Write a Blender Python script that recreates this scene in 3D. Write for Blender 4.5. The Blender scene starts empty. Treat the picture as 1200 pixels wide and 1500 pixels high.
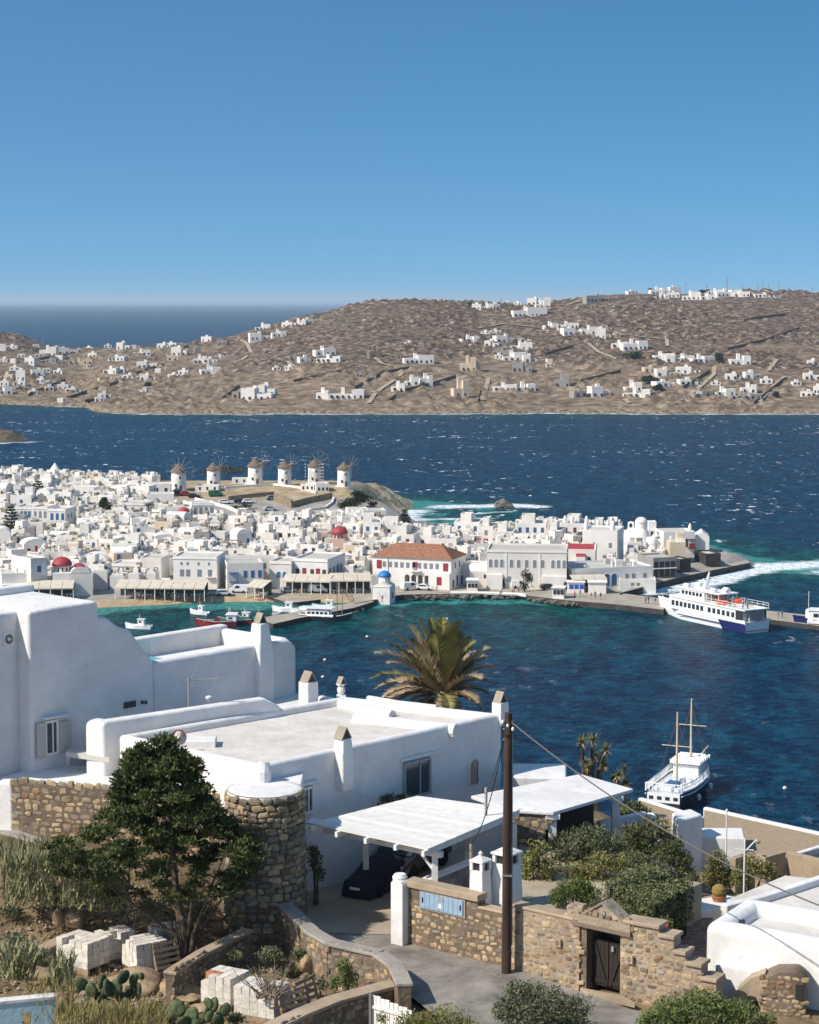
import bpy,bmesh,math,random
from mathutils import Vector,Matrix,noise
from math import radians,sin,cos,tan,pi,atan2,sqrt,hypot
R=random.Random(7)
scene=bpy.context.scene
COL=scene.collection
CAM_H=72.0
FPX=3000.0
PITCH=math.atan(310.0/FPX)
cd=bpy.data.cameras.new("camera")
cd.sensor_fit='HORIZONTAL';cd.sensor_width=36.0;cd.lens=36.0*FPX/1200.0
cd.clip_start=1.0;cd.clip_end=200000.0
cam=bpy.data.objects.new("camera",cd);COL.objects.link(cam)
cam.location=(0,0,CAM_H);cam.rotation_euler=(pi/2-PITCH,0,0)
scene.camera=cam
SUN=Vector((-0.68,-0.33,0.70)).normalized()
SUN_EL=math.asin(SUN.z)
SUN_AZ=math.atan2(SUN.x,SUN.y)
w=bpy.data.worlds.new("World");scene.world=w;w.use_nodes=True
nt=w.node_tree;nt.nodes.clear()
sky=nt.nodes.new("ShaderNodeTexSky");sky.sky_type='NISHITA';sky.sun_disc=False
sky.sun_elevation=SUN_EL;sky.sun_rotation=SUN_AZ
sky.altitude=0;sky.air_density=1.0;sky.dust_density=2.5;sky.ozone_density=3.0
tcw=nt.nodes.new("ShaderNodeTexCoord");mpw=nt.nodes.new("ShaderNodeMapping")
mpw.inputs['Location'].default_value=(0,0,0.17);mpw.inputs['Scale'].default_value=(1,1,2.1)
nt.links.new(tcw.outputs['Generated'],mpw.inputs['Vector']);nt.links.new(mpw.outputs[0],sky.inputs['Vector'])
hs=nt.nodes.new("ShaderNodeHueSaturation");hs.inputs['Saturation'].default_value=1.30;hs.inputs['Hue'].default_value=0.487
bg=nt.nodes.new("ShaderNodeBackground");bg.inputs['Strength'].default_value=0.122
wo=nt.nodes.new("ShaderNodeOutputWorld")
nt.links.new(sky.outputs[0],hs.inputs['Color']);nt.links.new(hs.outputs[0],bg.inputs[0]);nt.links.new(bg.outputs[0],wo.inputs[0])
sl=bpy.data.lights.new("sun",'SUN');sl.energy=3.75;sl.angle=radians(0.53);sl.color=(1.0,0.94,0.85)
so=bpy.data.objects.new("sun",sl);COL.objects.link(so)
so.rotation_euler=(-SUN).to_track_quat('-Z','Y').to_euler();so.location=(0,0,300)
scene.view_settings.view_transform='Standard';scene.view_settings.look='None'
scene.view_settings.exposure=0.5;scene.view_settings.gamma=1.0;scene.view_settings.use_curve_mapping=False
scene.render.engine='CYCLES'
scene.cycles.max_bounces=10;scene.cycles.diffuse_bounces=8;scene.cycles.glossy_bounces=3
scene.cycles.transmission_bounces=3;scene.cycles.volume_bounces=0;scene.cycles.transparent_max_bounces=6
scene.cycles.use_denoising=True
def ray(px,py):
 a=(px-600.0)/FPX;b=(750.0-py)/FPX
 return Vector((a,cos(PITCH)+b*sin(PITCH),-sin(PITCH)+b*cos(PITCH)))
def at_z(px,py,z):
 d=ray(px,py);t=(z-CAM_H)/d.z
 return Vector((d.x*t,d.y*t,z))
def at_y(px,py,Y):
 d=ray(px,py);t=Y/d.y
 return Vector((d.x*t,Y,CAM_H+d.z*t))
def at_h(px,py,hfun,y0,y1,n=160):
 """first hit of a pixel's ray with a height field between two depths"""
 d=ray(px,py);prev=None
 for i in range(n+1):
  Y=y0+(y1-y0)*i/n;t=Y/d.y
  p=Vector((d.x*t,Y,CAM_H+d.z*t));g=p.z-hfun(p.x,p.y)
  if g<=0:
   if prev is None:return p
   pp,pg=prev;k=pg/(pg-g)
   return pp.lerp(p,k)
  prev=(p,g)
 return None
def to_px(p):
 x,y,z=p[0],p[1],p[2]-CAM_H
 f=y*cos(PITCH)-z*sin(PITCH);u=y*sin(PITCH)+z*cos(PITCH)
 return 600+FPX*x/f,750-FPX*u/f
def sstep(a,b,x):
 t=max(0.0,min(1.0,(x-a)/(b-a)));return t*t*(3-2*t)
def interp(pts,x):
 if x<=pts[0][0]:return pts[0][1]
 for(x0,y0),(x1,y1)in zip(pts,pts[1:]):
  if x<=x1:return y0+(y1-y0)*(x-x0)/(x1-x0)
 return pts[-1][1]
MATS={}
def mat(name,col,rough=0.8,spec=0.3,noise_amt=0.0,noise_scale=2.0,bump=0.0,bump_scale=8.0,col2=None,metal=0.0,coords='Object',rnd=0.0,detail=6.0,stretch=None):
 """plain procedural material: colour varied by noise between col and col2, relief by bump, value varied per object"""
 if name in MATS:return MATS[name]
 m=bpy.data.materials.new(name);m.use_nodes=True;t=m.node_tree;N=t.nodes;L=t.links
 b=N['Principled BSDF'];b.inputs['Roughness'].default_value=rough;b.inputs['Metallic'].default_value=metal
 b.inputs['Specular IOR Level'].default_value=spec
 tc=N.new('ShaderNodeTexCoord')
 src=tc.outputs['Object']
 if coords=='World':
  g=N.new('ShaderNodeNewGeometry');src=g.outputs['Position']
 if stretch:
  mp=N.new('ShaderNodeMapping');mp.inputs['Scale'].default_value=stretch;L.new(src,mp.inputs['Vector']);src=mp.outputs[0]
 out=None
 if col2 is None and noise_amt>0:col2=tuple(c*(1-noise_amt)for c in col)
 if col2 is not None:
  n=N.new('ShaderNodeTexNoise');n.inputs['Scale'].default_value=noise_scale;n.inputs['Detail'].default_value=detail;n.inputs['Roughness'].default_value=0.62
  L.new(src,n.inputs['Vector'])
  r=N.new('ShaderNodeValToRGB');r.color_ramp.elements[0].position=0.34;r.color_ramp.elements[1].position=0.66
  r.color_ramp.elements[0].color=(*col2,1);r.color_ramp.elements[1].color=(*col,1)
  L.new(n.outputs['Fac'],r.inputs['Fac']);out=r.outputs['Color']
 else:
  rgb=N.new('ShaderNodeRGB');rgb.outputs[0].default_value=(*col,1);out=rgb.outputs[0]
 if rnd>0:
  oi=N.new('ShaderNodeObjectInfo');mr=N.new('ShaderNodeMapRange');mr.inputs['To Min'].default_value=1-rnd;mr.inputs['To Max'].default_value=1+rnd*0.6
  L.new(oi.outputs['Random'],mr.inputs['Value'])
  hv=N.new('ShaderNodeHueSaturation');L.new(mr.outputs[0],hv.inputs['Value']);L.new(out,hv.inputs['Color']);out=hv.outputs[0]
 L.new(out,b.inputs['Base Color'])
 if bump>0:
  n2=N.new('ShaderNodeTexNoise');n2.inputs['Scale'].default_value=bump_scale;n2.inputs['Detail'].default_value=5
  L.new(src,n2.inputs['Vector'])
  bp=N.new('ShaderNodeBump');bp.inputs['Strength'].default_value=bump;bp.inputs['Distance'].default_value=0.05
  L.new(n2.outputs['Fac'],bp.inputs['Height']);L.new(bp.outputs[0],b.inputs['Normal'])
 MATS[name]=m
 return m
class MB:
 def __init__(s):s.v=[];s.f=[];s.mi=[];s.cur=0
 def add(s,vs,fs):
  o=len(s.v);s.v+=[tuple(p)for p in vs]
  for f in fs:s.f.append(tuple(o+i for i in f));s.mi.append(s.cur)
  return s
 def box(s,x0,y0,z0,x1,y1,z1,T=None):
  vs=[(x0,y0,z0),(x1,y0,z0),(x1,y1,z0),(x0,y1,z0),(x0,y0,z1),(x1,y0,z1),(x1,y1,z1),(x0,y1,z1)]
  if T:vs=[T@Vector(p)for p in vs]
  return s.add(vs,[(3,2,1,0),(4,5,6,7),(0,1,5,4),(1,2,6,5),(2,3,7,6),(3,0,4,7)])
 def prism(s,poly,z0,z1,T=None):
  """poly counter-clockwise list of (x, y); z0/z1 numbers or lists"""
  n=len(poly)
  a=z0 if isinstance(z0,(list,tuple))else[z0]*n
  b=z1 if isinstance(z1,(list,tuple))else[z1]*n
  vs=[(p[0],p[1],a[i])for i,p in enumerate(poly)]+[(p[0],p[1],b[i])for i,p in enumerate(poly)]
  if T:vs=[T@Vector(p)for p in vs]
  fs=[tuple(range(n-1,-1,-1)),tuple(range(n,2*n))]+[(i,(i+1)%n,n+(i+1)%n,n+i)for i in range(n)]
  return s.add(vs,fs)
 def ext(s,prof,axis_a,axis_b,depth,o):
  """profile (a, b) in the plane of two vectors, pushed along a depth vector, from origin o"""
  n=len(prof);o=Vector(o);A=Vector(axis_a);B=Vector(axis_b);D=Vector(depth)
  vs=[o+A*p[0]+B*p[1]for p in prof];vs+=[p+D for p in vs]
  fs=[tuple(range(n)),tuple(range(2*n-1,n-1,-1))]+[((i+1)%n,i,n+i,n+(i+1)%n)for i in range(n)]
  return s.add(vs,fs)
 def tube(s,pts,rad,n=8,cap=True):
  pts=[Vector(p)for p in pts];m=len(pts)
  rr=rad if isinstance(rad,(list,tuple))else[rad]*m
  vs=[];up0=Vector((0,0,1))
  prevx=None
  for i,p in enumerate(pts):
   d=(pts[min(i+1,m-1)]-pts[max(i-1,0)])
   d=d.normalized()if d.length>1e-9 else up0
   if prevx is None:
    x=d.orthogonal().normalized()
   else:
    x=prevx-d*prevx.dot(d)
    x=x.normalized()if x.length>1e-6 else d.orthogonal().normalized()
   prevx=x;y=d.cross(x)
   for k in range(n):
    a=2*pi*k/n;vs.append(p+(x*cos(a)+y*sin(a))*rr[i])
  fs=[(i*n+k,i*n+(k+1)%n,(i+1)*n+(k+1)%n,(i+1)*n+k)for i in range(m-1)for k in range(n)]
  if cap:fs+=[tuple(range(n-1,-1,-1)),tuple((m-1)*n+k for k in range(n))]
  return s.add(vs,fs)
 def lathe(s,prof,n=16,o=(0,0,0),a0=0.0,a1=2*pi,cap=True):
  """profile of (radius, z) spun round the z axis"""
  full=abs(a1-a0-2*pi)<1e-6;k=n if full else n+1
  vs=[(o[0]+r*cos(a0+(a1-a0)*j/n),o[1]+r*sin(a0+(a1-a0)*j/n),o[2]+z)for r,z in prof for j in range(k)]
  fs=[]
  for i in range(len(prof)-1):
   for j in range(n):
    j2=(j+1)%k if full else j+1
    fs.append((i*k+j,i*k+j2,(i+1)*k+j2,(i+1)*k+j))
  if cap and full:
   if prof[0][0]>1e-4:fs.append(tuple(range(k-1,-1,-1)))
   if prof[-1][0]>1e-4:fs.append(tuple((len(prof)-1)*k+j for j in range(k)))
  return s.add(vs,fs)
 def quad(s,a,b,c,d):return s.add([a,b,c,d],[(0,1,2,3)])
 def mesh(s,name,mats,smooth=False):
  me=bpy.data.meshes.new(name);me.from_pydata(s.v,[],s.f)
  for m in(mats if isinstance(mats,(list,tuple))else[mats]):me.materials.append(m)
  if any(s.mi):me.polygons.foreach_set('material_index',s.mi)
  if smooth:me.polygons.foreach_set('use_smooth',[True]*len(me.polygons))
  me.update();return me
 def build(s,name,mats,parent=None,origin=None,smooth=False,fix=False):
  """link as ONE object; with an origin (or an unrotated parent) the points are world points"""
  o0=Vector(origin)if origin is not None else None
  if o0 is not None:s.v=[(p[0]-o0.x,p[1]-o0.y,p[2]-o0.z)for p in s.v]
  me=s.mesh(name,mats,smooth)
  if fix:
   bm=bmesh.new();bm.from_mesh(me);bmesh.ops.recalc_face_normals(bm,faces=bm.faces);bm.to_mesh(me);bm.free()
  return link(name,me,parent,o0 if parent is None else None)
def link(name,me,parent=None,loc=None):
 o=bpy.data.objects.new(name,me);COL.objects.link(o)
 if parent is not None:o.parent=parent
 if loc is not None:o.location=loc
 return o
def tag(o,label,cat,group=None,kind=None):
 if label:o['label']=label
 if cat:o['category']=cat
 if group:o['group']=group
 if kind:o['kind']=kind
 return o
def struct(o):o['kind']='structure';return o
def thing(name,label,cat,loc=(0,0,0),rz=0.0,group=None):
 o=bpy.data.objects.new(name,None);COL.objects.link(o);o.location=loc;o.rotation_euler=(0,0,rz)
 o.empty_display_size=0.1
 return tag(o,label,cat,group)
def copy_tree(o,parent=None):
 c=o.copy();COL.objects.link(c);c.parent=parent
 for ch in o.children:copy_tree(ch,c)
 return c
def bevel(o,width,seg=2,ang=35,smooth=True):
 m=o.modifiers.new('bevel','BEVEL');m.width=width;m.segments=seg;m.limit_method='ANGLE';m.angle_limit=radians(ang);m.harden_normals=False
 if smooth:
  o.data.polygons.foreach_set('use_smooth',[True]*len(o.data.polygons))
  wn=o.modifiers.new('wn','WEIGHTED_NORMAL');wn.keep_sharp=True
 return o
def fbm(x,y,z=0.0,octv=4):return noise.fractal(Vector((x,y,z)),1.0,2.0,octv)
def sea_material():
 m=bpy.data.materials.new('sea_water');m.use_nodes=True;t=m.node_tree;N=t.nodes;L=t.links
 b=N['Principled BSDF'];b.inputs['Roughness'].default_value=0.28;b.inputs['IOR'].default_value=1.14;b.inputs['Specular IOR Level'].default_value=0.10
 g=N.new('ShaderNodeNewGeometry')
 def mapping(scale,rot=0.0):
  mp=N.new('ShaderNodeMapping');mp.inputs['Scale'].default_value=scale;mp.inputs['Rotation'].default_value=(0,0,rot);L.new(g.outputs['Position'],mp.inputs['Vector']);return mp.outputs[0]
 def nz(vec,scale,detail=4,rough=0.55):
  n=N.new('ShaderNodeTexNoise');n.inputs['Scale'].default_value=scale;n.inputs['Detail'].default_value=detail;n.inputs['Roughness'].default_value=rough;L.new(vec,n.inputs['Vector']);return n.outputs['Fac']
 def ramp(v,p0,p1,c0=(0,0,0,1),c1=(1,1,1,1)):
  r=N.new('ShaderNodeValToRGB');r.color_ramp.elements[0].position=p0;r.color_ramp.elements[1].position=p1
  r.color_ramp.elements[0].color=c0;r.color_ramp.elements[1].color=c1;L.new(v,r.inputs['Fac']);return r.outputs['Color']
 def math2(op,a,bb):
  q=N.new('ShaderNodeMath');q.operation=op
  for i,x in enumerate((a,bb)):
   if isinstance(x,(int,float)):q.inputs[i].default_value=x
   else:L.new(x,q.inputs[i])
  return q.outputs[0]
 def mix(f,a,bb):
  q=N.new('ShaderNodeMix');q.data_type='RGBA'
  if isinstance(f,(int,float)):q.inputs[0].default_value=f
  else:L.new(f,q.inputs[0])
  for i,x in((6,a),(7,bb)):
   if isinstance(x,tuple):q.inputs[i].default_value=x
   else:L.new(x,q.inputs[i])
  return q.outputs[2]
 wv=mapping((1.0,0.55,1.0),radians(20))
 swell=nz(wv,0.16,5,0.6)
 crest=math2('ADD',math2('MULTIPLY',swell,.45),math2('MULTIPLY',nz(mapping((0.75,1.0,1.0),radians(14)),0.42,5,0.62),.55))
 patch=nz(mapping((1,.5,1)),0.012,3)
 deep=mix(ramp(patch,.35,.7),(0.0003,0.011,0.036,1),(0.0006,0.018,0.054,1))
 deep=mix(ramp(crest,.44,.60),deep,(0.004,0.062,0.115,1))  # paler crests: light and shade of the waves put into the colour
 at=N.new('ShaderNodeAttribute');at.attribute_name='shallow'
 sh=math2('ADD',at.outputs['Fac'],math2('MULTIPLY',math2('SUBTRACT',nz(mapping((1,.6,1)),0.045,4),0.5),0.7))
 teal=mix(ramp(crest,.43,.60),(0.001,0.030,0.036,1),(0.005,0.105,0.098,1))  # wave light and shade coloured into the teal as well
 col=mix(ramp(sh,.28,.85),deep,teal)
 col=mix(ramp(sh,.95,1.25),col,(0.045,0.235,0.215,1))
 f1=nz(mapping((1.0,0.62,1),radians(8)),0.22,6,0.68)
 f2=nz(mapping((1,1,1)),0.02,2)
 f3=nz(mapping((0.6,1.4,1)),0.55,3,0.6)
 caps=math2('ADD',f1,math2('MULTIPLY',math2('SUBTRACT',f2,0.5),0.36))
 caps=math2('ADD',caps,math2('MULTIPLY',math2('SUBTRACT',f3,0.5),0.12))
 open_sea=N.new('ShaderNodeAttribute');open_sea.attribute_name='chop'
 caps=math2('MULTIPLY',ramp(caps,.635,.69),open_sea.outputs['Fac'])
 su=N.new('ShaderNodeAttribute');su.attribute_name='surf'
 s1=nz(mapping((0.7,1.2,1),radians(10)),0.14,7,0.72)
 surf=math2('ADD',math2('MULTIPLY',su.outputs['Fac'],0.75),math2('SUBTRACT',s1,0.5))
 surf=math2('MULTIPLY',ramp(surf,.38,.60),ramp(su.outputs['Fac'],.02,.2))
 foam=math2('MAXIMUM',caps,surf)
 col=mix(foam,col,(0.78,0.82,0.84,1))
 L.new(col,b.inputs['Base Color'])
 L.new(ramp(foam,0,1,(.28,.28,.28,1),(.9,.9,.9,1)),b.inputs['Roughness'])
 h=math2('ADD',math2('MULTIPLY',crest,2.4),math2('MULTIPLY',nz(mapping((1,.6,1),radians(30)),0.6,4,0.6),0.5))
 bp=N.new('ShaderNodeBump');bp.inputs['Strength'].default_value=1.0;bp.inputs['Distance'].default_value=1.5;L.new(h,bp.inputs['Height'])
 L.new(bp.outputs[0],b.inputs['Normal'])
 return m
RIDGE=[(-150,470),(-60,476),(0,487),(30,492),(60,503),(100,513),(130,512),(180,508),(240,509),(300,500),(345,491),(385,478),(430,467),(470,459),(510,449),(550,442),(600,440),(650,441),(700,444),(760,447),(800,444),(850,436),(900,431),(950,430),(1000,431),(1060,428),(1100,425),(1140,427),(1200,430),(1300,432),(1400,440)]
SHORE=[(-150,586),(0,592),(60,594),(128,597),(140,603),(200,606),(260,606),(420,606),(600,606),(800,605),(1000,606),(1200,606),(1400,606)]
YR=2050.0
def hill_cols(X,Y):
 return 600+FPX*X/Y*0.9975
def hill_h(X,Y):
 px=hill_cols(X,Y)
 ys=at_z(px,interp(SHORE,px)+1.2*noise.noise(Vector((px*.013,3,0))),0).y
 zr=at_y(px,interp(RIDGE,px),YR).z
 t=(Y-ys)/(YR-ys)
 if t<0:return max(-3.0,-0.05*(ys-Y))
 if t<=1:
  s=1-(1-t)**1.18
  z=2.0*min(1,t/.006)*(1-t)+(zr-2.0*(1-t))*s if t>0.006 else 2.0*t/.006
  amp=min(1,t*12)*min(1,0.25+(1-t)*3)
  z+=amp*(3.2*fbm(X*.006,Y*.006,1,4)+1.1*fbm(X*.03,Y*.03,5,3))
  return z
 return zr-(Y-YR)*0.04+0.5*fbm(X*.02,Y*.02,2,3)
def rocky(X,Y):
 """boulders standing out of the scrub on the upper slopes"""
 px=hill_cols(X,Y)
 c=noise.cell_vector if hasattr(noise,'cell_vector')else None
 d,_=noise.voronoi(Vector((X*.12,Y*.085,0)))
 m=sstep(-.05,.35,fbm(X*.008,Y*.008,9,3)+.25)
 return m*max(0.0,0.55-d[0])*7.5+0.35*fbm(X*.22,Y*.22,4,2)
def make_hill():
 Y0,Y1=1270.0,2140.0
 NX,NY=420,250
 vs=[];fs=[]
 for j in range(NY+1):
  Y=Y0+(Y1-Y0)*j/NY
  half=Y*0.235
  for i in range(NX+1):
   X=-half+2*half*i/NX
   z=hill_h(X,Y)
   if z>1.2 and Y<YR+20:z+=rocky(X,Y)
   vs.append((X,Y,z))
 for j in range(NY):
  for i in range(NX):
   a=j*(NX+1)+i;fs.append((a,a+1,a+NX+2,a+NX+1))
 m=bpy.data.materials.new('dry_hillside');m.use_nodes=True;t=m.node_tree;N=t.nodes;L=t.links
 b=N['Principled BSDF'];b.inputs['Roughness'].default_value=0.95;b.inputs['Specular IOR Level'].default_value=0.1
 g=N.new('ShaderNodeNewGeometry')
 def nz(s,d=6,r=.65):
  n=N.new('ShaderNodeTexNoise');n.inputs['Scale'].default_value=s;n.inputs['Detail'].default_value=d;n.inputs['Roughness'].default_value=r;L.new(g.outputs['Position'],n.inputs['Vector']);return n.outputs['Fac']
 def ramp(v,els):
  r=N.new('ShaderNodeValToRGB');e=r.color_ramp.elements
  e[0].position,e[0].color=els[0][0],(*els[0][1],1);e[1].position,e[1].color=els[-1][0],(*els[-1][1],1)
  for p,c in els[1:-1]:q=e.new(p);q.color=(*c,1)
  L.new(v,r.inputs['Fac']);return r.outputs['Color']
 def mix(f,a,bb):
  q=N.new('ShaderNodeMix');q.data_type='RGBA';L.new(f,q.inputs[0]);L.new(a,q.inputs[6]);L.new(bb,q.inputs[7]);return q.outputs[2]
 scrub=ramp(nz(.18,5,.7),[(.36,(.045,.032,.026)),(.48,(.125,.085,.062)),(.58,(.29,.215,.15)),(.66,(.54,.44,.33))])
 earth=ramp(nz(.12,5),[(.33,(.12,.085,.056)),(.5,(.255,.187,.125)),(.68,(.46,.36,.25))])
 sep=N.new('ShaderNodeSeparateXYZ');L.new(g.outputs['Position'],sep.inputs[0])
 mr=N.new('ShaderNodeMapRange');mr.inputs['From Min'].default_value=2;mr.inputs['From Max'].default_value=38;mr.inputs['To Min'].default_value=.28;mr.inputs['To Max'].default_value=-.10
 L.new(sep.outputs['Z'],mr.inputs['Value'])
 ad=N.new('ShaderNodeMath');ad.operation='ADD';L.new(nz(.009,6,.65),ad.inputs[0]);L.new(mr.outputs[0],ad.inputs[1])
 f=ramp(ad.outputs[0],[(.50,(0,0,0)),(.60,(1,1,1))])
 col=mix(f,scrub,earth)
 green=ramp(nz(.3,3),[(.4,(.035,.042,.022)),(.6,(.075,.075,.04))])
 fg=ramp(nz(.028,4,.7),[(.62,(0,0,0)),(.70,(.75,.75,.75))])
 col=mix(fg,col,green)
 mr2=N.new('ShaderNodeMapRange');mr2.inputs['From Min'].default_value=1.0;mr2.inputs['From Max'].default_value=3.6;mr2.inputs['To Min'].default_value=1;mr2.inputs['To Max'].default_value=0
 L.new(sep.outputs['Z'],mr2.inputs['Value'])
 rock=ramp(nz(.35,4),[(.4,(.14,.105,.07)),(.6,(.42,.335,.23))])
 col=mix(mr2.outputs[0],col,rock)
 L.new(col,b.inputs['Base Color'])
 bp=N.new('ShaderNodeBump');bp.inputs['Strength'].default_value=1.0;bp.inputs['Distance'].default_value=2.5;L.new(nz(.30,6,.75),bp.inputs['Height']);L.new(bp.outputs[0],b.inputs['Normal'])
 me=bpy.data.meshes.new('far_hill');me.from_pydata(vs,[],fs);me.materials.append(m)
 me.polygons.foreach_set('use_smooth',[True]*len(me.polygons))
 return struct(link('hill',me))
make_hill()
COAST=[(-160,468),(-95,472),(-72,474.5),(-42,484),(-13,482),(-2.8,491),(16.7,495.6),(37.4,483),(57.9,471.3),(61,476),(50,498),(63,506),(93,549),(97,557),(90,575),(86,600),(70,622),(45,634),(20,640),(5,646),(-6,655),(-9,666),(-5,690),(4,706),(13,714),(16,721),(2,735),(-30,750),(-80,765),(-150,800),(-300,820),(-300,468)]
def in_poly(x,y,P):
 r=False;j=len(P)-1
 for i in range(len(P)):
  if(P[i][1]>y)!=(P[j][1]>y)and x<(P[j][0]-P[i][0])*(y-P[i][1])/(P[j][1]-P[i][1])+P[i][0]:r=not r
  j=i
 return r
def seg_d(x,y,a,b):
 dx,dy=b[0]-a[0],b[1]-a[1];t=max(0,min(1,((x-a[0])*dx+(y-a[1])*dy)/(dx*dx+dy*dy+1e-9)))
 return hypot(x-a[0]-dx*t,y-a[1]-dy*t)
def line_d(x,y,P,closed=False):
 return min(seg_d(x,y,a,b)for a,b in(zip(P,P[1:]+P[:1])if closed else zip(P,P[1:])))
def coast_d(x,y):
 d=line_d(x,y,COAST,True)
 return d if in_poly(x,y,COAST)else-d
LEFTZ=[(485,1.1),(515,1.8),(560,4.2),(600,6.4),(640,9.2),(662,11.6),(690,11.4),(715,8),(740,5),(800,3)]
RIGHTZ=[(485,1.0),(520,1.5),(555,3.0),(600,3.6),(640,2)]
def town_h(x,y):
 k=sstep(-12,8,x)
 z=interp(LEFTZ,y)*(1-k)+interp(RIGHTZ,y)*k
 k2=sstep(655,690,y)*sstep(-30,20,x)
 z=z*(1-k2)+k2*(11.6-0.44*max(0,x+27))
 d=coast_d(x,y)
 z=-2.0+(z+2.0)*sstep(-2.5,7.0 if y<600 else 12,d)
 if y>660 and x>-22 and d>1:z+=(2.2*fbm(x*.12,y*.12,3,4)+1.5*max(0,fbm(x*.4,y*.4,7,2)))*sstep(-22,-8,x)
 return z
def make_town_land():
 xs=[-300,-240,-190]+[-165+3.0*i for i in range(92)];ys=[462+3.0*i for i in range(114)]
 vs=[];fs=[];kind=[]
 for y in ys:
  for x in xs:
   vs.append((x,y,town_h(x,y)))
   beach=sstep(9,5,coast_d(x,y))*sstep(-9,-16,x)*(1 if y<500 else 0)
   dry=sstep(640,648,y)
   rockk=sstep(-20,-8,x)*sstep(650,672,y)
   kind.append((beach,dry,rockk,1))
 n=len(xs)
 for j in range(len(ys)-1):
  for i in range(n-1):
   a=j*n+i
   if max(vs[q][2]for q in(a,a+1,a+n,a+n+1))>-1.9:fs.append((a,a+1,a+n+1,a+n))
 me=bpy.data.meshes.new('town_ground');me.from_pydata(vs,[],fs)
 at=me.color_attributes.new('landkind','FLOAT_COLOR','POINT');at.data.foreach_set('color',[c for k in kind for c in k])
 m=bpy.data.materials.new('town_ground');m.use_nodes=True;t=m.node_tree;N=t.nodes;L=t.links
 b=N['Principled BSDF'];b.inputs['Roughness'].default_value=.9;b.inputs['Specular IOR Level'].default_value=.15
 g=N.new('ShaderNodeNewGeometry')
 def nz(s,c0,c1,d=5):
  n_=N.new('ShaderNodeTexNoise');n_.inputs['Scale'].default_value=s;n_.inputs['Detail'].default_value=d;n_.inputs['Roughness'].default_value=.65;L.new(g.outputs['Position'],n_.inputs['Vector'])
  r=N.new('ShaderNodeValToRGB');r.color_ramp.elements[0].position=.36;r.color_ramp.elements[1].position=.64
  r.color_ramp.elements[0].color=(*c0,1);r.color_ramp.elements[1].color=(*c1,1);L.new(n_.outputs['Fac'],r.inputs['Fac']);return r.outputs['Color']
 def mix(f,a,bb):
  q=N.new('ShaderNodeMix');q.data_type='RGBA';L.new(f,q.inputs[0]);L.new(a,q.inputs[6]);L.new(bb,q.inputs[7]);return q.outputs[2]
 A=N.new('ShaderNodeAttribute');A.attribute_name='landkind';S=N.new('ShaderNodeSeparateColor');L.new(A.outputs['Color'],S.inputs[0])
 pave=nz(.25,(.26,.235,.20),(.38,.35,.31))
 sand=nz(.5,(.36,.255,.14),(.46,.34,.20))
 dry=nz(.25,(.27,.20,.115),(.46,.36,.22))
 rock=nz(.45,(.16,.115,.07),(.62,.49,.32),7)
 c=mix(S.outputs['Red'],pave,sand);c=mix(S.outputs['Green'],c,dry);c=mix(S.outputs['Blue'],c,rock)
 L.new(c,b.inputs['Base Color'])
 n_=N.new('ShaderNodeTexNoise');n_.inputs['Scale'].default_value=.6;n_.inputs['Detail'].default_value=6;L.new(g.outputs['Position'],n_.inputs['Vector'])
 bp=N.new('ShaderNodeBump');bp.inputs['Strength'].default_value=.5;bp.inputs['Distance'].default_value=.5;L.new(n_.outputs['Fac'],bp.inputs['Height']);L.new(bp.outputs[0],b.inputs['Normal'])
 me.materials.append(m);me.polygons.foreach_set('use_smooth',[True]*len(me.polygons))
 return struct(link('ground',me))
make_town_land()
SURF=[([(58,503),(70,512),(96,549)],8,.92),([(97,552),(112,556),(128,548)],13,.92),([(110,540),(135,528)],10,.75),([(2,652),(-4,668),(2,700)],10,.85),([(2,672),(26,676)],5,.8),([(10,660),(34,652)],5,.7),([(12,715),(34,719),(44,716)],9,.95),([(20,690),(36,700)],5,.7),([(-215,1030),(-190,1048)],8,.8)]
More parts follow.
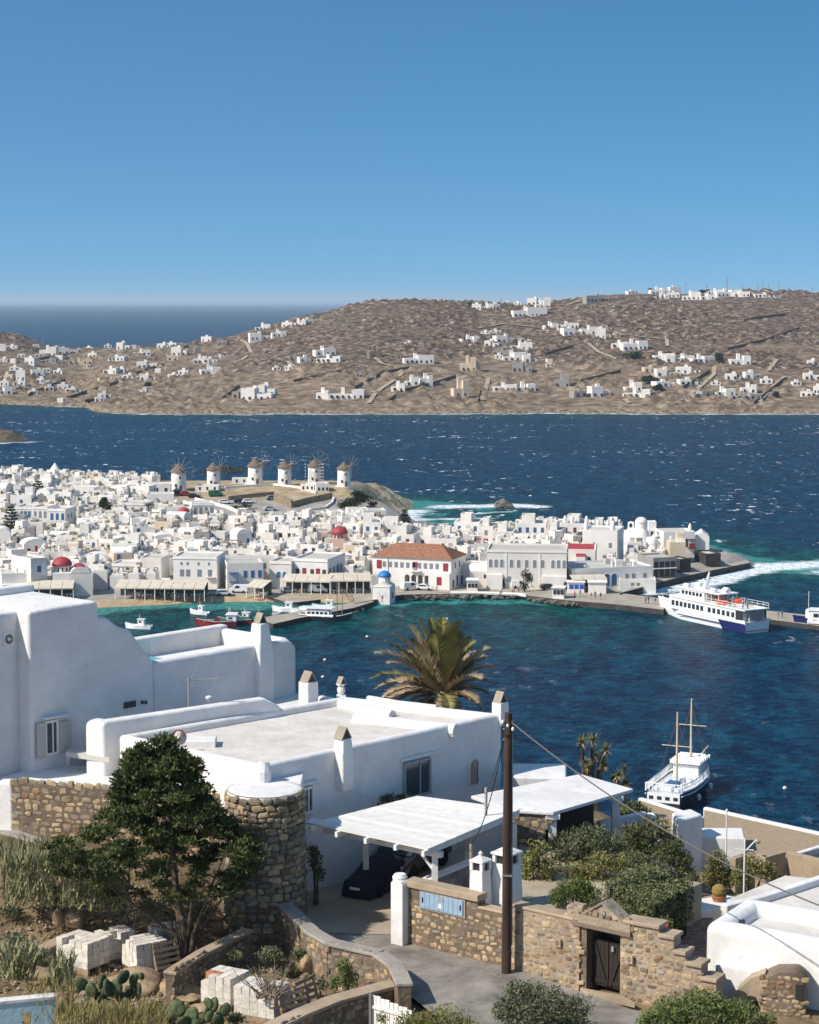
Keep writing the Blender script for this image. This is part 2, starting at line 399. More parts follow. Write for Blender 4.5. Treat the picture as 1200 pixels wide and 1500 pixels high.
def make_sea():
 xs=[-60000,-8000,-2500,-1000,-600,-480]+[-380+10*i for i in range(22)]+[-160+4*i for i in range(80)]+[160+10*i for i in range(23)]+[480,600,1000,2500,8000,60000]
 ys=[-400,100,200,260]+[300+8*i for i in range(18)]+[444+4*i for i in range(84)]+[780+12*i for i in range(41)]+[1272+6*i for i in range(22)]+[1420,1500,2200,3500,8000,20000,60000]
 vs=[];sh=[];ch=[];su=[]
 for y in ys:
  for x in xs:
   vs.append((x,y,0))
   near=-200<x<200 and 300<y<860
   d=max(0,-coast_d(x,y))if near else 400
   s=0.0
   if near:
    s=1.1*math.exp(-d/65)if y<500 else 1.1*math.exp(-d/30)
    if y<500 and x>25:s*=1-.45*sstep(25,60,x)
    if x>0 and 640<y<715:s=max(s,.95*sstep(60,25,x))
    if x>85 and 500<y<600:s=max(s,1.0*sstep(60,8,abs(y-555))*sstep(75,12,abs(x-118)))
   elif 1200<y<1420:s=.55 if hill_h(x,y)>-2.9 else 0
   sh.append(s)
   ch.append(max(.12,sstep(545,640,y))*(1 if y<6000 else 0)if y>500 else.10+.25*sstep(40,110,x)*sstep(380,440,y))
   v=0.0
   for P,r,k in SURF:
    if near or y>1000:v=max(v,k*math.exp(-(line_d(x,y,P)/r)**2))
   if 1240<y<1420 and abs(x)<330:
    hh=hill_h(x,y)
    if hh>-.75:v=max(v,.62)
   su.append(v)
 n=len(xs);fs=[(j*n+i,j*n+i+1,(j+1)*n+i+1,(j+1)*n+i)for j in range(len(ys)-1)for i in range(n-1)]
 me=bpy.data.meshes.new('sea');me.from_pydata(vs,[],fs)
 for nm,dat in(('shallow',sh),('chop',ch),('surf',su)):
  a=me.attributes.new(nm,'FLOAT','POINT');a.data.foreach_set('value',dat)
 me.materials.append(sea_material())
 return struct(link('sea',me))
make_sea()
def make_haze():
 m=bpy.data.materials.new('haze');m.use_nodes=True;t=m.node_tree;t.nodes.clear()
 o=t.nodes.new('ShaderNodeOutputMaterial');v=t.nodes.new('ShaderNodeVolumePrincipled')
 v.inputs['Color'].default_value=(.68,.86,1.0,1);v.inputs['Density'].default_value=4.8e-5;v.inputs['Anisotropy'].default_value=0.0
 t.links.new(v.outputs[0],o.inputs['Volume'])
 q=MB().box(-61000,-420,-4,61000,61000,130)
 h=q.build('haze',m);tag(h,'pale sea haze over the whole bay','haze',kind='stuff')
make_haze()
WHITE=mat('limewash',(.81,.77,.71),.85,.2,col2=(.70,.655,.59),noise_scale=.35,coords='World',rnd=.10)
WHITE2=mat('limewash_bright',(.82,.785,.73),.85,.2,col2=(.72,.685,.63),noise_scale=.3,coords='World')
CREAM=mat('cream_plaster',(.66,.55,.40),.85,.2,noise_amt=.12,noise_scale=.4,coords='World')
GREYW=mat('grey_render',(.34,.32,.295),.9,.2,noise_amt=.2,noise_scale=.5,coords='World')
STONEB=mat('brown_fieldstone',(.30,.235,.165),.9,.2,col2=(.17,.13,.09),noise_scale=.8,coords='World')
DARK=mat('dark_opening',(.035,.035,.038),.35,.5)
ROOFG=mat('flat_roof_screed',(.60,.565,.51),.9,.2,col2=(.47,.44,.39),noise_scale=.5,coords='World',rnd=.15)
EARTHROAD=mat('pale_dirt_road',(.44,.35,.25),.95,.1,noise_amt=.25,noise_scale=.1,coords='World')
GREENF=mat('far_foliage',(.040,.055,.022),.8,.2,col2=(.018,.028,.012),noise_scale=1.2,coords='World',rnd=.25)
def unit_box(name,m):
 me=MB().box(-.5,-.5,0,.5,.5,1).mesh(name,m);return me
WIN_UNIT={}
def window_part(root,name,m,x,y,z,w,h,face,depth=.10):
 """a framed opening: dark pane in a shallow frame standing 3 cm proud, on the face of a wall ('f' front -y, 'r' +x, 'l' -x, 'b' +y)"""
 key=(name,m.name)
 if key not in WIN_UNIT:
  WIN_UNIT[key]=MB().box(-.5,-.5,0,.5,.5,1).mesh(name,m)
 o=link(name,WIN_UNIT[key],root)
 o.location=(x,y,z)
 o.scale=(w,depth,h)if face in 'fb' else(depth,w,h)
 return o
def parapet_block(b,x0,y0,z0,x1,y1,z1,t=.25,lip=.35):
 """flat-roofed block whose roof lies a lip below the parapet; material 0 walls, 1 roof"""
 zr=z1-lip
 O=[(x0,y0),(x1,y0),(x1,y1),(x0,y1)];I=[(x0+t,y0+t),(x1-t,y0+t),(x1-t,y1-t),(x0+t,y1-t)]
 vs=[(*p,z0)for p in O]+[(*p,z1)for p in O]+[(*p,z1)for p in I]+[(*p,zr)for p in I]
 fs=[(i,(i+1)%4,4+(i+1)%4,4+i)for i in range(4)]+[(4+i,4+(i+1)%4,8+(i+1)%4,8+i)for i in range(4)]+[(8+i,8+(i+1)%4,12+(i+1)%4,12+i)for i in range(4)]
 b.cur=0;b.add(vs,fs);b.cur=1;b.add([vs[i]for i in(12,13,14,15)],[(0,1,2,3)]);b.cur=0
HH="""4 514 8 9 w;17 511 14 4 w;53 510 8 5 w;31 524 9 5 w;70 522 22 12 w;84 520 14 10 w;94 519 14 8 w;57 524 9 5 w;43 534 13 9 w;5 530 10 4 w;109 516 9 3 w;129 512 12 3 w;158 510 10 4 w;180 512 17 9 w;195 511 8 5 w;135 524 12 6 w;118 534 30 6 c;127 539 9 4 c;170 529 22 6 w;21 543 13 5 w;60 551 24 8 w;68 545 9 5 w;161 548 18 8 w;190 555 20 5 w;160 558 26 5 c;153 569 13 7 b;30 558 12 14 w;28 565 16 6 w;9 556 17 7 c;6 566 12 7 w;8 578 18 9 w;25 572 20 5 g;92 571 14 7 w;107 575 20 5 w;88 590 8 6 w;146 590 11 7 w;153 584 16 7 w;69 561 6 3 w;
240 510 18 6 w;262 521 20 11 w;250 508 15 5 w;302 501 14 7 w;293 532 17 9 w;308 532 18 6 w;309 549 26 10 w;208 521 22 7 w;215 540 26 9 w;216 558 20 8 w;385 484 20 8 w;385 498 33 9 w;253 553 14 4 w;375 587 40 16 w;352 584 22 9 g;390 580 22 14 w;283 506 10 4 b;212 577 16 5 w;
420 480 14 7 w;437 478 20 8 w;452 475 12 7 w;409 494 18 8 w;477 521 26 10 w;481 531 32 8 w;450 531 20 7 w;432 529 16 6 g;472 585 16 12 w;507 585 46 12 w;550 524 16 12 b;614 533 38 11 w;580 526 15 5 b;583 574 18 11 w;604 565 17 11 w;625 565 16 13 w;686 544 20 18 c;697 544 11 11 c;676 582 20 22 c;690 501 24 7 w;720 508 18 8 w;748 502 38 9 w;764 513 28 10 w;754 529 30 11 w;777 531 18 9 w;737 521 28 8 g;740 574 30 9 w;770 574 26 10 w;698 454 12 8 w;714 454 16 8 w;727 453 10 7 w;638 441 9 3 w;653 441 5 3 w;743 444 10 4 w;758 445 10 4 w;777 464 44 12 w;785 447 22 9 w;794 452 16 11 w;711 489 12 3 w;640 507 10 5 b;628 507 7 5 b;543 557 14 6 g;527 553 10 5 g;765 545 26 11 g;406 543 10 4 w;
802 449 8 12 w;928 430 14 4 w;966 431 22 8 w;990 428 15 9 w;970 438 18 6 w;987 436 15 7 w;1013 439 24 10 w;1048 431 20 6 w;1037 439 18 7 w;1068 435 32 9 w;1087 435 20 7 w;1125 436 34 5 w;884 442 46 8 g;808 481 18 7 w;832 481 28 7 w;839 491 24 9 w;866 490 26 10 w;880 497 13 14 w;908 509 22 7 w;931 513 32 12 w;970 528 20 9 w;987 531 20 9 w;1005 530 22 8 w;1031 532 30 9 w;1085 535 26 12 w;957 546 24 7 c;980 552 32 10 w;1008 548 32 9 w;978 567 30 7 w;1012 565 28 8 w;1077 557 26 8 w;1103 555 20 9 w;823 567 20 15 g;881 582 26 14 w;855 582 26 8 g;928 574 22 12 w;932 583 36 11 w;1033 582 30 8 g;1063 580 26 9 w;1097 576 20 11 w;1093 586 40 8 g;1192 537 16 8 w;1190 557 22 9 w;1185 582 22 7 w;1197 577 10 10 w"""
def hill_place(px,py):
 p=at_h(px,py,hill_h,1275,2060,260)
 if p is None:p=at_y(px,py,2040);p.z=hill_h(p.x,p.y)
 return p
LANDM=[(375,587,'near the big terraced complex'),(507,585,'near the long white shore row'),(680,565,'near the two cream towers'),(925,520,'near the largest dark trees'),(884,442,'near the ridge ruin'),(1040,432,'near the lattice mast'),(362,510,'near the winding track'),(40,560,'above the small cove'),(180,520,'on the low saddle'),(1110,565,'near the steep shore track'),(614,530,'under the rocky summit'),(760,455,'on the summit shoulder'),(470,525,'beside the summit slope'),(750,515,'in the central cluster'),(1000,540,'in the long terrace rows'),(440,480,'on the ridge shoulder')]
def hill_houses():
 r=random.Random(3)
 ents=[e.split()for e in HH.replace('\n','').split(';')]
 more=[]
 for i in range(70):
  q=r.choice(ents);x,y=float(q[0])+r.choice([-1,1])*r.uniform(9,30),float(q[1])+r.uniform(-7,9)
  if not(2<x<1198 and 455<y<588):continue
  if y<interp(RIDGE,x)+9:continue
  if any(abs(float(k[0])-x)<(float(k[2])+10)/2 and abs(float(k[1])-y)<5 for k in ents+more):continue
  more.append((str(x),str(y),str(r.uniform(7,16)),str(r.uniform(3.5,7)),r.choice('wwwwwwcg')))
 ents+=more
 mats_={'w':WHITE2,'c':CREAM,'g':GREYW,'b':STONEB}
 word={'w':'white','c':'cream','g':'grey','b':'brown stone'}
 for e in ents:
  px,py,w_,h_,k=e;px,py,w_,h_=float(px),float(py),float(w_),float(h_)
  p=hill_place(px,py);s=p.y/FPX
  W,H=w_*s*1.14,h_*s*1.14;D=max(5.0,min(11.0,W*.7))
  zone='on the ridge' if py<460 else('by the shore' if py>570 else 'halfway up')
  size='long low' if w_>2.6*h_ else('tall' if h_>=12 else 'small')
  near=min(LANDM,key=lambda q:hypot(q[0]-px,2.5*(q[1]-py)))[2]
  lab=f"{size} {word[k]} {'two-part ' if w_ > 15 else ''}house {near} of the far hill"
  o=thing('hillside_house',lab,'house',(p.x,p.y,p.z),r.uniform(-.25,.3),'houses scattered over the far hillside')
  b=MB()
  if w_>15:
   c=r.uniform(-.15,.2)*W;hl=r.uniform(.5,.75)*H
   if r.random()<.5:
    parapet_block(b,-W/2,0,-5,c,D,hl);parapet_block(b,c+.02,-.8,-5,W/2,D*.9,H)
   else:
    parapet_block(b,-W/2,-.5,-5,c,D,H);parapet_block(b,c+.02,.6,-5,W/2,D,hl)
   split=c
  else:
   parapet_block(b,-W/2,0,-5,W/2,D,H);split=None
  if w_>9:b.box(-W*.15,D*.4,H*.5,-W*.15+2.4,D*.4+2.6,H+1.6)
  b.build('wall',[mats_[k],ROOFG],o)
  if w_>=9:
   n=max(2,int(W/3.6))
   for i in range(n):
    x=-W/2+W*(i+.5)/n+r.uniform(-.3,.3)
    if split is not None and abs(x-split)<1.0:continue
    window_part(o,'window',DARK,x,-.52 if split is not None else 0,r.uniform(.5,1.0),r.uniform(.9,1.7),min(H*.5,1.9),'f',.72 if split is not None else.12)
hill_houses()
TRACKS=[[(1150,553),(1130,570),(1112,590)],[(1138,528),(1125,545)],[(540,592),(548,580),(558,571),(575,560),(592,546)],[(708,588),(712,570),(716,555)],[(349,495),(362,505),(368,518),(357,527),(335,535)],[(857,500),(877,517),(910,530)],[(1047,538),(1046,550),(1027,567),(1007,582)],[(800,470),(830,465),(873,458),(933,445)],[(420,530),(440,545),(456,556)],[(549,525),(560,534),(582,539)],[(700,482),(737,475),(793,481)],[(900,487),(913,492),(977,498),(978,508)],[(60,530),(100,524),(140,517),(165,512)],[(990,592),(1002,584),(1012,592)],[(915,586),(922,592)],[(830,448),(850,441)]]
for T in TRACKS:
 pts=[]
 for(a,c),(d,e)in zip(T,T[1:]):
  n=max(2,int(hypot(d-a,e-c)/3))
  for i in range(n):pts.append(hill_place(a+(d-a)*i/n,c+(e-c)*i/n))
 pts.append(hill_place(*T[-1]))
 b=MB();vs=[]
 for i,p in enumerate(pts):
  q=pts[min(i+1,len(pts)-1)]-pts[max(i-1,0)];q.z=0
  q=q.normalized()if q.length>1e-6 else Vector((0,1,0));nrm=Vector((q.y,-q.x,0))*1.5
  for sgn in(-1,1):
   v=p+nrm*sgn;v.z=max(hill_h(v.x,v.y),p.z)+.9;vs.append(v)
 b.add(vs,[(2*i,2*i+1,2*i+3,2*i+2)for i in range(len(pts)-1)])
 b.build('road',EARTHROAD);struct(bpy.context.scene.objects[-1])
def leaf_clump(b,c,rx,rz,n,s,rnd,squash=1.0):
 """many small leaf faces through an uneven ball"""
 for _ in range(n):
  while True:
   v=Vector((rnd.uniform(-1,1),rnd.uniform(-1,1),rnd.uniform(-1,1)))
   if v.length<1:break
  v=v.normalized()*(v.length**.4)
  k=.78+.35*noise.noise(v*1.7+Vector(c)*.37)
  p=Vector((c[0]+v.x*rx*k,c[1]+v.y*rx*k,c[2]+v.z*rz*k))
  a=Vector((rnd.gauss(0,1),rnd.gauss(0,1),rnd.gauss(0,.7))).normalized()*s*rnd.uniform(.6,1.3)
  d=a.cross(Vector((rnd.gauss(0,1),rnd.gauss(0,1),rnd.gauss(0,1)))).normalized()*s*rnd.uniform(.4,.8)
  b.add([p-a,p-d*.8,p+a,p+d],[(0,1,2,3)])
def far_tree(px,py,w_,h_,label,name='hillside_tree'):
 r=random.Random(int(px));p=hill_place(px,py);s=p.y/FPX;W,H=w_*s,h_*s
 o=thing(name,label,'tree',p,group='dark trees among the hillside houses')
 MB().tube([(0,0,-2),(0,0,H*.6)],[.4,.2],6).build('trunk',STONEB,o)
 b=MB()
 for i in range(6):leaf_clump(b,(r.uniform(-.4,.4)*W,r.uniform(-2,2),H*r.uniform(.35,.7)),W*.33,H*.36,130,.75,r)
 b.build('crown',GREENF,o)
for a in[(925,527,26,13),(952,562,20,13),(963,573,14,10),(690,448,8,5),(1055,533,12,16),(954,430,9,8),(1032,430,12,6),(1137,582,10,9),(130,590,18,6),(218,566,10,6),(273,512,8,6),(985,520,24,5)]:
 far_tree(*a,'dark green tree among the houses on the far hillside')
for px,py,top in[(1005,427,413),(1035,428,417),(1065,425,406),(1088,428,418),(1110,427,416),(1117,427,414),(1126,427,415),(1141,428,413),(1155,430,420),(1190,431,420),(734,443,436),(63,503,494)]:
 p=at_y(px,py,2040);p.z=hill_h(p.x,p.y);t_=at_y(px,top,2040)
 lattice=px==1065
 o=thing('utility_pole','tall lattice mast above the ridge houses of the far hill' if lattice else 'thin pole standing on the ridge of the far hill','pole',p,group=None if lattice else 'poles along the ridge')
 b=MB()
 if lattice:
  for sx,sy in((-.8,-.8),(.8,-.8),(0,.9)):b.tube([(sx,sy,-3),(sx*.25,sy*.25,t_.z-p.z)],.16,4)
  for i in range(6):z=i*(t_.z-p.z)/6;b.tube([(-.7,-.7,z),(.6,-.6,z+1.6)],.1,4)
 else:b.tube([(0,0,-3),(0,0,t_.z-p.z)],[.35,.25],5)
 b.build('mast' if lattice else 'pole',GREYW,o)
 if not lattice:MB().box(-1.0,-.12,t_.z-p.z-1.4,1.0,.12,t_.z-p.z-1.1).build('crossarm',GREYW,o)
def headland():
 vs=[];fs=[];n=40
 for j in range(n+1):
  for i in range(n+1):
   x=-330+150*i/n;y=1015+90*j/n
   e=max(0,1-((x+262)/67)**2-((y-1060)/40)**2)
   vs.append((x,y,-1.5+10.5*e**.7+(2.2*fbm(x*.08,y*.08,6,4)if e>0 else 0)))
 fs=[(j*(n+1)+i,j*(n+1)+i+1,(j+1)*(n+1)+i+1,(j+1)*(n+1)+i)for j in range(n)for i in range(n)]
 me=bpy.data.meshes.new('headland');me.from_pydata(vs,[],fs);me.materials.append(mat('headland_rock',(.20,.155,.10),.95,.1,col2=(.07,.055,.038),noise_scale=.2,coords='World',bump=.8,bump_scale=.8))
 struct(link('headland',me))
headland()
DRYW=mat('far_dry_wall',(.17,.135,.10),.95,.1,noise_amt=.3,noise_scale=.3,coords='World')
for i,T in enumerate([[(1067,513),(1120,500),(1172,482)],[(42,580),(70,568),(96,558)],[(98,585),(140,572),(182,558)],[(326,586),(352,566)],[(568,590),(590,574),(640,562),(668,553)],[(1105,592),(1150,556)],[(700,590),(706,568)],[(55,528),(110,518)],[(200,548),(250,532),(300,540)],[(520,570),(560,548),(600,540)],[(800,520),(840,508),(880,530)],[(1000,570),(1040,545)],[(430,560),(500,545)],[(620,500),(700,512)],[(1090,470),(1150,462)],[(850,560),(910,545)]]):
 P=[]
 for(a,c),(d,e)in zip(T,T[1:]):P+=[hill_place(a+(d-a)*k/6,c+(e-c)*k/6)for k in range(6)]
 P.append(hill_place(*T[-1]));o=thing('dry_stone_wall','thin dry stone field wall crossing the far hillside','wall',P[0],group='field walls on the far hill');q=MB();vs=[]
 for p in P:vs+=[(p.x-P[0].x,p.y-P[0].y-.8,p.z-P[0].z-2),(p.x-P[0].x,p.y-P[0].y-.8,p.z-P[0].z+2.0),(p.x-P[0].x,p.y-P[0].y+.8,p.z-P[0].z+2.0),(p.x-P[0].x,p.y-P[0].y+.8,p.z-P[0].z-2)]
 q.add(vs,[(4*k+j,4*k+(j+1)%4,4*k+4+(j+1)%4,4*k+4+j)for k in range(len(P)-1)for j in range(4)]);q.build('wall',DRYW,o,fix=True)
RED=mat('oxblood_dome_paint',(.40,.050,.055),.6,.4,noise_amt=.25,noise_scale=.6,coords='World')
BLUED=mat('blue_dome_paint',(.02,.20,.50),.55,.4,noise_amt=.15,coords='World')
TERRA=mat('terracotta_tiles',(.38,.18,.105),.8,.2,col2=(.22,.105,.062),noise_scale=1.4,coords='World',bump=.5,bump_scale=3)
SHUTB=mat('blue_shutter',(.045,.12,.26),.6,.3)
SHUTR=mat('red_shutter',(.26,.035,.05),.6,.3)
SHUTN=mat('brown_door',(.10,.055,.035),.6,.3)
SHUTG=mat('grey_shutter',(.20,.22,.24),.6,.3)
TRIM=mat('pale_trim',(.78,.76,.72),.8,.2)
AWN=mat('cream_awning',(.64,.57,.46),.85,.1,col2=(.54,.47,.37),noise_scale=.5,coords='World')
THATCH=mat('dry_thatch',(.23,.175,.125),.95,.1,col2=(.12,.09,.065),noise_scale=2.5,coords='World',bump=.6,bump_scale=6)
QUAY=mat('quay_concrete',(.42,.37,.30),.9,.2,col2=(.30,.26,.21),noise_scale=.3,coords='World')
QSTONE=mat('dark_wet_stone',(.075,.066,.058),.8,.3,col2=(.03,.027,.025),noise_scale=.8,coords='World')
PINKW=mat('pink_plaster',(.62,.42,.36),.85,.2,noise_amt=.12,coords='World')
BARE=mat('weathered_wood',(.30,.25,.19),.9,.2,noise_amt=.3,noise_scale=3)
TYRE=mat('tyre_rubber',(.02,.02,.02),.8,.2)
GLASSD=mat('dark_glass',(.03,.04,.05),.12,.6)
def tp(px,py):
 p=at_h(px,py,town_h,466,790,300)
 return p if p else at_z(px,py,2.0)
def front(pxl,pyl,pxr,yaw,z=None):
 """front-left corner and width of a facade whose foot runs from one pixel column to another at a given yaw"""
 P=at_z(pxl,pyl,z)if z is not None else tp(pxl,pyl)
 d=ray(pxr,pyl);k=d.x/d.y;th=radians(yaw)
 return P,(k*P.y-P.x)/(cos(th)-k*sin(th))
OCC=[]
def occupy(o,W,D):
 c,s=cos(o.rotation_euler.z),sin(o.rotation_euler.z)
 n=max(1,int(W/4))
 for i in range(n+1):
  for j in range(max(1,int(D/4))+1):
   lx,ly=W*i/n,D*j/max(1,int(D/4));OCC.append((o.location.x+lx*c-ly*s,o.location.y+lx*s+ly*c,2.6))
def arch_pts(w,h,n=8):
 """outline of an arched opening, foot at z 0, from right foot over the top to left foot"""
 r=w/2;return[(r,0)]+[(r*cos(pi*i/n),h-r+r*sin(pi*i/n))for i in range(n+1)]+[(-r,0)]
def arch_window(root,name,m,x,y,z,w,h,frame=None):
 """arched pane with a raised surround (its child)"""
 q=arch_pts(w,h);b=MB();b.ext(q[::-1],(1,0,0),(0,0,1),(0,.12,0),(0,-.03,0));o=b.build(name,m,root);o.location=(x,y,z)
 if frame:
  qo=[(a*1.22,c*1.06 if c>0 else 0)for a,c in q];f=MB();n=len(q)
  vs=[(a,-.07,c)for a,c in q]+[(a,-.07,c)for a,c in qo]+[(a,.05,c)for a,c in qo]
  f.add(vs,[(i,i+1,n+i+1,n+i)for i in range(n-1)]+[(n+i,n+i+1,2*n+i+1,2*n+i)for i in range(n-1)])
  f.build('surround',frame,o)
 return o
def rect_window(root,name,m,x,z,w,h,face='f',W=0,D=0,sill=True):
 """window in a surround: face f = front, r = right side, l = left side"""
 if face=='f':o=window_part(root,name,m,x,0,z,w,h,'f',.14)
 elif face=='r':o=window_part(root,name,m,W,x,z,w,h,'r',.14)
 else:o=window_part(root,name,m,0,x,z,w,h,'l',.14)
 return o
def facade(root,W,D,H,wins,wm=WHITE,lip=.4,extra=None,cornice=False):
 b=MB();parapet_block(b,0,0,-3,W,D,H,.3,lip)
 if cornice:b.box(-.15,-.15,H-.75,W+.15,D+.1,H-.5)
 if extra:extra(b)
 b.build('wall',[wm,ROOFG],root)
 for e in wins:
  nm,m,x,z,w_,h_,fc=e;rect_window(root,nm,m,x,z,w_,h_,fc,W,D)
def row(nm,m,xs,z,w_,h_,fc='f'):return[(nm,m,x,z,w_,h_,fc)for x in xs]
def lin(a,b,n):return[a+(b-a)*(i+.5)/n for i in range(n)]
def dome(b,c,r,h,n=20,m=8):b.lathe([(r*cos(pi/2*i/m),h*sin(pi/2*i/m))for i in range(m)]+[(0.001,h)],n,c)
def vault(b,x0,y0,z0,x1,y1,rise,axis='x',n=10):
 """half-barrel roof"""
 if axis=='x':
  w_=(y1-y0)/2;prof=[(-w_*cos(pi*i/n),rise*sin(pi*i/n))for i in range(n+1)]
  b.ext(prof[::-1],(0,1,0),(0,0,1),(x1-x0,0,0),(x0,(y0+y1)/2,z0))
 else:
  w_=(x1-x0)/2;prof=[(-w_*cos(pi*i/n),rise*sin(pi*i/n))for i in range(n+1)]
  b.ext(prof,(1,0,0),(0,0,1),(0,y1-y0,0),((x0+x1)/2,y0,z0))
def awning(label,pxl,py,pxr,yaw,D,h=2.5,drop=1.2,posts=5,name='restaurant_canopy',z=1.4):
 P,W=front(pxl,py,pxr,yaw,z)
 o=thing(name,label,'canopy',P,radians(yaw));occupy(o,W,D)
 n=max(3,int(W/2.6))
 for i in range(n):
  x0,x1=W*i/n,W*(i+1)/n-.08
  MB().add([(x0,0,h),(x1,0,h),(x1,D,h+drop),(x0,D,h+drop),(x0,0,h-.28),(x1,0,h-.28)],[(0,1,2,3),(4,5,1,0)]).build('awning_panel',AWN,o)
 for i in range(posts+1):
  MB().box(-.09,.1,-.6,.09,.28,h).build('post',TRIM,o).location.x=.1+(W-.2)*i/posts
 MB().box(.2,D-.25,-.3,W-.2,D-.05,h+drop-.5).build('canopy_shade_sheet',DARK,o)  # dark sheet added at the back, standing for the shade under the canopy
 r=random.Random(int(pxl))
 for i in range(int(W/1.6)):
  t=link('table',TABLE_ME,o);t.location=(r.uniform(.5,W-.5),r.uniform(.6,D-.5),0)
 return o
TABLE_ME=None
def mk_table():
 b=MB();b.box(-.4,-.4,.7,.4,.4,.75);b.box(-.05,-.05,-.1,.05,.05,.7)
 for s in(-1,1):b.box(s*.75-.2,-.2,.4,s*.75+.2,.2,.45);b.box(s*.95-.03,-.2,.45,s*.95+.03,.2,.95);b.box(s*.75-.03,-.03,-.1,s*.75+.03,.03,.4)
 return b.mesh('table',TRIM)
TABLE_ME=mk_table()
def town_hall():
 P,W=front(546,857,661,-20,1.35);H=7.3;D=11.0
 o=thing('town_hall','long two-storey white hall with terracotta hip roof and waterfront arcade','town hall',P,radians(-20));occupy(o,W,D)
 a0,a1=W*.40,W*.735
 b=MB();b.cur=0
 b.box(0,0,-3,a0,D,3.7);b.box(a1,-1.3,-3,W,D,3.7);b.box(a0,3.2,-3,a1,D,3.7);b.box(0,0,3.7,W,D,H)
 b.box(a1,-1.3,3.7,W,0,3.95);b.box(-.2,-.2,H-.25,W+.2,D+.2,H)
 n=4;bw=(a1-a0)/n
 for i in range(n):
  q=arch_pts(bw*.76,3.1);c=a0+bw*(i+.5)
  prof=[(bw/2,0)]+[(bw/2,3.7),(-bw/2,3.7),(-bw/2,0)]+[(x,z)for x,z in q[::-1]]
  b.ext(prof,(1,0,0),(0,0,1),(0,.5,0),(c,0,0))
 b.build('wall',WHITE2,o)
 MB().box(a0,3.0,-.3,a1,3.19,3.69).build('arcade_back_wall',GREYW,o)
 r=MB();e=.45;ry=D/2;hz=3.0;rl=4.4
 vs=[(-e,-e,H),(W+e,-e,H),(W+e,D+e,H),(-e,D+e,H),(rl,ry,H+hz),(W-rl,ry,H+hz)]
 r.add(vs,[(0,1,5,4),(1,2,5),(2,3,4,5),(3,0,4),(3,2,1,0)])
 rf=r.build('roof',TERRA,o)
 for k in range(9):
  t=(k+.5)/9.5;q=MB()
  A=Vector(vs[0]).lerp(Vector(vs[4]),t);B=Vector(vs[1]).lerp(Vector(vs[5]),t);C=Vector(vs[2]).lerp(Vector(vs[5]),t)
  q.tube([A,B,C],.085,5);q.build('tile_course',TERRA,rf)
 MB().box(-.35,-.35,0,.35,.35,1.6).build('chimney',WHITE2,rf).location=(W-3.2,ry+1.2,H+1.6)
 for x in lin(W*.19,W*.86,9):
  wd=rect_window(o,'window',SHUTG,x,H-2.55,.85,1.35)
 rect_window(o,'shuttered_window',SHUTR,W*.085,H-3.0,1.3,2.1);rect_window(o,'window',SHUTG,W*.15,H-2.55,.85,1.35)
 rect_window(o,'shuttered_window',SHUTR,W*.93,H-3.0,1.3,2.0)
 window_part(o,'shuttered_window',SHUTR,W*.87,-1.3,1.0,1.25,2.0,'f',.14)
 rect_window(o,'shuttered_window',SHUTR,W*.545,H-3.0,1.2,2.0)
 bal=MB().box(W*.49,-1.0,H-3.3,W*.62,0,H-3.1).build('balcony',WHITE2,o)
 for i in range(9):MB().box(-.03,-.98,0,.03,-.92,.85).build('baluster',TRIM,bal).location=(W*.49+.1+i*(W*.13-.2)/8,0,H-3.1)
 for y in(3,6.3):rect_window(o,'window',SHUTB,y,H-2.5,.8,1.4,'r',W,D)
 for y,h_ in((1.6,1.9),(4.6,2.6),(8.2,2.1)):rect_window(o,'door',SHUTB,y,.2,1.2,h_,'r',W,D)
 b=MB();parapet_block(b,0,0,-3,6.0,7,5.2);x=b.build('side_wing',[WHITE2,ROOFG],o);x.location=(W-.5,D-2,0)
 MB().tube([(W*.2,-.08,-.1),(W*.2,-.08,H)],.07,6).build('drainpipe',GREYW,o)
town_hall()
def blue_chapel():
 P,W=front(546,879,571,-14,1.0);D=5.2;H=3.3
 o=thing('chapel','tiny white waterfront chapel with a bright blue dome','chapel',P,radians(-14));occupy(o,W,D)
 b=MB();b.box(0,0,-2,W,D,H)
 b.ext([(0,0),(W,0),(W/2,1.15)],(1,0,0),(0,0,1),(0,D,0),(0,0,H));b.build('wall',WHITE2,o)
 b=MB();b.box(-.15,-.12,H-.12,W+.15,0,H+.05);b.build('cornice',TRIM,o)
 b=MB();b.lathe([(1.45,0),(1.45,1.5)],10,(W/2+.1,D*.55,H+.55));b.build('drum',WHITE2,o)
 b=MB();dome(b,(W/2+.1,D*.55,H+2.05),1.6,1.45);b.build('dome',BLUED,o,smooth=True)
 b=MB();b.tube([(0,0,0),(0,0,.8)],.06,5);b.box(-.25,-.04,.45,.25,.04,.55);b.build('cross',TRIM,o).location=(W/2+.1,D*.55,H+3.4)
 for x in(W*.32,W*.7):arch_window(o,'niche',TRIM,x,0,1.0,.5,1.0,TRIM)
 window_part(o,'window',DARK,W*.62,3.4,H+1.0,.5,.8,'f',.1);rect_window(o,'door',DARK,D*.5,.2,.7,1.5,'r',W,D)
blue_chapel()
def bld(name,label,cat,pxl,py,pxr,yaw,hpx,D,wins=(),wm=WHITE,lip=.4,extra=None,cornice=False,z=None,group=None,occ=True):
 P,W=front(pxl,py,pxr,yaw,z);H=hpx*P.y/FPX/.99
 o=thing(name,label,cat,P,radians(yaw),group)
 if occ:occupy(o,W,D)
 facade(o,W,D,H,wins(W,D,H)if callable(wins)else wins,wm,lip,extra(W,D,H)if extra else None,cornice)
 return o,W,D,H
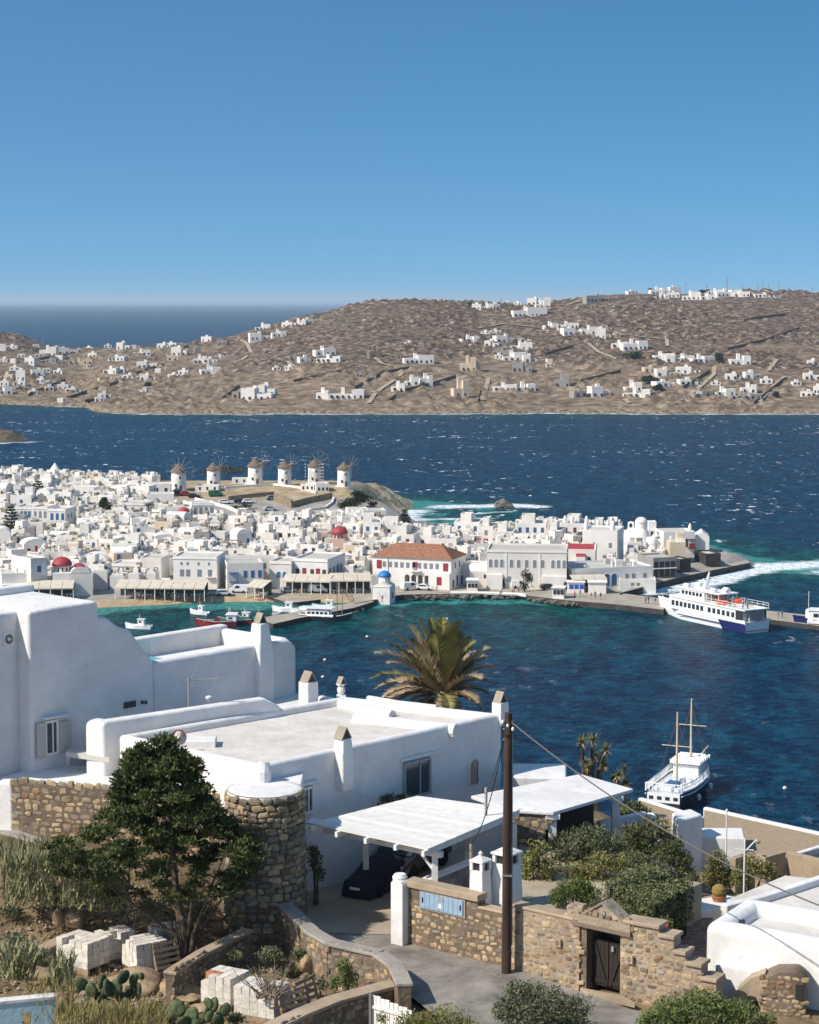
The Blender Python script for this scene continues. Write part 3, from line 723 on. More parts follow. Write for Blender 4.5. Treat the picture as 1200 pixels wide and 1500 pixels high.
o,W,D,H=bld('corner_house','tall white corner block with a shaded side beside the red-domed church','house',46,874,70,38,56,10,lambda W,D,H:[('window',SHUTB,W*.5,H-3.4,1.0,1.5,'f'),('terrace_opening',TRIM,W*.8,H-4.2,1.1,2.9,'f')]+row('door',SHUTB,lin(.2,W,3),.9,.95,2.2)+row('window',GREYW,(3,7),H-4,.7,1.0,'l'),z=1.4)
o,W,D,H=bld('terrace_house','low shaded house with a row of blue doors beside the tall corner block','house',3,874,46,16,34,7,lambda W,D,H:row('door',SHUTB,lin(.3,W,5),.5,.9,2.1),z=1.4)
MB().box(0,-1.6,2.9,W,-.0,3.05).build('balcony',WHITE,o)
def red_church(name,label,px,py,pxr,yaw,D,hb,dr,vaults=True,extra_vault=True,z=None,wm=WHITE,nave=True):
 P,W=front(px,py,pxr,yaw,z);o=thing(name,label,'church',P,radians(yaw));occupy(o,W,D)
 b=MB();b.box(0,0,-2,W,D,hb);b.build('wall',wm,o)
 if vaults:
  b=MB();vault(b,W*.45,-.05,hb-.02,W*.95,D,hb*.30,'y');b.build('end_wall',wm,o)
  b=MB();vault(b,W*.48,.45,hb+.06,W*.92,D-.3,hb*.30,'y');b.build('vault_roof',RED,o,smooth=False)
 cx=W*(.25 if vaults else.5);cy=D*.5
 b=MB();b.lathe([(dr*.93,0),(dr*.93,dr*.62)],8,(cx,cy,hb));b.build('drum',wm,o)
 b=MB();dome(b,(cx,cy,hb+dr*.62),dr*1.08,dr*.92);b.build('dome',RED,o,smooth=True)
 b=MB();b.tube([(0,0,0),(0,0,.7)],.05,5);b.box(-.22,-.03,.4,.22,.03,.48);b.build('cross',TRIM,o).location=(cx,cy,hb+dr*1.5)
 for k in(-.5,0,.5):window_part(o,'drum_window',DARK,cx+k*dr*.9,cy-dr*.93+abs(k)*dr*.25,hb+.15,.3,dr*.4,'f',.12)
 return o,W,D
red_church('domed_church','white church with red dome and red barrel vaults behind the restaurant canopies',78,868,136,12,8,4.6,2.3,z=2.2)
o,W,D,H=bld('parapet_house','white two-part house with dark doors and stepped parapet above the long canopy','house',163,852,236,-8,27,8,lambda W,D,H:row('door',SHUTN,(W*.2,W*.33,W*.46),1.4,.9,2.2)+row('door',SHUTN,(W*.66,W*.77,W*.90),1.5,.9,2.3),cornice=True)
b=MB();parapet_block(b,W*.58,-.12,-1,W+.1,D,H+1.6);b.build('raised_bay',[GREYW if False else WHITE,ROOFG],o)
for x in(W*.66,W*.77,W*.90):window_part(o,'door',SHUTN,x,-.12,1.5,.9,2.3,'f',.14)
bal=MB().box(W*.6,-2.4,1.0,W*1.2,-.12,1.2).build('balcony',WHITE,o)
for i in range(3):arch_window(bal,'arch',DARK,W*.72+i*2.2,-2.4,-1.4,1.6,2.2,TRIM)
o,W,D,H=bld('shuttered_house','broad two-storey white house with grey shutters and small attic windows beside the parapet house','house',254,862,318,-6,48,10,lambda W,D,H:row('window',SHUTG,(W*.2,W*.34,W*.6,W*.84),H-5.0,1.0,1.7)+row('attic_window',SHUTG,(W*.19,W*.33,W*.58,W*.82),H-2.2,.5,.7),cornice=True,wm=WHITE2)
MB().box(W*.75,-.9,H-5.2,W*.95,0,H-5.05).build('balcony',WHITE,o)
o,W,D,H=bld('balcony_house','white waterfront house with a bright blue wooden balcony','house',333,866,386,10,41,9,lambda W,D,H:row('window',SHUTB,(W*.5,W*.7,W*.9),H-3.6,.8,1.7)+[('window',DARK,3,2.5,.6,1.0,'l'),('window',DARK,3,5.0,.6,1.0,'l')])
bb=MB().box(W*.05,-.9,H-4.6,W*.3,0,H-4.45).build('balcony',SHUTB,o)
for i in range(6):MB().box(-.05,-.88,0,.05,-.78,2.2).build('baluster',SHUTB,bb).location=(W*.06+i*W*.046,0,H-4.45)
MB().box(W*.04,-.95,H-2.35,W*.31,0,H-2.2).build('balcony_roof',SHUTB,o)
o,W,D,H=bld('upper_house','long white upper storey with many dark windows behind the blue-balcony house','house',325,851,404,3,33,7,lambda W,D,H:row('window',SHUTB,lin(.5,W,7),H-2.6,.7,1.4),z=2.3)
o,W,D,H=bld('arched_window_house','low white house with two blue arched windows beside the red-shuttered house','house',395,862,427,-14,41,9,(),cornice=True)
for x in(W*.42,W*.7):arch_window(o,'window',SHUTB,x,0,H-4.1,1.1,1.5,TRIM)
o,W,D,H=bld('red_shutter_house','square neoclassical white house with red shutters and small balconies','house',430,862,480,-16,45,14,lambda W,D,H:row('window',SHUTN,(W*.12,W*.55,W*.9),H-4.2,.9,1.6)+row('shutter_door',SHUTR,(W*.32,W*.72),H-4.5,1.0,2.1)+row('side_window',SHUTN,(2,5,8,11),H-4.2,.9,1.7,'r'),cornice=True,wm=WHITE2)
for x in(.32,.72):MB().box(W*x-1,-.8,H-4.75,W*x+1,0,H-4.6).build('balcony',WHITE2,o)
awning('long cream restaurant canopy in front of the parapet and shuttered houses',168,876,300,-4,6.0,posts=9)
awning('cream canopy under the balconies of the red-shuttered house',414,869,484,-6,4.5,3.0,posts=5)
awning('pale canopy between the red-shuttered house and the blue-domed chapel',484,870,545,4,7,3.2,1.0,posts=5)
awning('small tan canopy below the blue wooden balcony',353,858,380,-12,4,3.0,posts=2)
awning('low tan market stall canopy at the head of the small jetty',360,872,386,-25,4.5,2.2,posts=2,name='market_canopy')
awning('tan canopy roof below the red-domed waterfront church',40,878,108,6,5.5,2.6,posts=4)
o,W,D,H=bld('vaulted_house','white barrel-vaulted house beside the town hall','house',688,859,716,6,22,11,lambda W,D,H:[('window',DARK,W*.8,2.0,.6,.9,'f')],z=1.4)
b=MB();vault(b,0,0,H-.4,W,D*.8,1.9,'x');b.build('vault_roof',WHITE2,o)
o,W,D,H=bld('school','long cream-white building with a row of arched windows facing the square','school',713,861,830,-6,57,13,lambda W,D,H:[('window',SHUTG,W*.28,1.6,1.0,1.3,'f'),('door',SHUTN,W*.20,.2,.9,2.0,'f')]+row('window',SHUTG,(2.5,6,9.5),H-4.3,.9,1.9,'r'),cornice=True,wm=mat('school_plaster',(.72,.68,.62),.85,.2,noise_amt=.08,noise_scale=.3,coords='World'),z=1.35)
for x in(.05,.12,.19,.31,.40,.50,.60,.70,.83,.90,.97):arch_window(o,'arched_window',SHUTG,W*x,0,H-4.5,.85,2.0,TRIM)
MB().box(0,-1.1,-2,W*.2,0,3.4).build('plinth',WHITE2,o);MB().box(W*.7,-1.1,-2,W+.05,0,3.2).build('plinth',WHITE2,o)
for x in(.245,.665):MB().box(W*x-.15,-.12,-1,W*x+.15,0,H-.8).build('pilaster',TRIM,o)
o,W,D,H=bld('vaulted_church','white church with a long red barrel roof behind the school','church',822,838,872,-8,34,8,lambda W,D,H:row('window',DARK,(W*.82,),H-3.0,.6,1.1),z=2.5)
b=MB();vault(b,1.0,.35,H-.35,W-.3,D-.35,1.25,'x');b.build('vault_roof',RED,o)
b=MB();vault(b,-.1,0,H-.4,.95,D,1.6,'x');b.build('gable',WHITE2,o);b=MB();vault(b,W-.28,0,H-.4,W+.1,D,1.6,'x');b.build('gable',WHITE2,o)
b=MB();b.box(W*.45,-3,-1,W*.72,0,H-1.6);b.build('side_chapel',WHITE2,o)
b=MB();vault(b,W*.45,-2.9,H-1.6,W*.72,0,.7,'x');b.build('side_vault',RED,o)
o,W,D,H=bld('tower_house','tall plain white block with three small windows behind the red-roofed church','house',853,829,904,-14,53,12,lambda W,D,H:row('window',SHUTG,(W*.35,W*.8),H-4.5,.8,1.3)+row('window',SHUTB,(5,),H-4.6,.8,1.5,'r'),z=2.6,wm=WHITE2)
for x in(.08,.85):MB().lathe([(.7,0),(.62,1.6),(.3,2.4),(0.01,2.6)],8).build('chimney',WHITE2,o).location=(W*x,1.2,H-.5)
o,W,D,H=bld('customs_house','long low white building with three blue arches facing the quay','building',838,862,956,16,29,14,lambda W,D,H:row('window',SHUTG,(W*.12,W*.2,W*.68,W*.76,W*.9),2.0,.9,1.1),z=1.35,wm=WHITE2)
for x in(.34,.43,.52):arch_window(o,'arch_door',SHUTB,W*x,0,.3,1.4,3.0,TRIM)
r_=random.Random(5)
for i in range(8):MB().box(0,0,0,r_.uniform(.6,1.4),r_.uniform(.6,1.4),r_.uniform(.7,1.6)).build('roof_unit',WHITE if i%2 else ROOFG,o).location=(r_.uniform(2,W-3),r_.uniform(2,11),H-.4)
awning('white flat canopy on posts against the long quay building',838,866,890,4,5,3.0,.4,posts=4,name='quay_canopy')
o,W,D,H=bld('glazed_house','grey-fronted house with stacked dark glazed balconies at the end of the quay building','house',957,849,990,20,32,9,lambda W,D,H:row('window',DARK,lin(0,W,4),.6,1.2,1.9)+row('window',DARK,lin(0,W,4),3.0,1.2,1.5),wm=GREYW,z=1.35)
MB().box(0,-.7,2.7,W,0,2.85).build('balcony',WHITE,o)
SPECS=[('sea_house','white house with rooftop chimneys overlooking the bay behind the school',820,800,862,-12,34,9,3),('sea_house','flat white house with a dark balcony next to the chimneyed sea house',864,798,892,-10,26,9,2),('sea_house','white stepped house with a dark door behind the school roof',798,806,822,-14,30,8,2),('sea_house','broad white house with four dark windows behind the school roof',754,802,800,-6,36,9,4),('sea_house','white house with red terrace chairs behind the school roof',722,806,752,-8,28,8,2),('sea_house','narrow white house with a flat grey roof by the bay',700,800,722,-12,30,8,1),('sea_house','white house with stacked terraces above the turquoise bay',665,796,702,-10,32,9,3),('sea_house','wide low white house beside the turquoise bay',640,806,668,-8,22,8,2),('sea_house','white L-shaped house behind the tiled town hall roof',610,812,640,-14,28,8,2),('sea_house','white block with a lean-to behind the town hall roof',568,812,606,-12,30,10,2)]
for nm,lb,a,c,d,yw,hp,D,nw in SPECS:
 o,W,D,H=bld(nm,lb,'house',a,c,d,yw,hp,D,lambda W,D,H:row('window',R.choice([SHUTB,SHUTN,DARK,SHUTG]),lin(.4,W,nw),H-2.6,.85,1.4)+row('window',DARK,(2.5,5.5),H-2.6,.8,1.2,'r'),wm=R.choice([WHITE,WHITE2]))
 if 'chimney' in lb:
  for x in(.15,.4,.9):MB().lathe([(.6,0),(.55,1.5),(.25,2.2),(0.01,2.4)],8).build('chimney',WHITE2,o).location=(W*x,2,H-.4)
 b=MB();parapet_block(b,W*.2,D*.35,H-.5,W*.62,D*.9,H+2.0);b.build('roof_room',[WHITE,ROOFG],o)
for(a,c,d,lb)in[(692,812,712,'small white chapel with a red barrel roof by the turquoise bay'),(618,826,640,'white chapel with a red barrel roof behind the town hall'),(668,832,690,'small chapel with a red vaulted roof beside the pergola behind the town hall')]:
 o,W,D,H=bld('chapel',lb,'chapel',a,c,d,-10,16,5,lambda W,D,H:[('door',DARK,W*.6,.2,.6,1.5,'f')])
 b=MB();vault(b,.3,.2,H-.35,W,D-.2,1.5,'x');b.build('vault_roof',RED,o)
 b=MB();vault(b,-.1,0,H-.4,.28,D,2.0,'x');b.build('gable',WHITE2,o)
P,W=front(676,828,712,10,3.0);o=thing('terrace_pergola','white flat terrace pergola on posts behind the town hall','pergola',P,radians(10));occupy(o,W,6)
MB().box(0,0,2.6,W,7,2.85).build('roof',TRIM,o)
for i in range(6):MB().box(-.12,0,-2,.12,.25,2.6).build('post',WHITE2,o).location.x=.15+(W-.3)*i/5
def sea_church():
 P=tp(932,812);P.z=2.6;o=thing('sea_church','lumpy whitewashed church of melted forms with a white dome and bell arch','church',P,radians(-12));OCC.extend([(P.x+i*3,P.y+j*3,3)for i in range(-3,4)for j in range(-1,4)])
 def lump(name,x,y,w_,d_,h_,top=.55,seed=0):
  b=MB();r=random.Random(seed);n=7
  prof=[(1.0,-3),(1.0,0.3*h_),(.93,.6*h_),((1+top)/2,.88*h_),(top,h_)]
  k=14;vs=[]
  for q,z in prof:
   for j in range(k):
    a=2*pi*j/k;sx=abs(cos(a))**.55*(1 if cos(a)>0 else-1);sy=abs(sin(a))**.55*(1 if sin(a)>0 else-1)
    f=q*(1+.07*noise.noise(Vector((sx*2,sy*2,z*.3+seed))));vs.append((x+sx*w_/2*f,y+sy*d_/2*f,z))
  fs=[(i*k+j,i*k+(j+1)%k,(i+1)*k+(j+1)%k,(i+1)*k+j)for i in range(len(prof)-1)for j in range(k)]+[tuple((len(prof)-1)*k+j for j in range(k))]
  b.add(vs,fs);return b.build(name,WHITE2,o,smooth=True)
 lump('nave',-.4,4,8.5,7,7.2,.5,1);lump('lower_chapel',-4.2,2.4,4.4,5,3.8,.6,2);lump('lower_chapel',3.6,3.5,4.6,6,5.0,.6,3);lump('buttress',1.0,.8,5.0,3,4.2,.45,4);lump('lower_chapel',6.2,5,3.2,4.2,4.4,.7,5);lump('buttress',-2.6,.6,3,2.4,2.9,.5,6)
 b=MB();b.lathe([(1.75,6.4),(1.75,8.6),(1.85,8.7)],16,(.9,4.3,0));b.build('drum',WHITE2,o,smooth=False)
 b=MB();dome(b,(.9,4.3,8.7),1.75,1.55);b.build('dome',WHITE2,o,smooth=True)
 q=arch_pts(.9,1.9);prof=[(.85,0)]+[(x*1.9 if x>0 else x*1.9,z*1.0+(.5 if z>0.5 else 0))for x,z in q][1:-1]+[(-.85,0)]+q[::-1]
 b=MB();b.ext(prof,(1,0,0),(0,0,1),(0,.7,0),(-1.9,3.6,6.6));b.build('bell_arch',WHITE2,o)
 for x,y,z,r in((4.9,4,4.9,1.0),(6.6,5,4.2,1.15)):
  b=MB();dome(b,(x,y,z),r,r*.95,14,6);b.build('small_dome',WHITE2,o,smooth=True)
 for x,y,z in((-4.2,-.2,.6),(3.2,.4,1.2)):window_part(o,'door',DARK,x,y,z,.7,1.5,'f',.3)
sea_church()
o,W,D,H=bld('balcony_sea_house','white sea-edge house with dark overhanging wooden balconies beside the lumpy church','house',972,812,1018,8,33,9,lambda W,D,H:row('door',SHUTN,(W*.48,W*.6,W*.72),H-4.2,.8,2.2),wm=WHITE2,z=3.0)
bb=MB().box(W*.76,-1.3,H-4.6,W*1.0,0,H-4.45).build('balcony',SHUTN,o);MB().box(W*.78,-1.2,H-4.45,W*.98,-1.1,H-3.2).build('railing',SHUTR,bb);MB().box(W*.76,-1.3,H-2.2,W,0,H-2.05).build('balcony_roof',SHUTN,o)
MB().lathe([(.55,0),(.5,1.5),(.2,2.2),(0.01,2.4)],8).build('chimney',WHITE2,o).location=(W*.93,3,H-.4)
o,W,D,H=bld('end_house','plain white gabled house at the outermost end of the sea front','house',1018,810,1039,-6,24,8,(),wm=WHITE2,z=3.0)
b=MB();b.ext([(0,0),(W,0),(W/2,1.4)],(1,0,0),(0,0,1),(0,8,0),(0,0,H));b.build('roof',WHITE2,o)
o,W,D,H=bld('bastion','dark stone bastion at the end of the sea wall','bastion',1034,827,1056,14,16,8,(),wm=QSTONE,z=2.4)
o,W,D,H=bld('stone_house','low dark stone house front under the overhanging balconies','house',996,836,1012,22,17,6,lambda W,D,H:row('window',DARK,lin(0,W,2),1.6,.7,.9),wm=QSTONE,z=2.2)
o,W,D,H=bld('boathouse','blank white block with a grey end standing in the water beside the pier','building',908,867,961,-3,19,7,lambda W,D,H:[('window',SHUTG,W*.35,H-1.6,.8,.7,'f'),('window',SHUTG,W*.5,H-1.6,.8,.7,'f'),('shutter',GREYW,3.5,-1,6.2,H-.2,'r')],wm=WHITE2,z=.3)
for lb,a,c,d,yw,hp,D,wm_,wn in[('small white kiosk with dark glazing beside the barrel-vaulted house',684,866,700,-4,16,4,WHITE2,GLASSD),('white ticket cabin with a dark window on the harbour quay',809,876,826,-12,15,3.5,WHITE2,DARK),('white cabin with bright blue posters beside the quay canopy',832,868,856,-2,15,3.5,WHITE2,mat('blue_poster',(.02,.09,.42),.5,.3)),('plain white cabin between the poster cabin and the boathouse',862,869,888,-4,16,4,WHITE2,None)]:
 o,W,D,H=bld('quay_kiosk',lb,'kiosk',a,c,d,yw,hp,D,(row('window',wn,lin(.2,W,3),1.0,.75,1.0)if False else(lambda W,D,H:row('window',wn,lin(.2,W,3),.9,W/4,1.0)if wn else[])),wm=wm_,z=1.35)
 MB().box(-.25,-.35,H-.05,W+.25,D+.1,H+.12).build('roof',TRIM,o)
red_church('domed_church','pink-walled church with a large red dome above the packed roofs',484,812,505,-12,5,4.2,2.1,vaults=False,wm=PINKW)
red_church('domed_church','small church whose red dome peeps out of the roofs below the windmills',258,774,276,-8,4,3.6,1.6,vaults=False)
o,W,D,H=bld('apse_house','rounded cream apse building below the pink red-domed church','church',470,822,492,-12,18,5,(),wm=CREAM)
b=MB();b.lathe([(1.9,-1),(1.9,3.4),(1.5,4.2),(.8,4.7),(0.01,4.9)],14,(W*.4,0,0));b.build('apse',CREAM,o,smooth=False)
o,W,D,H=bld('pink_house','pink house with a shaded terrace beside the red dome','house',458,800,480,-8,20,6,lambda W,D,H:row('window',DARK,lin(0,W,2),H-2.4,.8,1.2),wm=PINKW)
BIG=[('mansion','cream mansion with three tall windows beside the dark bushes',47,776,70,-10,34,9,3),('mansion','second cream mansion with three tall windows, joined to the first',71,778,96,-10,33,9,3),('mansion','long pale house with a red door beside the cream mansions',22,770,46,-8,28,9,4),('mansion','white house with blue-black doors beside the parked cars under the windmills',208,729,250,4,20,7,3),('mansion','tall white block with a shaded flank below the car park',215,748,255,6,24,8,0),('mansion','grey-white house with a row of six windows below the car park',241,768,280,8,22,8,6),('mansion','white house with blue doors between the roofs below the car park',281,763,314,10,26,8,4),('mansion','blue-shaded white house with three tall windows below the stone retaining wall',486,768,505,14,18,8,3),('mansion','long pale blue-grey house below the retaining wall',448,768,478,12,16,7,4),('mansion','white row with arched shop fronts below the green mound',510,764,540,8,18,7,5),('mansion','white house with a dark arcade beside the pine at the bay',532,768,566,8,20,8,6),('mansion','plain tall white block in the middle of the packed roofs',130,778,160,-10,22,8,1),('mansion','round-cornered grey house with two windows among the upper roofs',174,762,214,-10,26,8,3),('mansion','white two-storey house with pairs of dark windows below the white cone mill',91,738,138,-6,24,8,5)]
for nm,lb,a,c,d,yw,hp,D,nw in BIG:
 bld(nm,lb,'house',a,c,d,yw,hp,D,lambda W,D,H:(row('window',R.choice([SHUTB,DARK,SHUTG]),lin(.3,W,nw),H-3.2,.85,1.9)if nw else[])+row('window',DARK,(2.4,5.2),H-3.0,.7,1.3,'r'),wm=R.choice([WHITE,WHITE2]),cornice=hp>25)
def free(x,y,r):
 for a,c,q in OCC:
  if(a-x)**2+(c-y)**2<(q+r)**2:return False
 return True
CHIM=MB().lathe([(.32,-.3),(.30,.9),(.42,.95),(.42,1.1),(.12,1.5)],6).mesh('chimney',WHITE2)
TANK=MB().tube([(-.6,0,.55),(.6,0,.55)],.28,8).box(-.7,-.9,0,.7,-.85,.02).add([(-.7,-1.2,.05),(.7,-1.2,.05),(.7,-.2,.7),(-.7,-.2,.7)],[(0,1,2,3)]).box(-.55,-.1,-.1,-.45,.1,.5).box(.45,-.1,-.1,.55,.1,.5).mesh('water_tank',GREYW)
HOUSES=0
CLUT=[]
for px,py,rr in[(12,792,5),(30,795,5),(47,797,4),(85,782,5),(102,782,4),(318,788,5),(332,792,4),(57,742,3),(17,788,3),(153,754,3),(593,778,3),(218,768,2.5),(356,771,3),(397,815,3),(330,813,2.5),(360,750,5),(345,752,4)]:
 q=tp(px,py);OCC.append((q.x,q.y,rr));OCC.append((q.x+.2,q.y-5,rr*.6))
def skyline(px):
 return interp([(0,688),(230,697),(262,738),(300,752),(500,752),(520,748),(560,760),(600,772),(700,772),(730,768),(780,762),(880,762),(960,770)],px)
def town_fill():
 global HOUSES
 r=random.Random(21);y=499.0;rowi=0
 NEAR=[((-90,500),'near the red-domed waterfront church'),((-12,530),'behind the tiled town hall'),((-22,548),'around the pink domed church'),((-64,590),'around the small red dome'),((-110,600),'around the cream mansions'),((-45,520),'behind the waterfront canopies'),((-60,550),'in the middle of town'),((-105,660),'below the white cone mill'),((-20,610),'below the stone retaining wall'),((30,560),'behind the long school')]
 while y<705:
  x=-.214*y-2;step=6.7
  while x<70:
   W=r.uniform(4.0,7.6);D=r.uniform(4.6,7.0);H=r.choice([3.0,3.3,3.6,4.2,5.4,6.0])*r.uniform(.92,1.06)
   cx=x+W/2+r.uniform(-.4,.4);cy=y+r.uniform(-1.6,1.6)+D/2
   x+=W+r.uniform(.1,1.2)
   if coast_d(cx,cy)<9 or(cy>628 and cx>-82)or(cy>616 and-62<cx<-28)or(cx>4 and cy<512):continue
   if cx>-8 and cy>640:continue
   if(cy>664 and cx>-80)or not free(cx,cy,1.9):continue
   zt_=town_h(cx,cy);tpx,tpy=to_px((cx,cy,zt_+H+(2.1 if H<4.5 else 0)))
   if tpy<skyline(tpx):continue
   if HOUSES>=296:return
   yaw=r.gauss(-11,8)if r.random()<.8 else r.uniform(5,30)
   near=min(NEAR,key=lambda q:hypot(q[0][0]-cx,(q[0][1]-cy)*.7))[1]
   th=radians(yaw);z=town_h(cx,cy)
   kind=r.random()
   shape='single cube house' if kind<.40 else('house with rooftop room' if kind<.68 else('stepped double house' if kind<.9 else 'barrel-roofed house'))
   tall=H>4.8
   wm_=r.choices([WHITE,WHITE2,CREAM,GREYW],[60,34,4,2])[0]
   col={'limewash':'white','limewash_bright':'white','cream_plaster':'cream','grey_render':'grey'}[wm_.name]
   has=r.random()
   extra=' and chimney' if has<.33 else(' and solar tank' if has<.52 else '')
   o=thing('town_house',f"{'tall' if tall else 'low'} {col} {shape}{extra} {near}",'house',(cx,cy,z),th,'packed white houses of the old town')
   b=MB();parapet_block(b,-W/2,-D/2,-2.5,W/2,D/2,H,.25,.35)
   top=H-.35;rx0,rx1=-W/2,W/2
   if.40<=kind<.68:
    rw=W*r.uniform(.35,.6);sx=r.choice([-W/2+.02,W/2-rw-.02]);parapet_block(b,sx,-D*.05,top,sx+rw,D/2-.02,H+2.1,.2,.25)
    rx0,rx1=(sx+rw,W/2)if sx<0 else(-W/2,sx)
   elif.68<=kind<.9:
    rw=W*r.uniform(.4,.6);h2=H*r.uniform(.5,.7);sx=r.choice([-1,1]);parapet_block(b,-rw/2+sx*.1*W,-D/2-r.uniform(1.5,3),-2.5,rw/2+sx*.1*W,-D/2+.02,h2,.2,.3)
   b.build('wall',[wm_,ROOFG if r.random()<.6 else wm_],o)
   if kind>=.9:
    q=MB();vault(q,-W/2+.1,-D/2+.1,H-.3,W/2-.1,D/2-.1,1.5,r.choice('xy'));q.build('vault_roof',WHITE2,o)
   HOUSES+=1;CLUT.append((cx,cy,z+top,W,D,th))
   OCC.append((cx,cy,min(W,D)*.30))
   sm=r.choices([DARK,SHUTB,SHUTN,SHUTG,SHUTR],[40,25,12,18,5])[0]
   nf=r.choice([1,2,2,3])if W>5.5 else r.choice([1,2])
   for lev in range(2 if tall else 1):
    zz=.9+lev*2.8 if tall else.9
    for xx in lin(-W/2+.3,W/2-.3,nf):
     if r.random()<.2:continue
     door=r.random()<.3
     window_part(o,'door' if door else 'window',sm,xx+r.uniform(-.2,.2),-D/2,zz-(.4 if door else 0),r.uniform(.6,.9),1.9 if door else r.uniform(.8,1.3),'f',.14)
    for yy in lin(-D/2+.5,D/2-.5,2):
     if r.random()<.55:window_part(o,'window',sm,W/2,yy,zz,r.uniform(.6,.9),r.uniform(.8,1.4),'r',.14)
   if has<.33:
    ch=link('chimney',CHIM,o);ch.location=(r.uniform(rx0+.7,rx1-.7),r.uniform(-D/3,D/3),top)
   elif has<.52 and kind<.9:
    ch=link('solar_tank',TANK,o);ch.location=(r.uniform(rx0+.9,rx1-.9),r.uniform(-D/4,D/4),top);ch.rotation_euler.z=r.uniform(-.6,.6)
   if r.random()<.22 and kind<.4:
    pg=MB().box(-1.3,-1.0,2.0,1.3,1.0,2.12)
    for sx in(-1.2,1.2):
     for sy in(-.9,.9):pg.box(sx-.05,sy-.05,0,sx+.05,sy+.05,2.0)
    q=pg.build('roof_pergola',r.choice([BARE,TRIM,AWN]),o);q.location=(0,D*.15,top)
  y+=step;rowi+=1
town_fill()
def rest_of_town():
 r=random.Random(44);b=MB();w=MB();y=500.0
 while y<703:
  x=-.214*y-2
  while x<60:
   W=r.uniform(2.4,4.2);D=r.uniform(2.6,4.4);H=r.uniform(2.4,4.6);cx=x+W/2;cy=y+r.uniform(-1.5,1.5);x+=W+r.uniform(.3,2.0)
   if coast_d(cx,cy)<10 or(cx>4 and cy<512)or(cy>660 and cx>-80)or(cy>628 and cx>-82)or(cx>-8 and cy>636)or not free(cx,cy,.6):continue
   z=town_h(cx,cy);tx,ty=to_px((cx,cy,z+H))
   if ty<skyline(tx):continue
   th=radians(r.gauss(-10,9));T=Matrix.Translation((cx,cy,z))@Matrix.Rotation(th,4,'Z');b.box(-W/2,-D/2,-2,W/2,D/2,H,T);b.box(-W/2+.2,-D/2+.2,H-.1,W/2-.2,-D/2+.5,H+.3,T)
   for k in range(r.randint(0,2)):q=r.uniform(-W/2+.5,W/2-.5);w.box(q-.3,-D/2-.05,.9,q+.3,-D/2+.05,.9+r.uniform(.7,1.4),T)
   OCC.append((cx,cy,.7));CLUT.append((cx,cy,z+H,W,D,th))
  y+=3.4
 tag(b.build('small_houses',WHITE),'countless small white houses and sheds wedged between the town houses','houses',kind='stuff');tag(w.build('small_windows',DARK),'small dark windows of the wedged-in houses','windows',kind='stuff')
rest_of_town()
def clutter():
 r=random.Random(9);bs=[MB()for _ in range(4)]
 for cx,cy,z,W,D,th in CLUT:
  for i in range(r.randint(2,6)):
   lx,ly=r.uniform(-W/2+.5,W/2-.5),r.uniform(-D/2+.5,D/2-.5);x,y=cx+lx*cos(th)-ly*sin(th),cy+lx*sin(th)+ly*cos(th);k=r.choices(range(4),[5,3,2,2])[0];T=Matrix.Translation((x,y,z))@Matrix.Rotation(th,4,'Z');s_,h_=r.uniform(.2,.8),r.uniform(.4,1.5)
   if k==3:leaf_clump(bs[3],(x,y,z+.5),.5,.5,14,.22,r)
   else:bs[k].box(-s_,-s_*r.uniform(.3,1),-.2,s_,s_*r.uniform(.3,1),h_,T)
 for b,m,n in zip(bs,(WHITE,ROOFG,BARE,GREENF),('white roof boxes and low walls','grey roof units','brown roof screens','green pot plants')):tag(b.build('roof_clutter',m),n+' strewn over the old town roofs','roof clutter',kind='stuff')
clutter()
SAILW=mat('bleached_timber',(.42,.38,.34),.8,.2)
def windmill(px,py,wpx,tilt,label,sails=12,roof=True,ang=0.0):
 P=at_z(px,py,12.1);s=P.y/FPX;Rr=wpx*s/2;H=24*s
 o=thing('windmill',label,'windmill',(P.x,P.y,town_h(P.x,P.y)),0,'white windmills along the rise');OCC.append((P.x,P.y,4))
 H+=P.z-o.location.z
 b=MB();b.lathe([(Rr*1.03,-2.5),(Rr*1.0,0),(Rr*.95,H*.6),(Rr*.93,H)],24);b.build('tower',WHITE2,o,smooth=True)
 b=MB();b.lathe([(Rr*1.12,H-.25),(Rr*1.08,H+.1),(Rr*.55,H+Rr*.52),(Rr*.1,H+Rr*1.0),(0.01,H+Rr*1.02)],20);cap=b.build('thatched_cap',THATCH,o)
 d=Vector((cos(ang),sin(ang),0));u=Vector((-d.y,d.x,0));hub=d*(Rr*1.25)+Vector((0,0,H+Rr*.35))
 MB().tube([(0,0,H+Rr*.35),hub+d*.5],.16,6).build('axle',BARE,o)
 wheel=MB().tube([hub,hub+d*.3],.35,8).build('hub',SHUTR,o)
 L_=Rr*1.75
 for i in range(sails):
  a=2*pi*i/sails+.13;e=hub+(u*cos(a)+Vector((0,0,1))*sin(a))*L_
  MB().tube([hub+d*.15,e+d*.15],[.055,.04],5).build('sail_spar',SAILW,o)
 rim=[hub+d*.15+(u*cos(2*pi*i/24)+Vector((0,0,1))*sin(2*pi*i/24))*L_ for i in range(25)]
 MB().tube(rim,.018,4).build('rim_rope',SAILW,o)
 for k in range(2):window_part(o,'window',DARK,(-.3+.55*k)*Rr,-Rr*.97,H*(.25+.4*k),.55,.8,'f',.3)
 window_part(o,'door',SHUTN,.35*Rr,-Rr*.96,0,.8,1.8,'f',.25)
 MB().lathe([(Rr*1.55,-3),(Rr*1.5,-.25)],20,(0,0,.3)).build('terrace',WHITE,o)
windmill(262,714,23,0,'windmill with dark thatch and a wide wheel, farthest from the headland',ang=radians(-75))
windmill(313,711,20,0,'windmill between the first mill and the low white annex',ang=radians(-38))
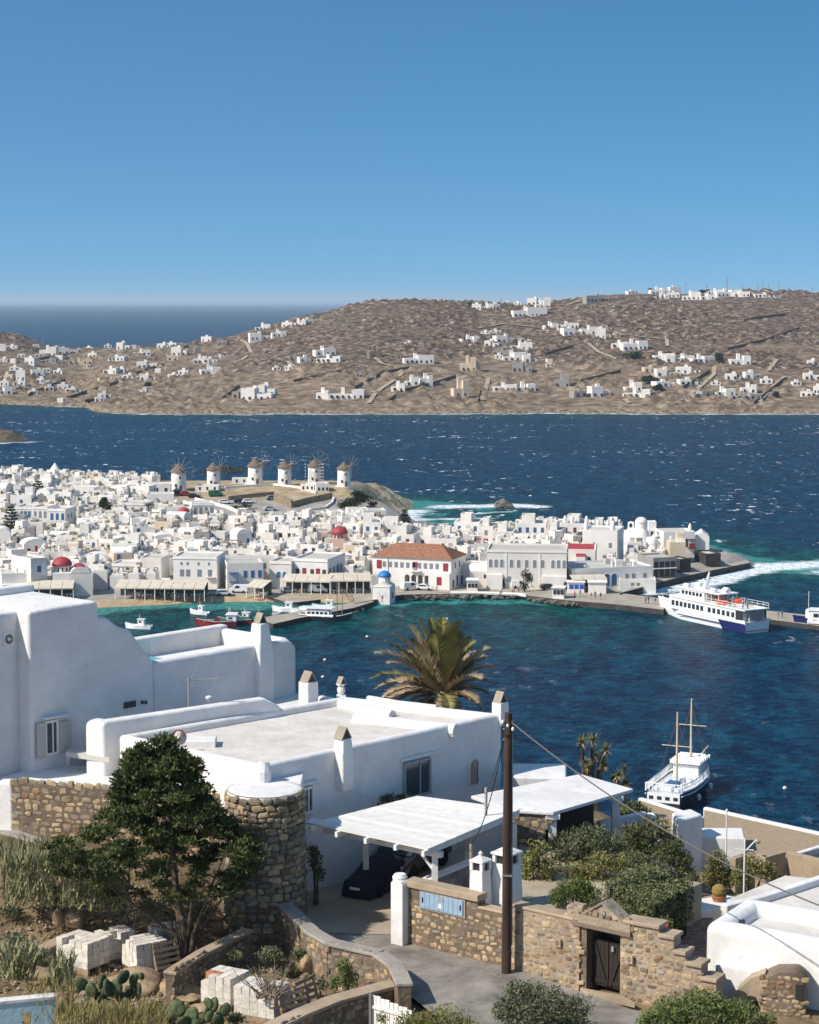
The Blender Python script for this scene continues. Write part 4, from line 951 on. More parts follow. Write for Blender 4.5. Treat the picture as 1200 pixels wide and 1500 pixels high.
windmill(374,706,22,0,'windmill standing behind the low white sheds, in the middle of the row',ang=radians(-38))
windmill(417,708,20,0,'windmill with slender tower on the yellow slope',ang=radians(-38))
windmill(461,706,20,0,'windmill carrying pale scaffolding boards, above the white cottage',sails=10,ang=radians(60))
windmill(504,710,20,0,'windmill closest to the green mound and the headland',ang=radians(-38))
P=at_z(461,706,12.1);o=thing('scaffold','pale scaffold boards fixed round the fifth windmill','scaffold',(P.x,P.y,town_h(P.x,P.y)))
for i in range(6):
 for sgn in(-1,1):MB().box(sgn*2.2-.5,-2.4,1.4+i*1.05,sgn*2.2+1.0*sgn,-2.2,1.52+i*1.05).build('board',TRIM,o)
for sx in(-2.9,-1.6,1.6,2.9):MB().tube([(sx,-2.3,-2),(sx,-2.3,7)],.06,5).build('scaffold_pole',SAILW,o)
P=at_z(81,703,12);Rr=10.5*P.y/FPX;o=thing('cone_mill','white round mill with a plain white conical roof beyond the roofs','windmill',(P.x,P.y,town_h(P.x,P.y)));OCC.append((P.x,P.y,4))
MB().lathe([(Rr,-3),(Rr*.97,3.2)],20).build('tower',WHITE2,o,smooth=True)
MB().lathe([(Rr*1.0,3.2),(0.01,6.4)],20).build('roof',WHITE2,o)
window_part(o,'window',DARK,.35*Rr,-Rr*.93,1.0,.5,.6,'f',.3)
for lb,a,c,d,yw,hp,D in[('low white annex with small dark doors between the first two mills',286,720,320,-4,9,5),('low white sheds in front of the middle windmill',340,709,374,4,8,5),('white cottage below the scaffolded windmill',463,721,482,12,13,6),('white house front on the slope beside the scaffolded windmill',440,719,460,-10,10,5),('long low grey-roofed store beyond the roofs near the cone mill',14,697,44,2,10,8),('low stone barrier building at the sea behind the cone mill',100,703,168,0,5,6),('small square block on the low sea wall',133,701,147,0,9,5)]:
 bld('annex',lb,'house',a,c,d,yw,hp,D,lambda W,D,H:row('window',DARK,lin(.3,W,3),.5,.6,1.0),wm=STONEB if 'stone' in lb or 'square' in lb else WHITE2)
STONEW=mat('retaining_stone',(.33,.26,.175),.9,.2,col2=(.17,.135,.09),noise_scale=1.0,coords='World',bump=.6,bump_scale=2)
def wall_run(label,pts,h,th=.6,m=STONEW,name='retaining_wall',cat='wall'):
 P0=tp(*pts[0]);o=thing(name,label,cat,P0)
 for(a,c),(d,e)in zip(pts,pts[1:]):
  A,B=tp(a,c),tp(d,e);u=(B-A);u.z=0;n=Vector((-u.y,u.x,0)).normalized()*th
  q=[A,B,B+n,A+n];z0=[A.z-1.5,B.z-1.5,B.z-1.5,A.z-1.5];z1=[A.z+h,B.z+h,B.z+h,A.z+h]
  b=MB();b.prism([(p.x-P0.x,p.y-P0.y)for p in q],[z-P0.z for z in z0],[z-P0.z for z in z1]);b.build('wall',m,o)
wall_run('long dark retaining wall across the yellow windmill slope',[(335,733),(370,729),(402,726)],1.3)
wall_run('sunlit stone retaining wall beside the car park',[(401,735),(426,744)],2.6)
wall_run('shaded retaining wall running up from the car park to the cottage',[(427,744),(452,737),(487,730)],1.8)
wall_run('low white wall curving round the small bare yard',[(455,748),(478,745),(488,738),(490,731)],.7,m=WHITE2)
wall_run('white parapet under the windmill terraces',[(330,716),(400,711),(440,716),(462,723)],.7,m=WHITE2)
wall_run('white parapet beside the road from the car park',[(285,733),(330,744),(360,757)],.9,m=WHITE2)
wall_run('white parapet on the far side of the road from the car park',[(268,737),(310,750),(340,763)],.9,m=WHITE2)
def slab(name,pts,z,zb,m,side=None):
 """level platform outlined by pixels of its top edge"""
 P=[at_z(a,c,z)for a,c in pts];n=len(P);b=MB()
 b.cur=0;b.add([(p.x,p.y,z)for p in P],[tuple(range(n))]);b.cur=1
 for i in range(n):A,B=P[i],P[(i+1)%n];b.add([(A.x,A.y,zb),(B.x,B.y,zb),(B.x,B.y,z),(A.x,A.y,z)],[(0,1,2,3)])
 return struct(b.build(name,[m,side or QSTONE],fix=True))
slab('quay',[(520,884),(590,871),(690,869),(760,871),(828,879),(900,885),(972,893),(978,878),(905,868),(880,856),(700,848),(560,850),(515,866)],1.25,-2,QUAY)
slab('pier',[(955,885),(1060,898),(1140,909),(1300,930),(1300,914),(1140,896),(1060,888),(975,875)],1.0,-2,QUAY)
slab('sea_wall_walk',[(908,869),(985,848),(1040,836),(1100,824),(1088,817),(1060,815),(1030,824),(990,834),(950,848)],1.6,-2,QUAY)
slab('jetty',[(390,873),(420,882),(436,882),(470,878),(455,876),(415,872)],.9,-1,QUAY)
slab('pier',[(376,906),(400,914),(440,905),(520,890),(548,881),(536,877),(505,885),(430,897)],1.1,-1.5,QUAY)
P=[at_z(a,c,1.25)for a,c in[(660,870),(700,870),(760,872),(772,874)]]
b=MB();b.tube([p+Vector((0,.5,.15))for p in P],.42,6);tag(b.build('quay_kerb',WHITE2,origin=P[0]),'white painted kerb along the harbour edge of the square','kerb')
rk=random.Random(8);ROCKM=mat('harbour_boulder',(.20,.17,.135),.9,.3,col2=(.09,.075,.06),noise_scale=1.2,coords='World',rnd=.25)
def rock_mesh(seed,m,sub=2,name='boulder'):
 bm=bmesh.new();bmesh.ops.create_icosphere(bm,subdivisions=sub,radius=1)
 for v in bm.verts:
  v.co*=1+.45*noise.noise(v.co*1.3+Vector((seed*7.1,0,0)))+.12*noise.noise(v.co*4+Vector((seed,3,0)))
 me=bpy.data.meshes.new(name);bm.to_mesh(me);bm.free();me.materials.append(m);return me
ROCKS=[rock_mesh(i,ROCKM,1)for i in range(5)]
for i in range(70):
 t=rk.random();px=585+260*t;py=interp([(585,876),(700,874),(760,876),(845,887)],px)+rk.uniform(-1.5,1.0)
 p=at_z(px,py,.5+rk.uniform(-.3,.6));o=link('boulder',rk.choice(ROCKS));o.location=p;k=rk.uniform(.5,1.0);o.scale=(k*1.3,k,k*.75);o.rotation_euler.z=rk.uniform(0,6)
 tag(o,'dark boulder in the rock armour along the harbour quay','boulder','rock armour along the quay')
for px,py,k in[(738,741,2.6),(744,742,2.0),(748,743,1.3),(732,743,1.0)]:
 p=at_z(px,py,.2);o=link('sea_rock',rk.choice(ROCKS));o.location=p;o.scale=(k*1.4,k,k*.9);tag(o,'wave-washed rock standing in the sea off the headland','rock','rocks off the headland')
HULLW=mat('white_gelcoat',(.80,.80,.79),.35,.5)
HULLB=mat('navy_hull',(.012,.02,.10),.35,.5)
HULLK=mat('dark_hull',(.02,.024,.035),.4,.5)
HULLR=mat('red_hull',(.23,.02,.025),.5,.4)
DECKW=mat('teak_deck',(.36,.26,.17),.8,.2,noise_amt=.2)
ORANGE=mat('orange_raft',(.75,.13,.05),.6,.3)
ROPE=mat('rigging',(.10,.095,.09),.8,.2)
GREENP=mat('green_net',(.03,.16,.12),.8,.2)
def hull(L_,B,H,m,bow=.32,sheer=.5,dr=.6,stern=.8,n=16,keel=.45):
 """lofted hull, bow towards +x; stations from stern to bow"""
 b=MB();rows=[]
 for i in range(n+1):
  t=i/n;x=-L_/2+L_*t
  k=(stern+(1-stern)*sstep(0,.3,t))*(1-sstep(1-bow,1.0,t)**1.25)
  top=H+sheer*(t-.35)**2*2.4
  w1=max(.02,B/2*k)
  xs=x+(L_*.035*sstep(.8,1,t))
  rows.append([(x-.02*L_*sstep(.85,1,t),0,-dr),(x,w1*.62,-dr*.6),(x,w1*.88,.05),(xs,w1,top),(xs,w1*.93,top),(xs,w1*.90,top-.35),(xs,0,top-.35)])
 for sgn in(1,-1):
  vs=[(p[0],p[1]*sgn,p[2])for r_ in rows for p in r_];q=7
  fs=[(i*q+j,(i+1)*q+j,(i+1)*q+j+1,i*q+j+1)for i in range(n)for j in range(q-1)]
  if sgn<0:fs=[f[::-1]for f in fs]
  b.add(vs,fs)
 e=rows[0];b.add([(p[0],p[1],p[2])for p in e]+[(p[0],-p[1],p[2])for p in e[::-1]],[tuple(range(14))])
 return b
def windows_row(o,name,m,x0,x1,n,y,z,w_,h_):
 for i in range(n):window_part(o,name,m,x0+(x1-x0)*(i+.5)/n,y,z,w_,h_,'f',.08)
def person_mesh(shirt,trousers,seed,arm=0.0):
 """standing figure: one continuous body grown over a skeleton of tapered limbs, with head, hair and clothes as bands"""
 r=random.Random(seed);b=MB()
 def limb(pts,rad,n=7):b.tube(pts,rad,n)
 st=r.uniform(.06,.14)
 b.cur=1
 for s in(-1,1):limb([(s*.10,st*s,0.02),(s*.10,st*s*.9,.1),(s*.10,st*.5*s,.48),(s*.09,0,.90)],[.045,.05,.062,.085])
 b.cur=2
 for s in(-1,1):b.box(s*.10-.045,st*s-.17,0,s*.10+.045,st*s+.06,.06)
 b.cur=0
 b.lathe([(.13,.84),(.155,.95),(.14,1.08),(.17,1.28),(.185,1.40),(.11,1.47),(.055,1.50)],10)
 for s in(-1,1):limb([(s*.19,0,1.40),(s*.245,-.02+arm*.1,1.14)],[.055,.043],6)
 b.cur=3
 for s in(-1,1):limb([(s*.245,-.02,1.15),(s*.25,-.10-arm*.1,.92),(s*.25,-.13-arm*.12,.80)],[.04,.033,.025],6)
 limb([(0,0,1.48),(0,-.005,1.56)],[.05,.05],7)
 b.lathe([(.01,1.53),(.065,1.56),(.082,1.63),(.085,1.68),(.06,1.74),(.01,1.765)],10,(0,-.015,0))
 b.cur=4;b.lathe([(.090,1.665),(.092,1.70),(.068,1.755),(.01,1.785)],10,(0,.008,0))
 return b
SKIN=mat('skin',(.45,.27,.19),.6,.3);HAIR=mat('dark_hair',(.03,.02,.015),.7,.2);SHOE=mat('shoe',(.04,.04,.04),.7,.2)
SHIRTS={'white':(.75,.75,.74),'blue':(.06,.14,.36),'red':(.45,.05,.05),'black':(.02,.02,.022),'orange':(.65,.22,.05),'grey':(.3,.3,.31)}
TROUS={'dark':(.03,.035,.05),'beige':(.45,.38,.28)}
PM={}
for i,sc_ in enumerate(SHIRTS):
 for tc_ in TROUS:
  PM[sc_,tc_]=person_mesh(None,None,i*3+len(tc_),arm=(i%3)-1).mesh('person',[mat('shirt_'+sc_,SHIRTS[sc_],.8,.2),mat('trousers_'+tc_,TROUS[tc_],.8,.2),SHOE,SKIN,HAIR])
def person(loc,rz,shirt,trousers,where,group):
 o=link('person',PM[shirt,trousers],None,loc);o.rotation_euler.z=rz
 return tag(o,f'person in {shirt} top and {trousers} trousers {where}','person',group)
def ferry():
 A=at_z(972,897,0);B=at_z(1106,926,0);u=(A-B);L_=29.0;th=atan2(u.y,u.x)
 mid=(A+B)/2;mid.z=0;s=(A-B).length/L_*1.05
 o=thing('ferry','white passenger ferry with blue stern corner moored along the pier','ferry',mid,th);o.scale=(s,s,s)
 hull(L_,6.2,2.1,HULLW,bow=.42,sheer=1.0,stern=.95).build('hull',HULLW,o,smooth=False)
 b=MB();
 for sg in(-1,1):
  b=MB();b.add([(-L_/2-.03,sg*3.02,.1),(-L_/2+6.3,sg*3.06,.1),(-L_/2+7.6,sg*3.12,1.75),(-L_/2-.03,sg*3.02,1.75)],[(0,1,2,3)]);b.build('blue_panel',HULLB,o)
 for sg in(-1,1):MB().box(-L_/2+7,sg*3.13-.03,1.0,L_*.18,sg*3.13+.03,1.15).build('blue_stripe',HULLB,o)
 b=MB();b.prism([(-13.2,-2.75),(8.0,-2.75),(10.6,-1.1),(10.6,1.1),(8.0,2.75),(-13.2,2.75)],1.9,4.1);cab=b.build('main_cabin',HULLW,o)
 for sg in(-1,1):
  windows_row(cab,'window',GLASSD,-2.3,7.8,8,sg*2.76,2.55,.85,.95);windows_row(cab,'window',GLASSD,-11.5,-3.2,6,sg*2.76,2.55,.85,.95)
 MB().box(-14.4,-2.95,4.1,7.6,2.95,4.3).build('upper_deck',TRIM,o)
 b=MB();b.prism([(-1.5,-2.1),(5.6,-2.1),(7.2,-1.2),(7.2,1.2),(5.6,2.1),(-1.5,2.1)],4.3,6.0);wh=b.build('wheelhouse',HULLW,o)
 for sg in(-1,1):windows_row(wh,'window',GLASSD,-1.0,5.5,6,sg*2.11,4.95,.75,.7)
 window_part(wh,'windscreen',GLASSD,7.2,0,5.0,2.2,.7,'r',.08)
 MB().box(-6.2,-2.3,6.0,6.4,2.3,6.18).build('wheelhouse_roof',HULLW,o)
 for x in(-5.8,-3.6):
  for sg in(-1,1):MB().tube([(x,sg*2.1,4.3),(x,sg*2.1,6.0)],.06,5).build('roof_post',TRIM,o)
 MB().tube([(1.4,0,6.1),(.3,0,7.6),(-.3,0,9.6)],[.5,.4,.12],8).build('mast',HULLW,o)
 MB().box(.1,-1.0,8.1,.35,1.0,8.3).build('radar_bar',HULLW,o)
 for x,y in((4.6,1.4),(4.6,-1.4),(-3.6,1.5),(-3.6,-1.5),(-5,0)):MB().tube([(x-.7,y,6.5),(x+.7,y,6.5)],.42,9).build('life_raft',HULLW,o)
 for sg in(-1,1):
  for z in(4.75,5.2):MB().tube([(-14.3,sg*2.85,z),(-1.5,sg*2.85,z)],.035,5).build('handrail',TRIM,o)
  for i in range(9):MB().tube([(-14.2+i*1.58,sg*2.85,4.3),(-14.2+i*1.58,sg*2.85,5.2)],.035,5).build('stanchion',TRIM,o)
  MB().tube([(7.5,sg*2.3,3.0),(12.0,sg*1.2,3.3),(14.6,0,3.6)],.04,5).build('bow_rail',TRIM,o)
 MB().tube([(-14.3,-2.85,5.2),(-14.3,2.85,5.2)],.035,5).build('handrail',TRIM,o)
 MB().box(-14.2,-1.5,1.2,-13.25,1.5,4.0).build('stern_door',GREYW,o);MB().box(-14.6,-3.0,.35,-14.3,3.0,.5).build('swim_platform',DECKW,o)
 for sg in(-1,1):window_part(o,'stern_opening',DARK,-12.6,sg*2.77,2.1,2.0,1.9,'f',.05)
 b=MB();b.ext([(-.9,0),(-.7,.62),(0,.85),(.7,.62),(.9,0)],(1,0,0),(0,0,1),(0,1.4,0),(-6.6,1.2,4.3));b.build('orange_cover',ORANGE,o)
 b=MB();b.ext([(-.9,0),(-.7,.62),(0,.85),(.7,.62),(.9,0)],(1,0,0),(0,0,1),(0,1.4,0),(-6.6,-2.6,4.3));b.build('orange_cover',ORANGE,o)
 r=random.Random(2);M_=o.matrix_basis if False else None
 th_=th
 for i in range(30):
  lx=r.uniform(-13.2,-1.8)if i<24 else r.uniform(-5,-1.8);ly=r.uniform(-2.4,2.4)
  if-7.7<lx<-5.5 and(ly>1 or ly<-1):lx-=2.5
  p=Vector((mid.x+s*(lx*cos(th_)-ly*sin(th_)),mid.y+s*(lx*sin(th_)+ly*cos(th_)),s*4.3))
  person(p,r.uniform(0,6),r.choice(list(SHIRTS)),r.choice(list(TROUS)),"on the ferry's upper deck",'ferry passengers')
 for x,h_ in((-14.0,6.6),(-10.5,6.4)):
  MB().tube([(x,2.7,4.3),(x,2.7,h_)],.04,5).build('flagstaff',TRIM,o);MB().add([(x,2.7,h_),(x-.9,2.7,h_-.05),(x-.9,2.7,h_-.6),(x,2.7,h_-.55)],[(0,1,2,3)]).build('flag',SHUTB,o)
ferry()
def launch():
 A=at_z(1166,918,0);th=radians(160);o=thing('launch','white harbour boat with navy hull at the end of the pier','boat',A+Vector((7.4,-2.4,0)),th)
 hull(16,4.6,1.7,HULLB,bow=.35,sheer=.9,stern=.9).build('hull',HULLB,o);MB().box(-7.5,-2.32,1.2,5,2.32,1.9).build('bulwark',HULLW,o)
 b=MB();b.prism([(-6,-2.0),(4.2,-2.0),(5.6,-1),(5.6,1),(4.2,2.0),(-6,2.0)],1.7,4.0);c=b.build('cabin',HULLW,o)
 for sg in(-1,1):windows_row(c,'window',GLASSD,-5,4,5,sg*2.01,2.6,1.1,.8)
 MB().box(-7,-2.2,4.0,5,2.2,4.15).build('roof',HULLW,o);MB().box(-1,-1.5,4.15,2.5,1.5,5.9).build('wheelhouse',HULLW,o)
 MB().tube([(4.9,1.2,4.1),(4.9,1.2,8.2)],.07,5).build('mast',TRIM,o)
 for sg in(-1,1):MB().tube([(-7,sg*2.1,4.9),(-1,sg*2.1,4.9)],.05,5).build('handrail',TRIM,o)
 MB().tube([(-5,1.9,4.1),(-5,1.9,7)],.05,5).build('flagstaff',TRIM,o);MB().add([(-5,1.9,7),(-6,1.9,6.9),(-6,1.9,6.2),(-5,1.9,6.3)],[(0,1,2,3)]).build('flag',SHUTB,o)
launch()
def caique():
 A=at_z(440,907,0);B=at_z(516,910,0);u=B-A;th=atan2(u.y,u.x);mid=(A+B)/2;mid.z=0
 o=thing('motor_sailer','navy-hulled motor sailer with white deckhouse and twin masts beside the small pier','boat',mid,th);L_=u.length
 hull(L_,4.0,1.1,HULLK,bow=.4,sheer=1.1,stern=.75).build('hull',HULLK,o)
 for sg in(-1,1):MB().tube([(-L_/2,sg*1.55,1.4),(0,sg*2.0,1.1),(L_*.3,sg*1.4,1.35),(L_/2,0,1.9)],.09,5).build('rail',HULLW,o)
 MB().box(-4.5,-1.3,.9,1.0,1.3,2.4).build('deckhouse',HULLW,o)
 windows_row(o,'window',GLASSD,-4.2,.8,5,-1.31,1.5,.7,.55)
 MB().box(-6.0,-1.7,2.75,1.8,1.7,2.88).build('sun_canopy',HULLW,o)
 for x in(-5.8,-2,1.6):
  for sg in(-1,1):MB().tube([(x,sg*1.55,.9),(x,sg*1.55,2.8)],.05,5).build('canopy_post',TRIM,o)
 for x,h_ in((2.6,8.8),(3.8,7.6)):MB().tube([(x,0,.9),(x,0,h_)],[.13,.07],6).build('mast',BARE,o)
 for z in range(9):MB().tube([(2.6,-.5,1.5+z*.6),(2.6,.5,1.5+z*.6)],.03,4).build('rung',ROPE,o)
 MB().tube([(L_*.42,0,1.7),(L_*.5+1.6,0,2.4)],[.1,.06],6).build('bowsprit',BARE,o)
 MB().tube([(-4,-1.75,1.2),(2.2,-1.75,1.2)],.3,8).build('fender_row',HULLW,o)
 MB().tube([(L_*.5,0,1.6),(L_*.5+5,-1.5,-.2)],.03,4).build('mooring_rope',ROPE,o)
 for e in((L_*.5+1.4,0,2.3),(-6,0,2.9)):MB().tube([(2.6,0,8.6),e],.025,4).build('stay',ROPE,o)
caique()
def small_boat(label,px,py,L_,yaw,hm,cabin=True,name='fishing_boat',cabx=-.1,extra=None):
 p=at_z(px,py,0);o=thing(name,label,'boat',p,radians(yaw))
 hull(L_,L_*.3,L_*.09+.25,hm,bow=.45,sheer=.5,stern=.75,dr=.35).build('hull',hm,o)
 MB().tube([(-L_/2,L_*.12,L_*.09+.55),(0,L_*.15,L_*.09+.3),(L_*.5,0,L_*.09+.85)],.05,5).build('rail',HULLW,o)
 if cabin:
  c=MB().box(-L_*.14,-L_*.09,.2,L_*.1,L_*.09,L_*.14+1.3).build('cabin',HULLW,o);c.location.x=L_*cabx
  MB().box(-L_*.17,-L_*.11,L_*.14+1.3,L_*.13,L_*.11,L_*.14+1.42).build('cabin_roof',HULLW,o).location.x=L_*cabx
  for sg in(-1,1):window_part(o,'window',GLASSD,L_*cabx,sg*L_*.09,L_*.09+.9,L_*.1,.4,'f',.06)
  MB().tube([(L_*(cabx+.05),0,1.0),(L_*(cabx+.05),0,L_*.3+1.4)],.05,5).build('mast',TRIM,o)
 if extra:extra(o,L_)
 return o
small_boat('small white boat with a little wheelhouse moored off the beach',292,900,5.0,150,HULLW)
def reddeck(o,L_):
 MB().box(-L_*.42,-.9,.9,-L_*.1,.9,1.5).build('net_pile',GREENP,o);MB().box(L_*.05,-.8,.9,L_*.3,.8,1.4).build('crate_stack',BARE,o)
 MB().tube([(-L_*.3,0,1),(-L_*.3,0,3.2)],.06,5).build('post',TRIM,o)
small_boat('red-hulled wooden fishing boat with green nets tied to the pier head',317,917,9.0,178,HULLR,cabx=-.36,extra=reddeck)
small_boat('second red and white fishing boat alongside the pier head',345,914,8.0,172,HULLR,cabx=.1,extra=reddeck)
small_boat('dark wooden work boat crowded with gear beside the red boats',368,912,6.5,160,HULLK,cabx=.2,extra=reddeck)
small_boat('white motor boat with a pointed mast lying inside the small pier',419,896,6.5,165,HULLW)
small_boat('low white speedboat inside the small pier',441,898,5.5,175,HULLW,cabin=False,name='speedboat')
small_boat('white speedboat with a grey cover near the motor sailer',456,897,5.5,170,HULLW,cabin=False,name='speedboat')
small_boat('white cabin boat lying against the pier near the beach',478,893,6.5,172,HULLW)
small_boat('tiny white dinghy floating off the pier',407,901,2.6,10,HULLW,cabin=False,name='dinghy')
small_boat('white motor boat half hidden behind the villa parapet',203,921,6.0,165,HULLW)
small_boat('tiny white dinghy floating past the bow of the motor sailer',529,893,2.4,110,HULLW,cabin=False,name='dinghy')
BUOY=mat('buoy_pale',(.7,.62,.55),.5,.4)
for px,py in[(476,967),(473,992),(538,933),(655,907),(408,912),(414,911),(1150,1155)]:
 b=MB();dome(b,(0,0,0),.33,.36,10,5);b.lathe([(.33,0),(.2,-.3)],10);q=b.build('mooring_buoy',BUOY,None,at_z(px,py,0.05));q.location=at_z(px,py,.05)
 q.data.transform(Matrix.Translation(at_z(px,py,.05)))
 tag(q,'small pale mooring buoy floating in the harbour','buoy','mooring buoys')
def gulet():
 S=at_z(972,1186,0);th=radians(66);L_=20.0;B=6.2
 o=thing('gulet','two-masted white and dark wooden sailing boat moored below the roofs','sailing boat',S+Vector((cos(th)*L_/2,sin(th)*L_/2,0)),th)
 hull(L_,B,2.2,HULLK,bow=.42,sheer=1.2,stern=.86,dr=.9).build('hull',HULLK,o)
 def edge(t,k=1.0):
  kk=(.86+.14*sstep(0,.3,t))*(1-sstep(1-.42,1.0,t)**1.25);return(-L_/2+L_*t,B/2*kk*k,2.2+1.2*(t-.35)**2*2.4)
 for sg in(-1,1):
  up=[edge(i/16)for i in range(17)]
  MB().tube([(x,sg*y,z+.12)for x,y,z in up],.16,6).build('cap_rail',HULLW,o)
  MB().tube([(x,sg*(y+.03),z-.45)for x,y,z in up],.10,6).build('rubbing_strake',HULLW,o)
  top=[(x,sg*y*.97,z+1.15)for x,y,z in up[:13]]
  MB().tube(top,.07,5).build('handrail',HULLW,o);MB().tube([(x,y,z-.5)for x,y,z in top],.05,5).build('midrail',HULLW,o)
  for i in range(0,25):
   x,y,z=edge(i/32);MB().box(x-.07,sg*y*.97-.05,z,x+.07,sg*y*.97+.05,z+1.15).build('baluster',HULLW,o)
  for i in range(4):
   x,y,z=edge(.16+i*.16);MB().lathe([(.05,0),(.3,.15),(.34,.5),(.3,.85),(.05,1.0)],8).build('fender',HULLW if i%2 else HULLK,o).location=(x,sg*(y+.25),z-2.0)
 x,y,z=edge(0);MB().tube([(x,-y,z+1.15),(x,y,z+1.15)],.07,5).build('stern_rail',HULLW,o)
 for i in range(11):MB().box(x-.05,-y+i*2*y/10-.07,z,x+.05,-y+i*2*y/10+.07,z+1.15).build('baluster',HULLW,o)
 MB().box(x-.12,-y*.9,1.0,x,y*.9,2.3).build('transom_panel',HULLW,o)
 for i in range(4):window_part(o,'stern_window',GLASSD,x-.13,-y*.9+(i+.5)*y*.45,1.4,y*.25,.5,'r',.04)
 q=MB();ds=[edge(i/16,.9)for i in range(16)]
 q.add([(a,-c,2.3)for a,c,d in ds]+[(a,c,2.3)for a,c,d in ds],[(i,i+1,17+i,16+i)for i in range(15)]);q.build('deck',HULLW,o)
 MB().box(1.0,-1.9,2.3,5.6,1.9,4.1).build('deckhouse',HULLW,o)
 b=MB();b.box(.5,-2.3,4.35,6.2,2.3,4.5);b.build('deckhouse_roof',HULLW,o)
 for i in range(6):MB().tube([(.9+i*1.0,-2.3,4.62),(.9+i*1.0,2.3,4.62)],.32,7).build('canopy_roll',TRIM,o)
 for x0 in(-8.8,-6.0,-3.0):
  MB().box(x0,-.8,2.3,x0+1.6,.8,3.0).build('table',SHUTB if x0==-6.0 else HULLW,o)
  for sg in(-1,1):MB().box(x0-.1,sg*1.6-.3,2.3,x0+1.7,sg*1.6+.3,2.75).build('bench',HULLW,o)
 for(mx,h_,ya)in((-3.6,12.9,7.9),(3.6,13.6,9.6)):
  MB().tube([(mx,0,2.2),(mx,0,h_)],[.22,.12],8).build('mast',mat('varnished_mast',(.60,.50,.33),.5,.4),o)
  MB().tube([(mx,-2.3,ya),(mx,2.3,ya)],.07,6).build('yard',MATS['varnished_mast'],o)
  for sg in(-1,1):
   for k in(-.9,.9):MB().tube([(mx,0,h_-1),(mx+k,sg*2.95,2.6)],.03,4).build('shroud',ROPE,o)
 MB().tube([(3.6,0,13.4),(L_/2+2.5,0,4.5)],.03,4).build('forestay',ROPE,o);MB().tube([(-3.6,0,12.7),(3.6,0,13.2)],.025,4).build('stay',ROPE,o)
 MB().tube([(L_*.44,0,3.9),(L_/2+3.0,0,4.6)],[.2,.1],7).build('bowsprit',MATS['varnished_mast'],o)
 MB().tube([(1.2,1.6,4.5),(-3.6,.5,5.2)],.05,5).build('boom',HULLW,o)
 r=random.Random(4)
 for a,c in(((3.6,-2.2,9.4),(L_/2-1,-.8,4.2)),((3.6,2.2,9.4),(-3.4,1.4,4.0))):
  A,C=Vector(a),Vector(c)
  for i in range(22):
   p=A.lerp(C,i/21);p.z-=1.4*sin(pi*i/21);e=MB().add([p+Vector((-.14,0,0)),p+Vector((.14,0,0)),p+Vector((0,0,-.34))],[(0,1,2)]);e.build('pennant',r.choice([TRIM,SHUTB,SHUTR]),o)
gulet()
def car_tree(col,name,van=False):
 o=thing('parked_car','x','car');L_,Wd=(4.6,1.85)if van else(4.1,1.75)
 if van:lo=[(-2.3,.35),(2.3,.35),(2.3,.95),(1.75,1.15),(1.15,1.95),(-2.25,2.0),(-2.3,.9)]
 else:lo=[(-2.05,.35),(2.05,.35),(2.05,.72),(1.15,.92),(.45,1.42),(-1.2,1.45),(-1.85,.98),(-2.05,.85)]
 b=MB();b.ext(lo,(1,0,0),(0,0,1),(0,Wd,0),(0,-Wd/2,0));body=b.build('body',col,o,fix=True);bevel(body,.08,2)
 for sg in(-1,1):
  gl=[(1.0,1.18),(.55,1.8),(-.3,1.82),(-.3,1.18)]if van else[(.95,.98),(.4,1.34),(-1.1,1.36),(-1.55,1.0)]
  b=MB();b.ext(gl,(1,0,0),(0,0,1),(0,.03,0),(0,sg*(Wd/2+.005)-.015,0));b.build('side_window',GLASSD,o)
 b=MB();a,c=((1.78,1.16),(1.18,1.92))if van else((1.18,.95),(.5,1.40));b.add([(a[0]+.02,-.72,a[1]),(a[0]+.02,.72,a[1]),(c[0]+.03,.66,c[1]),(c[0]+.03,-.66,c[1])],[(0,1,2,3)]);b.build('windscreen',GLASSD,o)
 for x in(-1.3,1.3):
  for sg in(-1,1):MB().tube([(x,sg*Wd/2-.1,.32),(x,sg*Wd/2+.03,.32)],.33,12).build('wheel',TYRE,o)
 for sg in(-1,1):MB().box(L_/2-.03,sg*.62-.18,.62,L_/2+.02,sg*.62+.18,.75).build('headlight',TRIM,o)
 return o
CARC={'white':(.78,.78,.77),'black':(.015,.015,.018),'grey':(.22,.23,.24),'red':(.42,.02,.03),'silver':(.5,.5,.5),'green':(.02,.13,.07)}
CARM={k:mat('car_'+k,v,.3,.6)for k,v in CARC.items()}
CARS={}
def car(kind,px,py,yaw,where,z=None):
 van=kind.endswith('van');c=kind.split()[0]
 p=at_z(px,py,z)if z is not None else tp(px,py)
 if z is None:p.z=town_h(p.x,p.y)
 if kind not in CARS:o=CARS[kind]=car_tree(CARM[c],kind,van)
 else:o=copy_tree(CARS[kind])
 o.location=p;o.rotation_euler=(0,0,radians(yaw));o['label']=f"{c} {'van' if van else 'car'} parked {where}";o['group']='parked vehicles'
 o['category']='van' if van else 'car'
 o.name='parked_van' if van else 'parked_car'
